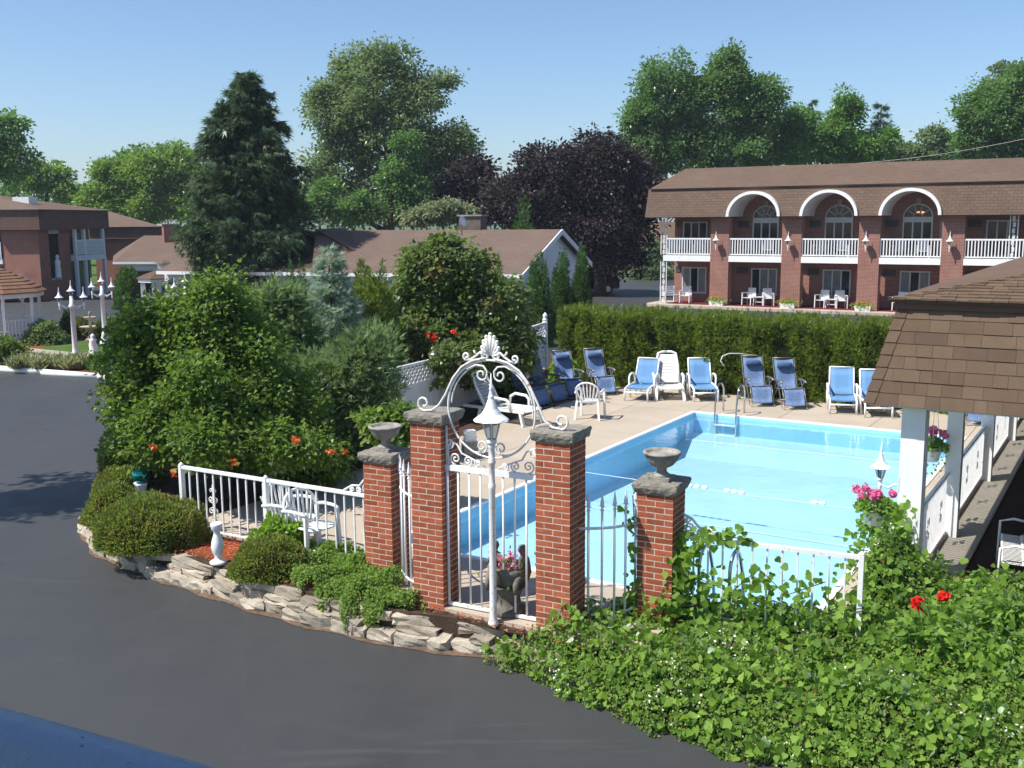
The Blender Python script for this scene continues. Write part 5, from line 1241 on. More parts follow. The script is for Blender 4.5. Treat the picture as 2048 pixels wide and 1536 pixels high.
# iron posts of scroll work
def iron_post(u, label):
    t = thing('iron_post', label, 'post', hp(u, 0.06, -0.25), HA, 'white scroll iron posts of the hotel')
    for lo, hi in ((0.0, Z(2.09)), (Z(2.44), Z(4.46))):
        for s in (-1, 1): MB().b2(s*0.17-0.02, s*0.17+0.02, -0.02, 0.02, lo, hi).obj('upright', HW, t)
        n = 7
        for k in range(n):
            zc = lerp(lo, hi, (k+0.5)/n); r = (hi-lo)/n*0.30
            m = MB(); m.tube([(q[0]*0.9, 0, q[1]) for q in spiral((0.0, zc + r*0.6), r*0.9, 1.4, -math.pi/2, 1 if k % 2 else -1, 14, 0.2)], 0.022, 4); m.tube([(-q[0]*0.9, 0, q[1]) for q in spiral((0.0, zc - r*0.6), r*0.9, 1.4, math.pi/2, 1 if k % 2 else -1, 14, 0.2)], 0.022, 4)
            m.obj('scroll', HW, t)
iron_post(-0.08, 'white scroll-work iron post at the open end of the hotel wing')
iron_post(17.5, 'white scroll-work iron post rising behind the porch roof ridge')
# hotel walk with dark red carpet
wk = [hp(-0.9, -0.35, 0), hp(-0.55, -0.85, 0), hp(0.1, -1.0, 0), hp(HEND, -1.0, 0), hp(HEND, 1.9, 0), hp(-0.9, 1.9, 0)]
struct('sidewalk', MB().prism(wk, -0.42, -0.253), M['concrete'])
struct('carpet', MB().prism([hp(0.2, -0.2, 0), hp(HEND, -0.2, 0), hp(HEND, 1.79, 0), hp(0.2, 1.79, 0)], -0.252, -0.244), mat_speckle('red_carpet', C(0.13, 0.015, 0.025), C(0.18, 0.022, 0.035), 3, 0.95, 0.05, 60))
# lanterns on the piers
for k in range(4):
    ord_ = ('on the pier nearest the open end of the hotel', 'on the second pier from the open end of the hotel', 'on the third pier from the open end of the hotel', 'on the pier beside the porch roof of the hotel')[k]
    t = thing('wall_lantern', 'white lantern ' + ord_, 'lantern', hp(PK[k] + 0.42, -0.32, 2.98), HA, 'lanterns on the hotel piers')
    lantern(t, 0.0, 0.95, False)
    MB().tube([(0, 0, 0.02), (0, 0.02, -0.12), (0, 0.15, -0.16), (0, 0.31, -0.08)], 0.022, 6).obj('bracket', HW, t, True)
    MB().lathe([(0.006, -0.30), (0.03, -0.2), (0.02, -0.12), (0.04, -0.03), (0.03, 0.02)], 8).obj('drop_finial', HW, t, True)
# chairs, tables, flower boxes
def hotel_chair():
    t = thing('patio_chair', 'x', 'chair', (0, 0, 0), 0, 'chairs along the hotel walk'); ww = M['grey_plastic']
    sheet(MB(), [(-0.22, 0.42), (0.0, 0.40), (0.22, 0.40)], 0.46, 0.01, 0.03, 3).obj('seat', M['plastic'], t)
    sheet(MB(), [(0.22, 0.42), (0.27, 0.62), (0.33, 0.92)], 0.48, 0.01, 0.03, 3).obj('backrest', ww, t)
    for s in (-1, 1):
        MB().bar((s*0.27, -0.24, 0.0), (s*0.27, -0.22, 0.64), 0.045).obj('leg', M['plastic'], t)
        MB().bar((s*0.27, 0.30, 0.0), (s*0.26, 0.26, 0.64), 0.045).obj('leg', M['plastic'], t)
        MB().bar((s*0.27, -0.27, 0.655), (s*0.27, 0.30, 0.655), 0.05, 0.03).obj('arm', M['plastic'], t)
    return t
def hotel_table():
    t = thing('side_table', 'x', 'table', (0, 0, 0), 0, 'tables along the hotel walk')
    MB().b2(-0.3, 0.3, -0.22, 0.22, 0.42, 0.46).obj('table_top', M['grey_plastic'], t)
    for sx in (-1, 1):
        for sy in (-1, 1): MB().bar((sx*0.26, sy*0.18, 0), (sx*0.24, sy*0.17, 0.42), 0.04).obj('leg', M['plastic'], t)
    MB().b2(-0.22, 0.22, -0.15, 0.15, 0.16, 0.19).obj('shelf', M['plastic'], t)
    return t
bays = ('end bay', 'bay of the arch nearest the open end', 'bay of the middle arch', 'bay of the arch beside the porch roof')
zc = -0.244
def nm(px): return hu(px, 0.75)
place('hc', hotel_chair, hp(nm(1374), 0.75, zc), HA + 0.1, 'grey and white chair beside the white bench on the hotel walk')
for i, (pa, pb, pt) in enumerate(((1502, 1541, 1522), (1650, 1689, 1669), (1808, 1850, 1830))):
    place('hc', 0, hp(nm(pa), 0.75, zc), HA - 0.25, 'patio chair nearer the open hotel end under the %s' % bays[i+1].replace('bay of ', ''))
    place('hc', 0, hp(nm(pb), 0.75, zc), HA + 0.45, 'patio chair nearer the porch roof under the %s' % bays[i+1].replace('bay of ', ''))
    place('ht', hotel_table, hp(nm(pt), 0.85, zc), HA, 'low table between chairs under the %s' % bays[i+1].replace('bay of ', ''))
zb_ = 2.345
for i, c in enumerate([1.2] + arch):
    for j, du in enumerate((-0.6, 0.6)):
        place('hc', 0, hp(c + du - 0.15, 0.85, zb_), HA + (0.3 if j else -0.3), 'balcony chair, %s, %s' % (bays[i], 'nearer the porch roof' if j else 'nearer the open hotel end'))
b = thing('white_bench', 'white garden bench beside the iron post of the hotel', 'bench', hp(nm(1347), 0.5, zc), HA + 1.0)
for k in range(4): MB().b2(-0.5, 0.5, -0.2 + 0.11*k, -0.12 + 0.11*k, 0.40, 0.43).obj('seat_slat', M['plastic'], b)
for k in range(4): MB().b2(-0.5, 0.5, 0.24 + 0.02*k, 0.265 + 0.02*k, 0.48 + 0.11*k, 0.57 + 0.11*k).obj('back_slat', M['plastic'], b)
for sx in (-1, 1):
    MB().b2(sx*0.46-.03, sx*0.46+.03, -0.2, -0.14, 0, 0.62).obj('leg', M['plastic'], b); MB().b2(sx*0.46-.03, sx*0.46+.03, 0.27, 0.33, 0, 0.9).obj('leg', M['plastic'], b)
for i, px in enumerate((1437, 1581, 1734)):
    lab = ('at the pier nearest the open hotel end', 'at the pier between the first two arches', 'at the pier beside the porch roof corner')[i]
    t = thing('flower_box', 'white box of orange and green flowers ' + lab, 'flower box', hp(hu(px, -0.35), -0.35, -0.253), HA, 'flower boxes before the hotel piers')
    t.scale = (0.8, 0.8, 0.8)
    MB().add([(-0.45, -0.15, 0), (0.45, -0.15, 0), (0.45, 0.15, 0), (-0.45, 0.15, 0), (-0.5, -0.19, 0.32), (0.5, -0.19, 0.32), (0.5, 0.19, 0.32), (-0.5, 0.19, 0.32)], [(3, 2, 1, 0), (0, 1, 5, 4), (1, 2, 6, 5), (2, 3, 7, 6), (3, 0, 4, 7), (4, 5, 6, 7)]).obj('box', M['white'], t)
    for nm_, n, mt, zz, sz in (('foliage', 420, 'lf_lime', 0.34, 0.11), ('flowers', 70, 'fl_orange', 0.48, 0.08)):
        rgn = np.random.default_rng(i*7 + n); pts = rgn.normal(size=(n, 3))*np.array([0.28, 0.14, 0.09]) + np.array([-0.1 if n < 300 else 0, -0.03, zz]); pts[:, 2] = np.maximum(pts[:, 2], 0.15)
        tag(inst(nm_, leaf_mesh(nm_, pts, rdir(n, rgn) + np.array([0, 0, 0.5]), rdir(n, rgn), np.full(n, sz), M[mt], 'fold', 0.8), t), kind='stuff')
# ------------------------------------------------------------------ low motel with the white gable
def roof_poly(parent, name, pts, along, mat_name, thick=0.10, col=None):
    ps = [Vector(p) for p in pts]; n = (ps[1]-ps[0]).cross(ps[2]-ps[0]).normalized()
    if n.z < 0: ps = ps[::-1]; n = -n
    al = Vector(along).normalized(); upd = n.cross(al).normalized()
    c1, c2 = col or (C(0.142, 0.102, 0.080), C(0.168, 0.122, 0.096))
    mt = mat_shingle_far(mat_name, c1, c2, C(0.085, 0.055, 0.047), tuple(al), tuple(upd), 0.33, 0.16)
    o = Vector(parent.location)
    return MB().slab([p - o for p in ps], thick).obj(name, mt, parent)
SIDE = mat_paint('pale_siding', C(0.74, 0.77, 0.80), dirt=0.12)
Ea, Pk, Eb = V(0.42, 41.0, 2.28), V(2.25, 46.5, 3.98), V(4.0, 52.0, 2.28)
gd = (Eb - Ea); gd.z = 0; gd.normalize(); rdv = V(-gd.y, gd.x, 0)      # ridge runs off to the left
mot = thing('motel_building', 'long low motel with brown shingle roof and white gable end', 'building', (Ea.x, Ea.y, ASPH))
LEN = 17.0
roof_poly(mot, 'roof', [Ea, Pk, Pk + rdv*LEN, Ea + rdv*LEN], rdv, 'motel_shingles_front')
roof_poly(mot, 'roof', [Eb, Pk, Pk + rdv*LEN, Eb + rdv*LEN], rdv, 'motel_shingles_back')
o = Vector(mot.location); ins = rdv*0.45; i2 = gd*0.5
MB().slab([Ea + ins + i2 - o + V(0, 0, -2.62), Eb + ins - i2 - o + V(0, 0, -2.62), Eb + ins - i2 - o + V(0, 0, 0.02), Pk + ins - o - V(0, 0, 0.12), Ea + ins + i2 - o + V(0, 0, 0.02)], -0.12).obj('gable_wall', SIDE, mot)
MB().slab([Ea + ins + i2 - o + V(0, 0, -2.62), Ea + ins + i2 - o, Ea + i2 + rdv*LEN - o, Ea + i2 + rdv*LEN - o + V(0, 0, -2.62)], 0.12).obj('front_wall', SIDE, mot)
for a, b in ((Ea, Pk), (Eb, Pk)): MB().bar(a - o - V(0, 0, 0.10) - rdv*0.03, b - o - V(0, 0, 0.10) - rdv*0.03, 0.05, 0.22).obj('barge_board', M['white'], mot)
MB().bar(Ea - o + V(0, 0, -0.08) - gd*0.03, Ea - o + rdv*LEN + V(0, 0, -0.08) - gd*0.03, 0.10, 0.14).obj('gutter', M['white'], mot)
for s in (0.55, 4.5, 8.5): MB().tube([Ea - o + rdv*s + gd*0.35 - V(0, 0, 2.5), Ea - o + rdv*s + gd*0.35 - V(0, 0, 0.1)], 0.05, 8).obj('porch_post', M['white'], mot)
for s in (2.0, 5.5, 9.0, 12.5):
    c = Ea - o + rdv*s + gd*0.47; w = MB().bar(c - rdv*0.6 + V(0, 0, -1.3), c + rdv*0.6 + V(0, 0, -1.3), 0.05, 1.1).obj('window', FR, mot)
    MB().bar(c - rdv*0.52 - gd*0.03 + V(0, 0, -1.3), c + rdv*0.52 - gd*0.03 + V(0, 0, -1.3), 0.02, 0.96).obj('pane', GL, w)
cp = P(946, 445, 48.2) - o; MB().box((cp.x, cp.y, 4.35), (1.05, 0.9, 1.3), math.atan2(rdv.y, rdv.x)).obj('chimney', mat_speckle('grey_block', C(0.12, 0.10, 0.09), C(0.2, 0.17, 0.15), 4, 0.9, 0.1, 20), mot)
MB().box((cp.x, cp.y, 5.02), (1.2, 1.05, 0.07), math.atan2(rdv.y, rdv.x)).obj('chimney_cap', M['urn'], mot)
# front-facing wing at its far end
Wa = Ea + rdv*9.3; wv = -gd
hx = [Pk + rdv*10.6, Pk + rdv*10.6 + wv*3.0]
roof_poly(mot, 'wing_roof', [hx[0] + V(0, 0, 0.02), hx[1], hx[1] - rdv*3.2 - V(0, 0, 1.55), Wa + V(0, 0, -0.01) + rdv*(-0.0) + gd*0.0], wv, 'motel_wing_shingles', 0.10, (C(0.125, 0.078, 0.06), C(0.15, 0.095, 0.075)))
roof_poly(mot, 'wing_roof', [hx[0] + V(0, 0, 0.02), hx[1], hx[1] + rdv*3.2 - V(0, 0, 1.55), hx[0] + rdv*3.4 - V(0, 0, 1.55)], wv, 'motel_wing_shingles_far')
dp = P(923, 441, 46.5)
t = thing('satellite_dish', 'small pale satellite dish on the motel roof by the chimney', 'dish', (dp.x, dp.y, 3.75), 0.6)
MB().tube([(0, 0, 0), (0, 0, 0.38), (0, -0.04, 0.48)], 0.035, 6).obj('mast', M['grey_steel'], t)
MB().lathe([(0.02, 0.0), (0.14, 0.015), (0.25, 0.06), (0.255, 0.065), (0.14, 0.03), (0.01, 0.02)], 18).move(Matrix.Translation((0, -0.05, 0.58)) @ Matrix.Rotation(math.radians(72), 4, 'X') @ Matrix.Rotation(0.4, 4, 'Y')).obj('dish', M['white'], t, True)

# ------------------------------------------------------------------ two-storey brick building at the far end of the lot
K = V(-29.3, 64.8, ASPH); fa = V(0.12, 0.993, 0); fb = V(-0.993, 0.12, 0)
LBR = mat_brickwall('annex_brick', C(0.27, 0.105, 0.072), C(0.32, 0.13, 0.09), C(0.36, 0.25, 0.2))
an = thing('brick_annex', 'two-storey brown brick annex with mansard band and hipped roof', 'building', K, math.atan2(fa.y, fa.x))
# frame: x along the shaded facade (away), y along the sunlit front (to the side)
LX, LY = 7.7, 24.0 ; ze, zm, h0 = 5.65, 4.42, 0.0
MB().b2(0, 3.6, 0, 2.35, 0, zm + 0.1).obj('stair_tower', LBR, an)
MB().b2(0.25, LX, 2.36, LY, 0, zm + 0.05).obj('wall', LBR, an)
MB().b2(3.65, LX, 0.9, 2.34, 0, zm + 0.05).obj('wall', LBR, an)
SHA = lambda nm_, al: mat_shingle_far(nm_, C(0.135, 0.080, 0.060), C(0.165, 0.10, 0.076), C(0.07, 0.04, 0.035), al, (0, 0, 1), 0.3, 0.16)
MB().b2(-0.5, LX+0.3, -0.45, 0.0 + 2.9, zm, ze).obj('mansard', SHA('annex_mansard_a', tuple(fa + fb)), an)
MB().b2(-0.1, LX+0.3, 2.91, LY, zm, ze).obj('mansard', SHA('annex_mansard_b', tuple(fb)), an)
rzt = 6.75
def lp(x, y, z): return Vector(K) + fa*x + fb*y + V(0, 0, z)
c4 = [lp(-0.65, -0.6, ze), lp(LX+0.4, -0.6, ze), lp(LX+0.4, LY, ze), lp(-0.65, LY, ze)]; r1, r2 = lp(3.7, 5.6, rzt), lp(3.7, LY-6, rzt)
RC2 = (C(0.140, 0.098, 0.073), C(0.165, 0.117, 0.088))
an_loc = an
def roof_local(name, pts, al, mn):
    R = Matrix.Rotation(-math.atan2(fa.y, fa.x), 3, 'Z'); o_ = Vector(an.location)
    ps = [Vector(p) for p in pts]; n = (ps[1]-ps[0]).cross(ps[2]-ps[0]).normalized()
    if n.z < 0: ps = ps[::-1]; n = -n
    upd = n.cross(Vector(al).normalized()).normalized()
    mt = mat_shingle_far(mn, RC2[0], RC2[1], C(0.085, 0.055, 0.045), tuple(Vector(al).normalized()), tuple(upd), 0.33, 0.16)
    MB().slab([R @ (p - o_) for p in ps], 0.06).obj(name, mt, an)
roof_local('roof', [c4[0], c4[1], r1], fa, 'annex_roof_a'); roof_local('roof', [c4[0], r1, r2, c4[3]], fb, 'annex_roof_b')
roof_local('roof', [c4[1], c4[2], r2, r1], fb, 'annex_roof_c'); roof_local('roof', [c4[2], c4[3], r2], fa, 'annex_roof_d')
MB().b2(1.9, 2.9, 1.6, 2.7, ze + 0.35, ze + 0.82).obj('skylight', M['white'], an)
# niche with statue, balconies
n_ = MB().b2(1.15, 2.2, -0.012, -0.002, 1.35, 4.15).obj('niche', M['dark'], an)
MB().b2(1.1, 2.25, -0.05, -0.013, 4.15, 4.4).obj('niche_head', mat_paint('limestone', C(0.4, 0.38, 0.34)), an)
MB().b2(1.1, 2.25, -0.06, -0.013, 1.22, 1.35).obj('niche_sill', mat_paint('limestone2', C(0.4, 0.38, 0.34)), an)
st = thing('statue', 'white standing statue in the tall dark niche of the annex', 'statue', lp(1.68, -0.16, 1.36))
MB().lathe([(0.20, 0), (0.20, 0.12), (0.17, 0.14), (0.19, 0.5), (0.16, 0.75), (0.19, 1.0), (0.15, 1.12), (0.07, 1.18), (0.10, 1.24), (0.12, 1.33), (0.09, 1.43), (0.01, 1.47)], 12).obj('figure', M['white'], st, True)
BW = mat_paint('balcony_white', C(0.72, 0.74, 0.76))
for z0 in (2.35,):
    MB().b2(3.66, 7.5, -0.35, 0.88, z0, z0+0.35).obj('balcony_slab', BW, an)
    rl = MB().b2(3.66, 7.5, -0.33, -0.25, z0+1.28, z0+1.36).obj('balcony_railing', BW, an)
    me = MB().b2(-0.03, 0.03, -0.32, -0.27, z0+0.45, z0+1.28).mesh('baluster', BW)
    for k in range(36): inst('baluster', me, rl, (3.7 + 3.75*k/35, 0, 0))
    MB().b2(3.66, 7.5, -0.33, -0.25, z0+0.40, z0+0.46).obj('bottom_rail', BW, rl)
for x in (3.8, 4.9, 7.4):
    MB().b2(x-0.11, x+0.11, -0.34, -0.16, 2.71, zm - 0.01).obj('post', BW, an); MB().b2(x-0.11, x+0.11, -0.34, -0.16, 0, 2.34).obj('post', BW, an)
MB().b2(3.75, 7.4, 0.885, 0.897, 2.75, 4.1).obj('window_wall', GL, an); MB().b2(3.75, 7.4, 0.885, 0.897, 0.1, 2.2).obj('window_wall', GL, an)
MB().b2(0.0, 0.24, 2.5, 7.0, 2.30, 2.62).obj('balcony_slab', BW, an); MB().b2(-0.05, 0.03, 2.5, 7.0, 3.58, 3.66).obj('balcony_railing', BW, an)
me = MB().b2(-0.04, 0.01, -0.03, 0.03, 2.63, 3.58).mesh('baluster', BW)
for k in range(28): inst('baluster', me, an, (0, 2.55 + 4.4*k/27, 0))
MB().b2(0.235, 0.245, 2.6, 7.2, 2.7, 4.2).obj('window_wall', GL, an)
MB().b2(0.235, 0.245, 2.6, 7.2, 0.1, 2.1).obj('window_wall', GL, an)
# lower rear wing seen past the balconies
wg = thing('annex_wing', 'dark shaded wing with low hip roof behind the annex', 'building', P(186, 440, 79) * 1.0)
wg.location.z = ASPH; o = Vector(wg.location); wr = P(330, 440, 79).x - o.x
MB().b2(0, wr - 0.5, 0, 6, 0, 4.4).obj('wall', LBR, wg)
MB().b2(-0.2, wr - 0.2, -0.4, 6.3, 3.6, 4.5).obj('mansard', SHA('wing_mansard', (1, 0, 0)), wg)
roof_poly(wg, 'roof', [o + V(-0.6, -0.6, 4.5), o + V(wr, -0.6, 4.5), o + V(-0.6, 3, 5.9)], (1, 0, 0), 'wing_roof_shingles', 0.1, RC2)
# low white building with brick chimney
ea, eb = P(226, 524, 60.0), P(470, 524, 60.0); ra, rb = P(288, 471, 66.5), P(470, 471, 66.5)
lw = thing('low_lodge', 'low white lodge with brown roof and brick chimney', 'building', (ea.x, ea.y, ASPH)); o = Vector(lw.location)
roof_poly(lw, 'roof', [ea, eb, rb, ra], (1, 0, 0), 'lodge_shingles', 0.1, RC2)
roof_poly(lw, 'roof', [ea, ra, P(226, 510, 71.0)], (0, 1, 0), 'lodge_shingles_side', 0.1, RC2)
MB().b2(0.5, 7.6, 0.5, 0.62, 0, 2.5).obj('wall', M['white'], lw)
MB().bar(V(0, -0.02, ea.z - o.z - 0.06), V(7.6, -0.02, eb.z - o.z - 0.06), 0.08, 0.12).obj('gutter', M['white'], lw)
for x0, x1 in ((0.7, 2.2), (2.5, 3.4), (4.8, 5.6)):
    w = MB().b2(x0, x1, 0.46, 0.498, 0.7, 2.1).obj('window', FR, lw); MB().b2(x0+.08, x1-.08, 0.44, 0.458, 0.78, 2.02).obj('pane', GL, w)
cp = P(337, 480, 65.0) - o; ch = MB().box((cp.x, cp.y, 3.9), (0.62, 0.62, 1.5), 0.5).obj('chimney', LBR, lw)
MB().box((cp.x, cp.y, 4.68), (0.8, 0.8, 0.08), 0.5).obj('chimney_cap', M['concrete_grey'], ch); MB().lathe([(0.10, 4.72), (0.10, 4.95)], 10, (cp.x, cp.y, 0)).obj('flue', M['urn'], ch)
# white house in the trees by the lot
hw = P(1262, 520, 104)
hs = thing('white_house', 'white house glimpsed beneath the purple maple past the lot', 'house', (hw.x, 104, -0.5))
MB().b2(-3.2, 5, 0, 7, 0, 2.6).obj('wall', mat_paint('house_white', C(0.75, 0.74, 0.72)), hs)
MB().slab([(-3.6, -0.5, 2.5), (5.4, -0.5, 2.5), (5.4, 3.5, 4.6), (-3.6, 3.5, 4.6)], 0.1).obj('roof', SH[0], hs)
MB().b2(-1.1, 0.9, -0.03, -0.002, 0.25, 2.5).obj('garage_door', mat_paint('pinkish_door', C(0.55, 0.45, 0.42)), hs)
struct('mulch_bed', MB().prism([(hw.x-1.2, 100.5), (hw.x+2.6, 100.5), (hw.x+2.6, 103.8), (hw.x-1.2, 103.8)], -0.5, -0.36), M['mulch'])

# ------------------------------------------------------------------ gazebos
def gazebo(label, c, R, zf, ze_, za, rmat, posts=8, rail=True, cup=False):
    t = thing('gazebo', label, 'gazebo', (c.x, c.y, zf), 0.2)
    n = 8; ang = [2*math.pi*(k+0.5)/n for k in range(n)]
    MB().prism([(R*1.02*math.cos(a), R*1.02*math.sin(a)) for a in ang], 0, 0.16).obj('floor', M['concrete_grey'], t)
    rows = 9
    for k in range(n):
        a, b = ang[k], ang[(k+1) % n]; m = MB()
        for r in range(rows):   # stepped shingle courses on every facet
            r0, r1 = R*1.22*(1 - r/rows), R*1.22*(1 - (r+1)/rows)
            f = lambda q: ze_ + (za-ze_)*(q/rows)**0.85
            z0, z1 = f(r) + 0.05, f(r+1) + 0.02
            m.add([(r0*math.cos(a), r0*math.sin(a), z0), (r0*math.cos(b), r0*math.sin(b), z0), (max(r1, .02)*math.cos(b), max(r1, .02)*math.sin(b), z1), (max(r1, .02)*math.cos(a), max(r1, .02)*math.sin(a), z1), (r0*math.cos(a), r0*math.sin(a), z0-0.045), (r0*math.cos(b), r0*math.sin(b), z0-0.045)], [(0, 1, 2, 3), (4, 5, 1, 0)])
        m.obj('roof_facet', rmat, t)
        pa, pb = V(R*math.cos(a), R*math.sin(a), 0), V(R*math.cos(b), R*math.sin(b), 0)
        MB().bar(pa*1.12 + V(0, 0, ze_-0.06), pb*1.12 + V(0, 0, ze_-0.06), 0.05, 0.22).obj('frieze', M['white'], t)
        MB().bar(pa + V(0, 0, 0.16), pa + V(0, 0, ze_-0.02), 0.11).obj('post', M['white'], t)
        if rail and k != 5:
            MB().bar(pa + V(0, 0, 0.95), pb + V(0, 0, 0.95), 0.06, 0.05).obj('hand_rail', M['white'], t); MB().bar(pa + V(0, 0, 0.28), pb + V(0, 0, 0.28), 0.05, 0.05).obj('bottom_rail', M['white'], t)
            for j in range(1, 8): p = lerp(pa, pb, j/8); MB().bar(p + V(0, 0, 0.28), p + V(0, 0, 0.95), 0.03).obj('baluster', M['white'], t)
    if cup: MB().box((0, 0, za + 0.12), (0.55, 0.55, 0.3)).obj('cupola', M['white'], t); MB().lathe([(0.55, za+0.27), (0.02, za+0.42)], 4).obj('cupola_roof', rmat, t)
    return t
cedar = mat_speckle('cedar_shingle', C(0.20, 0.11, 0.065), C(0.27, 0.15, 0.09), 4, 0.95, 0.1, 30)
c = P(-20, 440, 41.3); gazebo('white gazebo with an orange cedar roof at the picture edge'.replace(' at the picture edge', ' beside the lawn'), c, 1.55, -0.3, P(40, 588, 40.3).z + 0.3, P(-20, 548, 41.3).z + 0.62, cedar)
c = P(322, 440, 53); gazebo('small white gazebo with a cupola before the lodge', c, 1.15, -0.4, P(322, 556, 53).z + 0.4, P(322, 535, 53).z + 0.35, SH[1], cup=True)

# ------------------------------------------------------------------ triple lamps, ornaments on the island, cars
def triple():
    t = thing('lamp_post', 'x', 'lamp post', (0, 0, 0), 0, 'white triple lamp posts on the island')
    MB().lathe([(0.26, 0), (0.26, 0.06), (0.17, 0.12), (0.15, 0.30), (0.105, 0.38), (0.095, 0.5), (0.085, 2.0), (0.12, 2.02), (0.13, 2.10), (0.08, 2.16), (0.06, 2.45)], 14).obj('post', M['white'], t, True)
    lantern(t, 2.42, 0.80, False, None, (0, 0))
    for s in (-1, 1):
        MB().tube([(0, 0, 2.12), (s*0.2, 0, 2.04), (s*0.40, 0, 2.12), (s*0.44, 0, 2.2)], 0.022, 6).obj('arm', M['white'], t, True)
        MB().tube([(s*0.06, 0, 1.98), (s*0.24, 0, 2.0), (s*0.36, 0, 2.1)], 0.014, 6).obj('arm_scroll', M['white'], t, True)
        MB().lathe([(0.008, 1.90), (0.035, 1.98), (0.025, 2.06), (0.045, 2.14), (0.03, 2.22)], 8, (s*0.44, 0, 0)).obj('drop', M['white'], t, True)
        lantern(t, 2.18, 0.80, False, None, (s*0.44, 0))
    return t
for i, (px, py, top, rz, lab) in enumerate(((152, 722, 560, 0.15, 'white triple lamp post standing nearest the kerb'), (211, 687, 543, -0.1, 'white triple lamp post behind the birdbath on the island'), (377, 690, 543, 0.1, 'white triple lamp post rising from behind the vine'))):
    loc = G(px, py, -0.3); place('tl', triple, loc, rz, lab)
    # scale the post so that its finial meets the height the place shows
    h = P(px, top, loc.y).z + 0.3; o = first['tl'] if i == 0 else bpy.data.objects[[k.name for k in COL.objects if k.get('label') == lab][0]]
    s = h / 3.06; o.scale = (s, s, s)
q = G(183, 682, -0.3)
t = thing('birdbath', 'two-tiered pale stone birdbath on the island lawn', 'birdbath', q)
MB().lathe([(0.22, 0), (0.22, 0.08), (0.12, 0.14), (0.10, 0.42), (0.12, 0.46)], 14).obj('pedestal', M['urn'], t, True)
MB().lathe([(0.1, 0.45), (0.35, 0.55), (0.42, 0.60), (0.38, 0.60), (0.05, 0.53)], 18).obj('lower_bowl', M['concrete'], t, True)
MB().lathe([(0.07, 0.53), (0.06, 0.82), (0.08, 0.86), (0.22, 0.94), (0.26, 0.98), (0.23, 0.98), (0.04, 0.9)], 16).obj('upper_bowl', M['concrete'], t, True)
MB().lathe([(0.05, 0.9), (0.03, 1.05), (0.06, 1.12), (0.02, 1.2)], 10).obj('finial', M['urn'], t, True)
for px, py, h, lab in ((210, 690, 0.62, 'white seated garden statue beside the triple lamp post'), (188, 712, 0.80, 'small white standing garden statue near the path')):
    q = G(px, py, -0.3); t = thing('garden_statue', lab, 'statue', q)
    MB().lathe([(0.26*h, 0), (0.25*h, 0.15*h), (0.16*h, 0.3*h), (0.19*h, 0.5*h), (0.15*h, 0.68*h), (0.17*h, 0.74*h), (0.07*h, 0.79*h), (0.10*h, 0.86*h), (0.095*h, 0.94*h), (0.01, h)], 12).obj('figure', M['white'], t, True)
def car(label, loc, rz, col, name='parked_car'):
    t = thing(name, label, 'car', loc, rz, 'cars parked round the lot'); paint = NT('car_paint').bsdf(col, 0.25, 0.6)
    prof = [(-2.1, 0.35), (-2.15, 0.75), (-1.95, 0.92), (-1.0, 1.0), (-0.55, 1.62), (1.2, 1.68), (1.85, 1.15), (2.1, 1.05), (2.15, 0.55), (2.1, 0.35)]
    m = MB(); k = len(prof)
    for y, s in ((-0.9, 1), (0.9, 1)): m.v += [(x, y*(1.0 if z < 1.05 else 0.84), z) for x, z in prof]
    m.f = [tuple(range(k)), tuple(range(k, 2*k))[::-1]] + [(i, k+i, k+(i+1) % k, (i+1) % k) for i in range(k)]
    m.obj('body', paint, t)
    for sy in (-1, 1):
        y = sy*0.862
        m = MB(); m.add([(-0.85, sy*0.905, 1.06), (0.25, sy*0.905, 1.08), (0.25, sy*0.80, 1.56), (-0.50, sy*0.80, 1.54)], [(0, 1, 2, 3)]); m.obj('side_window', GL, t)
        m = MB(); m.add([(0.33, sy*0.905, 1.08), (1.55, sy*0.90, 1.10), (1.15, sy*0.80, 1.58), (0.33, sy*0.80, 1.56)], [(0, 1, 2, 3)]); m.obj('side_window', GL, t)
        for x in (-1.35, 1.35):
            w = MB().tube([(x, sy*0.72, 0.33), (x, sy*0.93, 0.33)], 0.33, 18).obj('wheel', mat_speckle('tyre', C(0.015, 0.015, 0.015), C(0.025, 0.025, 0.025), 5, 0.9, 0.1, 0), t)
            MB().tube([(x, sy*0.90, 0.33), (x, sy*0.94, 0.33)], 0.20, 14).obj('rim', M['steel'], w)
        MB().box((-2.13, sy*0.62, 0.78), (0.06, 0.36, 0.16)).obj('headlight', M['steel'], t)
        MB().box((2.13, sy*0.7, 0.85), (0.06, 0.22, 0.25)).obj('tail_light', NT('tail_red').bsdf(C(0.4, 0.02, 0.02), 0.2), t)
        MB().box((-0.8, sy*1.0, 1.1), (0.14, 0.2, 0.15)).obj('mirror', paint, t)
    m = MB(); m.add([(-0.98, -0.8, 1.03), (-0.98, 0.8, 1.03), (-0.60, 0.7, 1.60), (-0.60, -0.7, 1.60)], [(0, 3, 2, 1)]); m.move(Matrix.Translation((-0.02, 0, 0.01))); m.obj('windscreen', GL, t)
    MB().box((-2.16, 0, 0.5), (0.06, 1.7, 0.18)).obj('bumper', M['grey_steel'], t)
car('dark car parked in the shade of the purple maple', G(1190, 590, ASPH) + V(-0.6, 1.2, 0), math.radians(8), C(0.012, 0.014, 0.018))
car('grey car parked beyond the gazebo', G(8, 606, ASPH) + V(-0.5, 1, 0), 0.15, C(0.20, 0.21, 0.22))
# overhead wire
t = thing('power_line', 'thin overhead wire sagging above the hotel roof', 'wire', (0, 0, 0))
a, b = P(1560, 331, 74), P(2120, 262, 60)
MB().tube([lerp(a, b, i/14) - V(0, 0, 0.55*4*(i/14)*(1-i/14)) for i in range(15)], 0.022, 5).obj('wire', M['urn'], t, True)

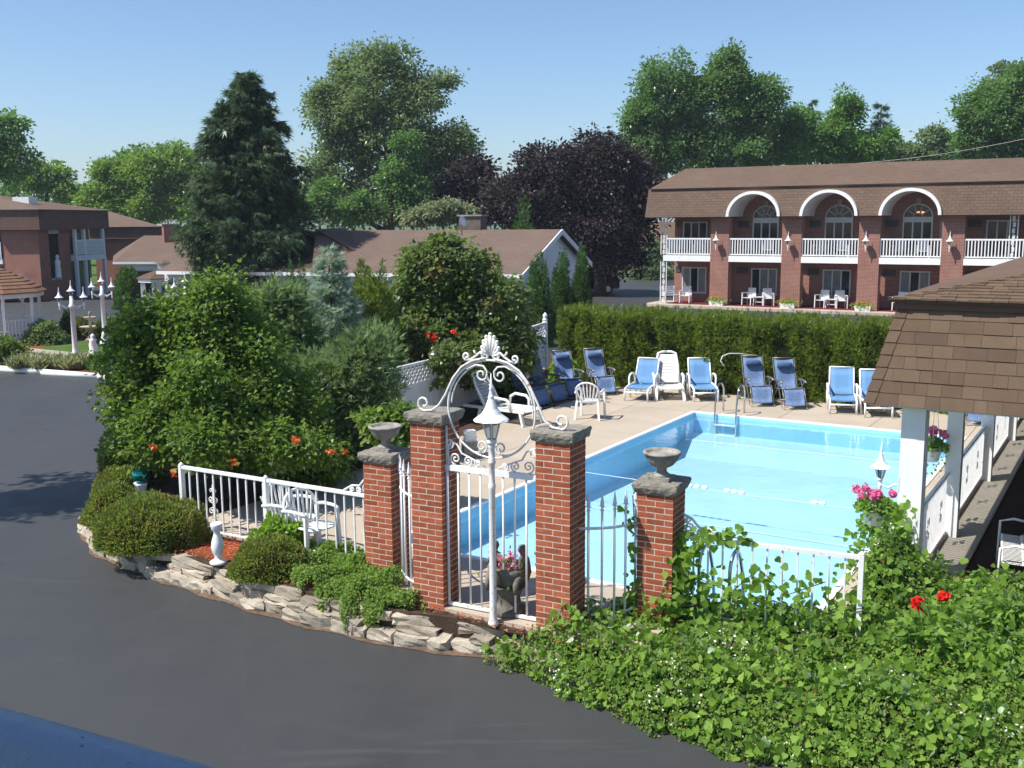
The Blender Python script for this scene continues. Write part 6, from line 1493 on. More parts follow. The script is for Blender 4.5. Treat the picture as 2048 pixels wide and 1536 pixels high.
# balcony hand rail at the viewer's own balcony
blue = NT('peeling_blue_paint'); co = blue.geo()
bn = blue.noise(co, 30, 6, 0.7); bcol = blue.mix(blue.ramp(bn, [(0.63, C(0, 0, 0)), (0.66, C(1, 1, 1))]), C(0.24, 0.32, 0.43), C(0.05, 0.06, 0.08))
blue.bsdf(bcol, 0.35, 0.5, 0, bn, 0.6, 0.006)
ra_, rb_ = V(-0.475, 0.957, 3.849), V(-0.215, 0.842, 3.843); rd_ = (rb_ - ra_).normalized()
t = thing('balcony_rail', 'peeling blue balcony hand rail close to the viewer', 'railing', (-0.2, 0.84, 2.9))
o = Vector(t.location)
MB().tube([ra_ - rd_*2.2 - o, ra_ - o, rb_ - o, rb_ + rd_*0.9 - o], 0.058, 20).obj('hand_rail', blue.m, t, True)
for s in (-2.0, -1.0, 0.35, 1.0): MB().tube([ra_ + rd_*s - V(0, 0, 0.05) - o, ra_ + rd_*s - o - V(0, 0, 1.02)], 0.02, 8).obj('post', blue.m, t)
struct('balcony_floor', MB().prism([(-3.2, 1.9), (-3.3, -1.6), (1.6, -1.6), (1.3, 0.12)][::-1], 2.72, 2.9), M['concrete_grey'])
struct('rail_shade_roof', MB().prism([(-4.5, 2.3), (-4.6, -2.0), (1.8, -2.0), (1.6, -0.3)][::-1], 5.5, 5.65), M['concrete_grey'])  # unseen roof, added to keep direct sun off the hand rail
# ------------------------------------------------------------------ trees
conifer('spruce_tree', 'tall dark spruce towering over the motel roof', (P(500, 440, 47).x, 47, ASPH), P(500, 135, 47).z + 0.4, 3.75, M['lf_spruce'], 900, 21, per=92, leaf=0.36, droop=0.50, power=0.52, z0=0.04, aspect=0.5, jag=0.42, latw=0.085)
broadleaf('cottonwood_tree', 'tall grey-green cottonwood rising behind the motel', 78, [(755, 170, 105, 80), (700, 240, 80, 90), (830, 200, 60, 55), (780, 290, 110, 100), (680, 330, 62, 80), (850, 330, 70, 80), (905, 300, 50, 50), (800, 400, 100, 70), (700, 410, 70, 60), (890, 160, 22, 16)], M['lf_cotton'], 85000, 0.25, 0.70, 31, 780, 0.6)
broadleaf('poplar_tree', 'bright green slender tree before the cottonwood', 70, [(815, 300, 30, 40), (790, 360, 38, 50), (830, 400, 40, 50), (720, 420, 48, 40), (650, 400, 30, 45)], M['lf_walnut'], 12000, 0.24, 0.5, 32, 780, 0.25)
broadleaf('purple_maple', 'broad dark purple maple behind the white gable', 66, [(1190, 340, 75, 75), (1110, 370, 95, 80), (1250, 390, 70, 90), (1040, 410, 70, 70), (1180, 450, 110, 80), (1270, 460, 55, 80), (1090, 455, 60, 50), (1230, 520, 55, 40)], M['lf_purple'], 70000, 0.25, 0.7, 33, 1200, 0.45)
broadleaf('purple_maple', 'smaller reddish purple maple beside the cottonwood', 72, [(925, 375, 58, 45), (965, 410, 60, 45), (900, 405, 50, 35), (950, 345, 35, 25)], M['lf_purple'], 14000, 0.34, 0.6, 34, 940, 0.3)
broadleaf('walnut_tree', 'tall feathery green walnut behind the hotel ridge', 82, [(1345, 190, 75, 80), (1300, 230, 60, 60), (1460, 150, 48, 62), (1430, 220, 80, 80), (1500, 230, 60, 70), (1540, 190, 36, 40), (1300, 300, 60, 60), (1380, 300, 90, 70), (1480, 310, 70, 60), (1270, 240, 34, 30), (1290, 350, 50, 45)], M['lf_walnut'], 80000, 0.25, 0.66, 35, 1390, 0.5)
broadleaf('maple_tree', 'bright green maple above the hotel ridge, left of two spruces'.replace('left of two spruces', 'before the dark spruces'), 84, [(1590, 270, 55, 50), (1690, 235, 34, 45), (1660, 290, 60, 45), (1560, 310, 60, 30), (1740, 300, 55, 40)], M['lf_maple'], 36000, 0.26, 0.6, 36, 1640, 0.4)
conifer('spruce_tree', 'dark spruce tip showing above the bright maple', (P(1617, 440, 96).x, 96, -0.5), P(1617, 185, 96).z + 0.5, 3.0, M['lf_spruce'], 260, 37, per=40, leaf=0.5, droop=0.3, power=0.8)
conifer('spruce_tree', 'dark spruce with a pointed double top beside the maple', (P(1752, 440, 92).x, 92, -0.5), P(1752, 188, 92).z + 0.5, 3.1, M['lf_spruce'], 300, 38, per=40, leaf=0.5, droop=0.3, power=0.7)
broadleaf('locust_tree', 'large green tree at the hotel roof, tallest beside the wire', 78, [(2000, 250, 85, 90), (1960, 230, 50, 45), (2060, 200, 70, 70), (1950, 290, 50, 40), (2080, 280, 80, 70)], M['lf_walnut'], 36000, 0.26, 0.65, 39, 2010, 0.45)
broadleaf('poplar_tree', 'distant pale poplar tips above the locust', 105, [(1990, 160, 30, 30), (2030, 165, 30, 30), (2000, 200, 40, 40)], M['lf_cotton'], 4000, 0.36, 0.6, 40, 2005, 0.3)
broadleaf('elm_tree', 'small pale round tree under the overhead wire', 95, [(1868, 280, 36, 35), (1830, 305, 34, 22), (1900, 300, 30, 28), (1800, 310, 40, 18), (1845, 320, 60, 20)], M['lf_cotton'], 6000, 0.34, 0.6, 41, 1865, 0.3)
broadleaf('ash_tree', 'wide light green tree behind the annex and spruce', 92, [(300, 350, 80, 50), (230, 370, 60, 45), (370, 350, 60, 60), (330, 400, 80, 50), (200, 400, 50, 35), (270, 420, 70, 40)], M['lf_lightgreen'], 46000, 0.28, 0.62, 42, 300, 0.45)
broadleaf('ash_tree', 'darker round-topped tree behind the light green ash', 104, [(290, 325, 60, 32), (345, 330, 50, 40), (250, 345, 50, 35)], M['lf_walnut'], 7000, 0.36, 0.6, 43, 300, 0.4)
broadleaf('locust_tree', 'yellowish green tree above the annex roof', 98, [(95, 360, 45, 38), (60, 375, 40, 30), (130, 385, 35, 25)], M['lf_lightgreen'], 7000, 0.34, 0.6, 44, 95, 0.35)
broadleaf('maple_tree', 'dark leafy maple overhanging the annex roof', 80, [(10, 270, 45, 45), (20, 330, 48, 50), (-40, 300, 60, 80)], M['lf_maple'], 9000, 0.30, 0.6, 45, -30, 0.4)
broadleaf('olive_shrub', 'silvery olive shrub behind the motel chimney', 56, [(885, 425, 55, 24), (840, 435, 35, 18), (930, 432, 30, 16)], M['lf_olive'], 5000, 0.22, 0.4, 46, 885, 0.15, cat='shrub')
broadleaf('roadside_tree', 'tree standing outside the view whose shade streaks the driveway', 15.6, [(-860, -150, 260, 150), (-600, -120, 200, 110), (-1100, -100, 200, 120), (-760, -330, 200, 120)], M['lf_walnut'], 7000, 0.22, 0.5, 47, -860, 0.28)
# continuous far trees so that no bare horizon shows between the big ones
farspec = [('far_tree', 560, 395, 34), ('far_tree', 640, 400, 30), ('far_tree', 1320, 400, 40), ('far_tree', 1150, 400, 40), ('far_tree', 420, 405, 38), ('far_tree', 150, 415, 40), ('far_tree', 20, 410, 40)]
labs = ('behind the tall spruce', 'between spruce and cottonwood', 'between purple maple and hotel', 'behind the purple maple', 'behind the lodge chimney', 'beyond the annex ridge', 'at the far side of the annex')
for i, (nm_, px, py, r) in enumerate(farspec):
    broadleaf(nm_, 'far green tree filling the gap ' + labs[i], 120, [(px, py, r*1.6, r), (px - r, py + 20, r, r*0.8), (px + r, py + 20, r, r*0.8)], M['lf_walnut'], 2600, 0.5, 0.9, 60+i, px, 0.3, group='trees filling the far gaps')
broadleaf('hedgerow_tree', 'dark shrubby trees under the purple maple by the car'.replace('trees', 'tree'), 70, [(1150, 480, 30, 40), (1190, 500, 30, 35), (1215, 490, 25, 30)], M['lf_arb'], 3500, 0.26, 0.5, 70, 1180, 0.2)
conifer('pine_tree', 'grey-green pine beside the hotel end on the grass', (P(1305, 560, 84).x, 84, -0.5), 3.6, 2.4, M['lf_juniper'], 150, 71, per=40, leaf=0.40, droop=0.25, power=0.6)

# ------------------------------------------------------------------ shrubs round the pool
conifer('blue_spruce', 'silvery blue spruce between juniper and round arborvitae', (P(655, 440, 22).x, 22, -0.05), P(657, 494, 22).z + 0.05, 0.95, M['lf_blue'], 420, 51, per=46, leaf=0.14, droop=0.02, power=0.60, z0=0.03, aspect=0.36, jag=0.14, up=0.25)
def col_arb(label, px, top, D, r, seed, mat='lf_arb', n=5200, leaf=0.13, ground=None):
    b = P(px, 440, D); g = -0.4 if ground is None else ground
    return mound('arborvitae', label, 'shrub', (b.x, D, g), (r, r, P(px, top, D).z - g), M[mat], n, leaf, seed, 'spray', 0.42, 1.75, 0.09, 0.80, 0.9, 'arborvitae shrubs')
col_arb('columnar arborvitae nearest the motel eave at the white gable', 1077, 503, 39.5, 0.52, 1)
col_arb('columnar arborvitae in the middle of the row at the gable', 1122, 498, 42.0, 0.48, 2)
col_arb('columnar arborvitae nearest the parked dark car', 1163, 492, 44.5, 0.50, 3)
col_arb('slim arborvitae standing against the motel gutter', 997, 515, 39, 0.22, 4, n=2000)
col_arb('narrow arborvitae under the spruce, tallest of three', 577, 524, 34, 0.24, 5, n=2200)
col_arb('narrow arborvitae under the spruce beside the blue spruce', 600, 532, 34, 0.28, 6, n=2200)
col_arb('small arborvitae at the foot of the spruce', 545, 556, 34, 0.3, 7, n=1800)
col_arb('dark pointed arborvitae behind the round shrub', 760, 524, 33, 0.36, 8, n=3000)
col_arb('dark arborvitae between motel gutter and flowering arbor', 812, 548, 33, 0.40, 9, n=2600)
col_arb('pointed arborvitae peeking above the motel ridge', 1045, 405, 56, 0.9, 10, n=2600, leaf=0.25)
col_arb('dark rounded arborvitae beside the annex balcony', 247, 530, 58, 0.8, 11, n=2600, leaf=0.22)
mound('arborvitae', 'full olive-green arborvitae between blue spruce and arbor', 'shrub', (P(735, 440, 23).x, 23, -0.05), (0.78, 0.75, P(735, 545, 23).z + 0.05), M['lf_hedge'], 12000, 0.12, 12, 'spray', 0.42, 2.2, 0.07, 0.80, 0.8, 'arborvitae shrubs')
# sprawling junipers
def juniper(label, spec, D, n, seed, leaf=0.17):
    t = broadleaf('juniper', label, D, spec, M['lf_juniper'], n, leaf, 0.30, seed, None, 0.08, -0.05, 'sprawling junipers', 'shrub', 'spray', 0.40, 3, droop=-0.35)
    return t
juniper('feathery juniper sprawling beside the blue spruce', [(560, 610, 55, 40), (520, 625, 45, 35), (565, 655, 55, 45), (620, 730, 60, 45), (690, 740, 60, 45)], 20.0, 12000, 61)
juniper('feathery juniper spreading over the lattice fence', [(715, 715, 45, 45), (745, 705, 30, 45), (660, 785, 65, 50), (735, 775, 45, 50), (620, 765, 50, 45), (690, 850, 70, 55), (750, 860, 38, 50), (640, 850, 55, 50), (720, 910, 50, 40)], 18.6, 20000, 62)
# vine thickets
def thicket(name, label, D, spec, mat, n, leaf, clump, seed, blooms, fm, **kw):
    t = broadleaf(name, label, D, spec, mat, n, leaf, clump, seed, None, 0.07, -0.05, None, 'shrub', 'heart', 0.75, 5, **kw)
    rg = np.random.default_rng(seed + 500); o = np.array(t.location)
    for px, py, dD in blooms:
        c = np.array(P(px, py, D + dD)) - o; m = 14
        pts = c + rdir(m, rg)*0.035
        tag(inst('blossom', leaf_mesh('blossom', pts, rdir(m, rg), rdir(m, rg), np.full(m, 0.065), fm, 'fold', 0.6), t), kind='stuff')
    return t
thicket('trumpet_vine', 'huge dense trumpet vine with a few orange blooms over the fence', 17.0,
    [(410, 640, 100, 75), (320, 660, 80, 70), (470, 715, 95, 80), (270, 740, 60, 80), (390, 750, 110, 100), (520, 800, 110, 90), (300, 830, 75, 80), (430, 860, 110, 80), (570, 840, 75, 75), (560, 790, 60, 55), (540, 900, 90, 50), (620, 905, 60, 50), (430, 600, 45, 32), (270, 900, 45, 45), (660, 925, 50, 40), (600, 930, 70, 45), (330, 860, 60, 80, -1.3), (430, 880, 70, 60, -1.7), (540, 900, 70, 55, -1.5), (620, 905, 50, 45, -1.2), (400, 790, 80, 80, -1.2), (270, 800, 50, 80, -0.8)],
    M['lf_vine'], 98000, 0.068, 0.26, 81, [(306, 893, -2.0), (346, 945, -2.1), (470, 925, -2.3), (205, 783, 0), (212, 757, 0.3), (590, 880, -2.1), (660, 905, -1.9), (690, 905, -.8)], M['fl_orange'], sub=9, subr=0.40)
thicket('trumpet_vine', 'vine-covered arbor with reddish seed heads behind the gate arch', 24.6,
    [(880, 540, 70, 55), (850, 580, 60, 60), (930, 560, 75, 55), (980, 610, 65, 60), (870, 640, 85, 65), (960, 670, 90, 60), (1020, 660, 45, 55), (860, 700, 60, 40), (880, 510, 40, 30), (1030, 700, 40, 40), (925, 720, 60, 40), (865, 745, 50, 45), (950, 745, 55, 35), (872, 492, 14, 24), (905, 500, 12, 20), (936, 512, 14, 20), (845, 518, 16, 18), (1030, 590, 20, 22), (800, 600, 20, 25), (850, 680, 50, 40, -0.6), (890, 735, 32, 45, -2.0), (930, 740, 40, 40, -1.2)],
    M['lf_vine2'], 46000, 0.10, 0.28, 82, [(862, 676, -1.35), (870, 672, -1.35), (910, 667, -1.3), (866, 682, -1.35), (858, 668, -1.35), (905, 664, -1.3)], M['fl_red'], sub=9, subr=0.40)
broadleaf('lilac_shrub', 'small leafy shrub behind the tall pillar and urn', 15.5, [(800, 850, 32, 36), (770, 860, 30, 30), (815, 890, 25, 30), (745, 840, 30, 22)], M['lf_vine'], 3000, 0.085, 0.16, 83, None, 0.04, -0.02, None, 'shrub', 'heart', 0.7, 3)
mound('boxwood', 'clipped dark boxwood behind the shaded lounger', 'shrub', (P(1015, 440, 26.5).x, 26.5, 0), (0.34, 0.34, 0.62), M['lf_hedge'], 2200, 0.06, 15, 'fold', 0.6, 2.2, 0.05)
mound('boxwood', 'low clipped boxwood beside the taller one behind the lounger', 'shrub', (P(995, 440, 25.6).x, 25.6, 0), (0.30, 0.30, 0.42), M['lf_hedge'], 1800, 0.06, 16, 'fold', 0.6, 2.2, 0.05)
mound('lime_shrub', 'yellow-green shrub between the denim recliners', 'shrub', (P(1128, 440, 27.2).x, 27.2, 0), (0.42, 0.35, 0.85), M['lf_lime'], 1800, 0.08, 17, 'fold', 0.6, 2.0, 0.08)

# clipped hedge behind the loungers
hd = E1.copy(); hn = E2.copy(); H0 = V(1.25, 28.35, 0); HL, HD, HH = 11.8, 1.3, 1.92
t = thing('clipped_hedge', 'tall clipped evergreen hedge behind the row of loungers', 'hedge', (H0.x, H0.y, -0.02), math.atan2(hd.y, hd.x))
rgn = np.random.default_rng(91); n = 46000
f = rgn.choice(4, n, p=[0.58, 0.27, 0.10, 0.05]); u = rgn.uniform(0, HL, n); w = rgn.uniform(0, 1, n); dp_ = np.abs(rgn.normal(size=n))*0.13
wob = 0.10*np.sin(u*2.1+1) + 0.07*np.sin(u*5.3) + 0.05*np.sin(u*11+2); tops = HH + 0.06*np.sin(u*3.1) + 0.05*np.sin(u*7.7+1) + 0.03*np.sin(u*17)
hz_ = w*tops; bulge = 0.09*np.sin(hz_*3.0 + u*1.7) + 0.06*np.sin(hz_*7 + u*4.1)
x = u.copy(); y = np.zeros(n); z = hz_.copy(); out = np.zeros((n, 3))
k = f == 0; y[k] = (-0.02 + wob + bulge + dp_)[k]; out[k] = (0, -1, 0.15)
k = f == 1; y[k] = (w*HD)[k]; z[k] = (tops - dp_*0.8)[k]; out[k] = (0, -0.15, 1)
k = f == 2; y[k] = (HD - dp_)[k]; out[k] = (0, 1, 0.2)
k = f == 3; x[k] = (dp_*rgn.choice([1.0], n))[k]; y[k] = (w*HD)[k]; z[k] = (rgn.uniform(0, 1, n)*tops)[k]; out[k] = (-1, 0, 0.2)
pts = np.stack([x, y, np.maximum(z, 0.02)], 1)
ax = out*0.55 + rdir(n, rgn)*0.55 + np.array([0, 0, 0.45]); nr = out*0.7 + rdir(n, rgn)*0.7
tag(inst('foliage', leaf_mesh('foliage', pts, ax, nr, 0.115*rgn.uniform(0.6, 1.4, n), M['lf_hedge'], 'spray', 0.46), t), kind='stuff')
MB().b2(0.12, HL-0.1, 0.24, HD-0.2, 0, HH-0.2).obj('dark_core', M['shade_fill'], t)  # solid dark block added inside the hedge to close leaf gaps
# fresh shoots above the clipped top
n = 1500; u = rgn.uniform(0, HL, n); pts = np.stack([u, rgn.uniform(0, HD, n), HH + rgn.uniform(-0.02, 0.16, n)], 1)
tag(inst('shoots', leaf_mesh('shoots', pts, rdir(n, rgn)*0.5 + np.array([0, 0, 1.0]), rdir(n, rgn), 0.12*rgn.uniform(0.6, 1.3, n), M['lf_hedge'], 'spray', 0.4), t), kind='stuff')

# yews and cover in the front bed
def yew(label, px, py, rx, ry, rz_, n, seed, mat='lf_yew', power=2.3):
    q = G(px, py, -0.05); return mound('yew_shrub', label, 'shrub', (q.x, q.y, -0.06), (rx, ry, rz_), M[mat], n, 0.05, seed, 'fold', 0.34, power, 0.07, 0.84, 0.5, 'yews in the front bed', depth=0.08)
yew('broad clipped yew with rusty tips beside the white pedestal', 305, 1085, 0.78, 0.58, 0.66, 15000, 21)
yew('smaller yew at the driveway bend beside the broad one', 228, 1040, 0.40, 0.42, 0.55, 6000, 22)
yew('narrow yew with rusty tips under the gazing ball', 240, 1010, 0.38, 0.4, 0.62, 5000, 23)
yew('round yew beside the pedestal nearer the gate', 540, 1145, 0.48, 0.42, 0.46, 8000, 24)
yew('upright yew hedge end under the trumpet vine by the drive', 262, 960, 0.50, 0.6, 1.05, 8000, 25, 'lf_hedge')
q = G(565, 1115, -0.02); mound('lime_shrub', 'bright lime shrub at the picket fence above the round yew', 'shrub', (q.x, q.y, -0.05), (0.42, 0.26, 0.56), M['lf_lime'], 2600, 0.075, 26, 'fold', 0.55, 2.0, 0.15, 0.6)

def carpet(name, label, region, height, n, leaf, mat, seed, shape='fold', aspect=0.6, extra=None, kind=None, group=None):
    """creeping plants over an uneven patch: region(x, y) -> weight in the patch frame; height(x, y) -> top of growth"""
    rng = np.random.default_rng(seed); x0, x1, y0, y1 = region[0]; P_ = []
    N = 0
    xs, ys = [], []
    while N < n:
        x = rng.uniform(x0, x1, n); y = rng.uniform(y0, y1, n); k = rng.uniform(size=n) < region[1](x, y); xs.append(x[k]); ys.append(y[k]); N += k.sum()
    x = np.concatenate(xs)[:n]; y = np.concatenate(ys)[:n]
    h = height(x, y); z = h - np.abs(rng.normal(size=n))*0.07
    e = 0.05; gx = (height(x+e, y) - height(x-e, y))/(2*e); gy = (height(x, y+e) - height(x, y-e))/(2*e)
    out = unit(np.stack([-gx, -gy, np.ones(n)], 1))
    pts = np.stack([x, y, z], 1); ax = rdir(n, rng)*0.9 + out*0.15 - np.array([0.1, 0.25, 0.15]); nr = out*0.9 + rdir(n, rng)*0.7
    return leaf_mesh(name, pts, ax, nr, leaf*rng.uniform(0.55, 1.35, n), mat, shape, aspect)
def ground_line(px): return G(px[0], px[1], ASPH)
def bumps(x, y, s): return 0.10*np.sin(x*2.3*s+1)*np.sin(y*2.9*s+2) + 0.07*np.sin(x*5.1*s+3)*np.cos(y*4.3*s) + 0.04*np.sin(x*11*s)*np.sin(y*9*s+1)
# drive-side edge of the big vine mass, in world coordinates
ex_ = np.array([-0.45, -0.05, 0.56, 1.29, 2.1, 3.2, 5.0, 9.0]); ey_ = np.array([10.86, 10.52, 9.85, 9.15, 8.55, 7.9, 7.2, 6.2])
edge = lambda x: np.interp(x, ex_, ey_) + 0.06*np.sin(x*9) + 0.05*np.sin(x*23)
backx = np.array([-0.3, 0.6, 1.5, 2.0, 3.5, 4.4, 5.2, 9.0]); backy = np.array([10.9, 10.9, 11.2, 11.1, 10.5, 11.6, 11.3, 10.0])
back = lambda x: np.interp(x, backx, backy)
def vm_w(x, y): d = y - edge(x); return ((d > 0) & (y < back(x) + 0.15) & ~((x < 0.75) & (y > 10.72 - 0.1*x))).astype(float)
def vm_h(x, y):
    d = np.clip((y - edge(x)), 0, 3)
    b = np.clip(1 - (back(x) - y)/1.6, 0, 1)
    right = np.clip((x - 3.0)/1.5, 0, 1)
    h = ASPH + 0.04 + 0.42*np.minimum(1, d/0.9)**0.7 + 0.06*b**1.5 + 0.22*right*np.clip(d/1.2, 0, 1) + bumps(x, y, 1.0)*np.minimum(1, d/0.5)
    mnd = 0.55*np.exp(-((x-4.25)**2/0.16 + (y-11.35)**2/0.2))
    return h + mnd
ivy = thing('vine_bank', 'sprawling bank of green vines with cream blossom along the driveway', 'vines', (2.5, 9.8, ASPH))
def shift(o): o.location = (-2.5, -9.8, -ASPH); return o
reg = ((-0.45, 7.0, 6.4, 12.2), vm_w)
shift(tag(inst('leaves', carpet('leaves', '', reg, lambda x, y: vm_h(x, y) + 0.03, 9500, 0.058, M['lf_ivy'], 101, 'heart', 0.85), ivy), kind='stuff'))
shift(tag(inst('small_leaves', carpet('small_leaves', '', reg, lambda x, y: vm_h(x, y) - 0.01, 95000, 0.034, M['lf_cover'], 102, 'fold', 0.6), ivy), kind='stuff'))
patch = lambda x, y: vm_w(x, y) * (np.sin(x*3.1+0.7)*np.sin(y*3.7+1.9) + 0.5*np.sin(x*7+y*5) > 0.55) * ((y - edge(x)) < 1.9)
shift(tag(inst('cream_florets', carpet('cream_florets', '', (reg[0], patch), lambda x, y: vm_h(x, y) + 0.045, 900, 0.024, M['fl_white'], 103, 'fold', 0.9), ivy), kind='stuff'))
ph = np.random.default_rng(170)
shift(tag(inst('loose_shoots', carpet('loose_shoots', '', (reg[0], lambda x, y: vm_w(x, y)*(np.sin(x*4.3+1)*np.sin(y*5.1) + np.sin(x*9.7+y*8) > 0.35)), lambda x, y: vm_h(x, y) + 0.13 + 0.08*np.sin(x*31)*np.sin(y*27), 3400, 0.078, M['lf_ivy'], 104, 'heart', 0.8), ivy), kind='stuff'))
shift(tag(inst('withered_leaves', carpet('withered_leaves', '', reg, lambda x, y: vm_h(x, y) + 0.03, 420, 0.05, L_('withered_leaf', C(0.10, 0.06, 0.025), C(0.18, 0.11, 0.04), C(0.26, 0.19, 0.08), 0.2, 0.02, gain=1.2), 105, 'fold', 0.6), ivy), kind='stuff'))
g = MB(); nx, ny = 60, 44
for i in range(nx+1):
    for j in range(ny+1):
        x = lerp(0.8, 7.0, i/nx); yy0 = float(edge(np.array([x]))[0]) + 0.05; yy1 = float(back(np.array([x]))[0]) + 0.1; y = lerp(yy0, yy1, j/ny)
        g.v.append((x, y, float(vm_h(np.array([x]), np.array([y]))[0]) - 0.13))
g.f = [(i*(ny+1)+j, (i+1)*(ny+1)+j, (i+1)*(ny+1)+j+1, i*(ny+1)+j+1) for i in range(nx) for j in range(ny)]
shift(g.obj('dark_underlay', M['shade_fill'], ivy, True))  # closed dark sheet below the leaves, coloured like their inner shade
# tendrils climbing the fence, the short pillar and the porch column
def climb(pts_px, seed, n, spread, leaf=0.075):
    rng = np.random.default_rng(seed); ps = [np.array(q) for q in pts_px]; k = rng.integers(0, len(ps)-1, n); u_ = rng.uniform(0, 1, (n, 1))
    a = np.array([ps[i] for i in k]); b = np.array([ps[i+1] for i in k]); pts = a + (b-a)*u_ + rng.normal(size=(n, 3))*spread
    o = inst('climbing_leaves', leaf_mesh('climbing_leaves', pts, rdir(n, rng)*0.7 - np.array([0, 0.2, 0.6]), rdir(n, rng)*0.6 + np.array([-0.3, -0.9, 0.4]), leaf*rng.uniform(0.6, 1.3, n), M['lf_ivy'], 'heart', 0.85), ivy)
    shift(tag(o, kind='stuff'))
    m = MB(); m.tube([Vector(p) for p in ps], 0.006, 5); shift(m.obj('tendril', M['bark'], ivy, True))
fa_, fb_ = gp(1.93, 0.80), V(3.56, 10.10, 0)
climb([V(lerp(fa_, fb_, s).x, lerp(fa_, fb_, s).y, z) for s, z in ((0.0, 0.15), (0.25, 0.30), (0.5, 0.42), (0.75, 0.3), (1.0, 0.45))], 111, 220, 0.12)
climb([V(lerp(fa_, fb_, s).x, lerp(fa_, fb_, s).y - 0.02, z) for s, z in ((0.02, 0.3), (0.05, 0.7), (0.12, 1.02), (0.25, 1.06), (0.42, 1.03))], 112, 120, 0.06)
climb([V(lerp(fa_, fb_, s_).x, lerp(fa_, fb_, s_).y - 0.06, z) for s_, z in ((0.0, 0.2), (0.12, 0.55), (0.3, 0.45), (0.45, 0.75), (0.6, 0.5), (0.8, 0.7))], 117, 130, 0.09)
climb([gp(1.55, 0.55, 0.1), gp(1.48, 0.70, 0.6), gp(1.46, 0.72, 0.95), gp(1.43, 0.72, 1.4)], 113, 60, 0.06)
climb([gp(1.80, 0.60, 0.05), gp(1.93, 0.70, 0.45), gp(1.96, 0.75, 0.8), gp(1.95, 0.9, 1.05)], 114, 200, 0.08)
climb([U(5.9, 1.25, 0.2), U(6.05, 1.6, 0.7), U(6.15, 1.8, 0.85), U(6.25, 1.85, 0.95)], 115, 260, 0.13)
# green-leaved shrub at the porch end
q = V(4.75, 9.75, 0)
broadleaf('sumac_shrub', 'leafy green shrub with long leaflets at the porch end', 9.6, [(1960, 1330, 110, 90), (1880, 1290, 80, 70), (2040, 1260, 70, 80), (1930, 1420, 110, 70), (2060, 1400, 100, 90)], M['lf_ivy'], 5200, 0.105, 0.22, 84, 1980, 0.03, ASPH, None, 'shrub', 'fold', 0.42, 4, droop=0.5)
# ground cover spilling over the rocks between the pillars and the yew
GCP = [tuple(G(px, py, z))[:2] for px, py, z in ((590, 1150, -0.05), (650, 1105, 0), (735, 1098, 0), (800, 1185, 0), (850, 1222, 0), (845, 1262, -0.3), (760, 1278, -0.4), (690, 1268, -0.4), (640, 1232, -0.3), (585, 1190, -0.15))]
def gc_w(x, y):
    x = x + 0.05*np.sin(y*17) + 0.04*np.sin(x*29 + y*11); y = y + 0.05*np.sin(x*19 + 1)
    inside = np.zeros(x.shape, bool); n_ = len(GCP)
    for i in range(n_):
        (ax_, ay_), (bx_, by_) = GCP[i], GCP[(i+1) % n_]
        c = ((ay_ > y) != (by_ > y)) & (x < (bx_-ax_)*(y-ay_)/(by_-ay_ + 1e-9) + ax_); inside ^= c
    return inside * np.where(np.sin(x*9+2)*np.sin(y*11) > -0.55, 1.0, 0.35)
def gc_h(x, y):
    ey = np.interp(x, [-3.32, -2.59, -1.3, 0.07], [12.45, 11.94, 11.25, 10.81])
    fr = np.clip((y - ey + 0.12)/0.32, 0, 1)
    return ASPH + 0.05 + 0.42*fr + 0.10*np.sin(x*6.3+1)*np.sin(y*7.1) + 0.05*np.sin(x*15)*np.sin(y*13+2) + 0.07
gcv = thing('ground_cover', 'mound of fresh green ground cover spilling over the rocks', 'plant', (-1.95, 11.9, ASPH))
def sh2(o): o.location = (1.95, -11.9, -ASPH); return o
sh2(tag(inst('foliage', carpet('foliage', '', ((-3.3, -0.6, 10.6, 13.3), gc_w), gc_h, 26000, 0.036, M['lf_cover'], 121, 'fold', 0.6), gcv), kind='stuff'))
# red geraniums among the vines
for i, (px, py, lab) in enumerate(((1836, 1200, 'red geranium heads stacked in the vines by the porch walk'), (1883, 1194, 'single red geranium head at the edge of the dark porch'))):
    c = P(px, py, 9.9); t = thing('geranium', lab, 'flower', (c.x, c.y, c.z - 0.5), 0, 'red geraniums at the porch')
    rgn = np.random.default_rng(130+i)
    for k in range(4 if i == 0 else 2):
        cc = np.array([rgn.uniform(-.03, .03) + (0.045 if i else 0)*k, rgn.uniform(-.03, .03), 0.5 - (0.045*k if i == 0 else 0)]); m = 60; pp = cc + rdir(m, rgn)*0.036
        tag(inst('bloom', leaf_mesh('bloom', pp, rdir(m, rgn), pp - cc, np.full(m, 0.034), M['fl_red'], 'heart', 1.0), t), kind='stuff')
    MB().tube([(0, 0, 0), (0.01, 0, 0.3), (0, 0, 0.5)], 0.006, 5).obj('stem', M['lf_ivy'], t)
# planting on the island across the drive
def isl_shrub(label, px, py, rx, rz_, mat, n, leaf, seed, shape='fold', asp=0.5, nm_='shrub', vert=0.3, core=0.8):
    q = G(px, py, -0.3); return mound(nm_, label, 'shrub', (q.x, q.y, -0.32), (rx, rx*0.8, rz_), M[mat], n, leaf, seed, shape, asp, 2.0, 0.12, core, vert, 'shrubs on the island')
isl_shrub('grey-green shrub beside the gazebo posts', 92, 688, 0.85, 0.95, 'lf_juniper', 3800, 0.10, 141)
isl_shrub('small pointed evergreen behind the kerbside lamp post', 137, 676, 0.34, 1.15, 'lf_arb', 2200, 0.11, 142, 'spray', 0.4, 'arborvitae', 0.9)
isl_shrub('rusty brown and green shrub at the kerb edge', 12, 728, 0.85, 0.85, 'lf_vine2', 3600, 0.11, 143)
isl_shrub('low green shrub with red mulch before the statue', 215, 738, 0.65, 0.5, 'lf_walnut', 2600, 0.10, 144)
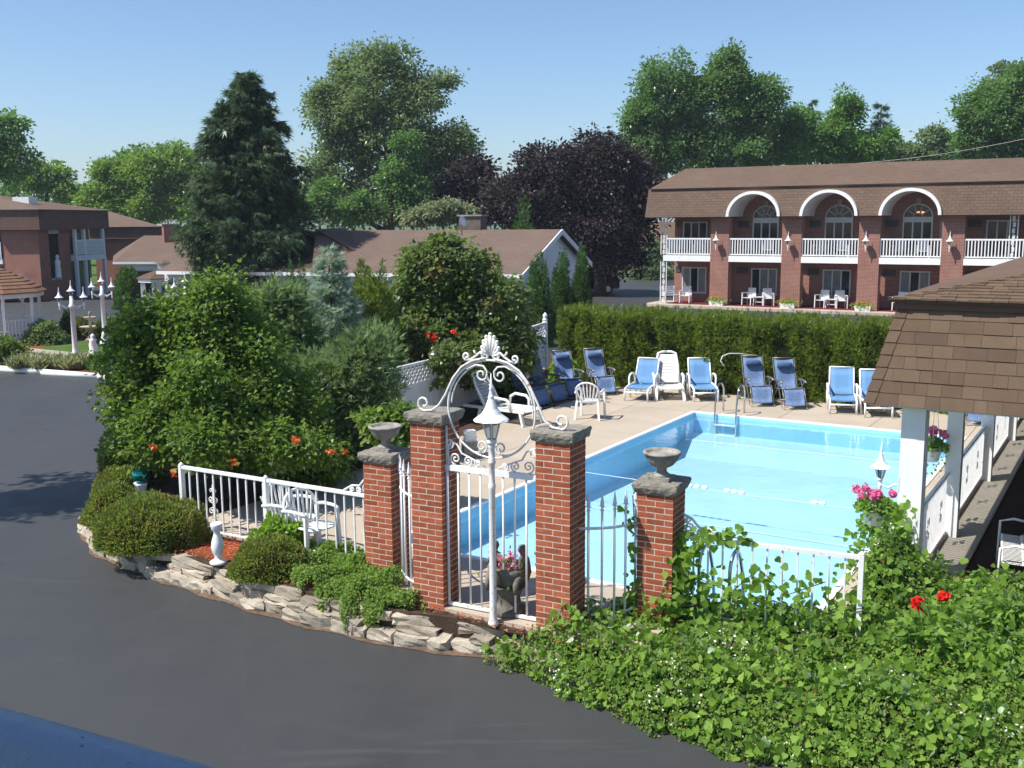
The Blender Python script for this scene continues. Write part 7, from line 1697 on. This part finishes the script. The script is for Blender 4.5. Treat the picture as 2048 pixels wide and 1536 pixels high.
isl_shrub('rose bush with pink blooms behind the birdbath', 172, 676, 0.55, 0.85, 'lf_vine2', 1800, 0.09, 145)
isl_shrub('low leafy rose bush behind the second lamp post', 228, 678, 0.9, 0.9, 'lf_vine2', 2600, 0.09, 146)
rgn = np.random.default_rng(150); n = 5200
gt = thing('ornamental_grass', 'pale variegated grass spilling over the white kerb', 'grass', G(105, 738, -0.3), 0)
cen = rgn.uniform([-1.5, -0.5, 0], [1.2, 0.9, 0], (40, 3)); k = rgn.integers(0, 40, n); base = cen[k] + rgn.normal(size=(n, 3))*np.array([0.08, 0.08, 0])
ax = rdir(n, rgn)*np.array([1, 1, 0.2])*0.8 + np.array([0, 0, 0.75]); base[:, 2] = rgn.uniform(0, 0.18, n)
tag(inst('blades', leaf_mesh('blades', base, ax, rdir(n, rgn) + np.array([0, 0, .5]), 0.34*rgn.uniform(0.5, 1.3, n), M['lf_straw'], 'fold', 0.09), gt), kind='stuff')
for px, py, lab in ((168, 640, 'a'), (180, 640, 'b'), (235, 632, 'c'), (222, 640, 'd'), (205, 637, 'e')):
    pass
# fallen mulch chips on the red beds
rgn = np.random.default_rng(160); n = 2600
x = rgn.uniform(-4.9, 0.7, n); y = 14.2 - (x + 4.9)*0.62 + rgn.normal(size=n)*0.22; pts = np.stack([x, y, np.full(n, -0.012)], 1)
ch = leaf_mesh('mulch_chips', pts, rdir(n, rgn)*np.array([1, 1, 0.15]), rdir(n, rgn)*0.4 + np.array([0, 0, 1.0]), 0.05*rgn.uniform(0.5, 1.5, n), L_('mulch_chip', C(0.14, 0.035, 0.02), C(0.30, 0.08, 0.04), C(0.42, 0.15, 0.08), 0.0, 0.02), 'fold', 0.35)
tag(inst('mulch_chips', ch), kind='stuff')

# thin summer haze over the whole place
hz = NT('summer_haze'); pv = hz.n("ShaderNodeVolumePrincipled"); pv.inputs['Color'].default_value = C(0.80, 0.88, 1.0); pv.inputs['Density'].default_value = 0.0004; pv.inputs['Anisotropy'].default_value = 0.2
hz.l(pv.outputs[0], hz.out.inputs['Volume'])
tag(MB().b2(-905, 905, -45, 1505, -1.6, 24.0).obj('haze', hz.m), kind='stuff')
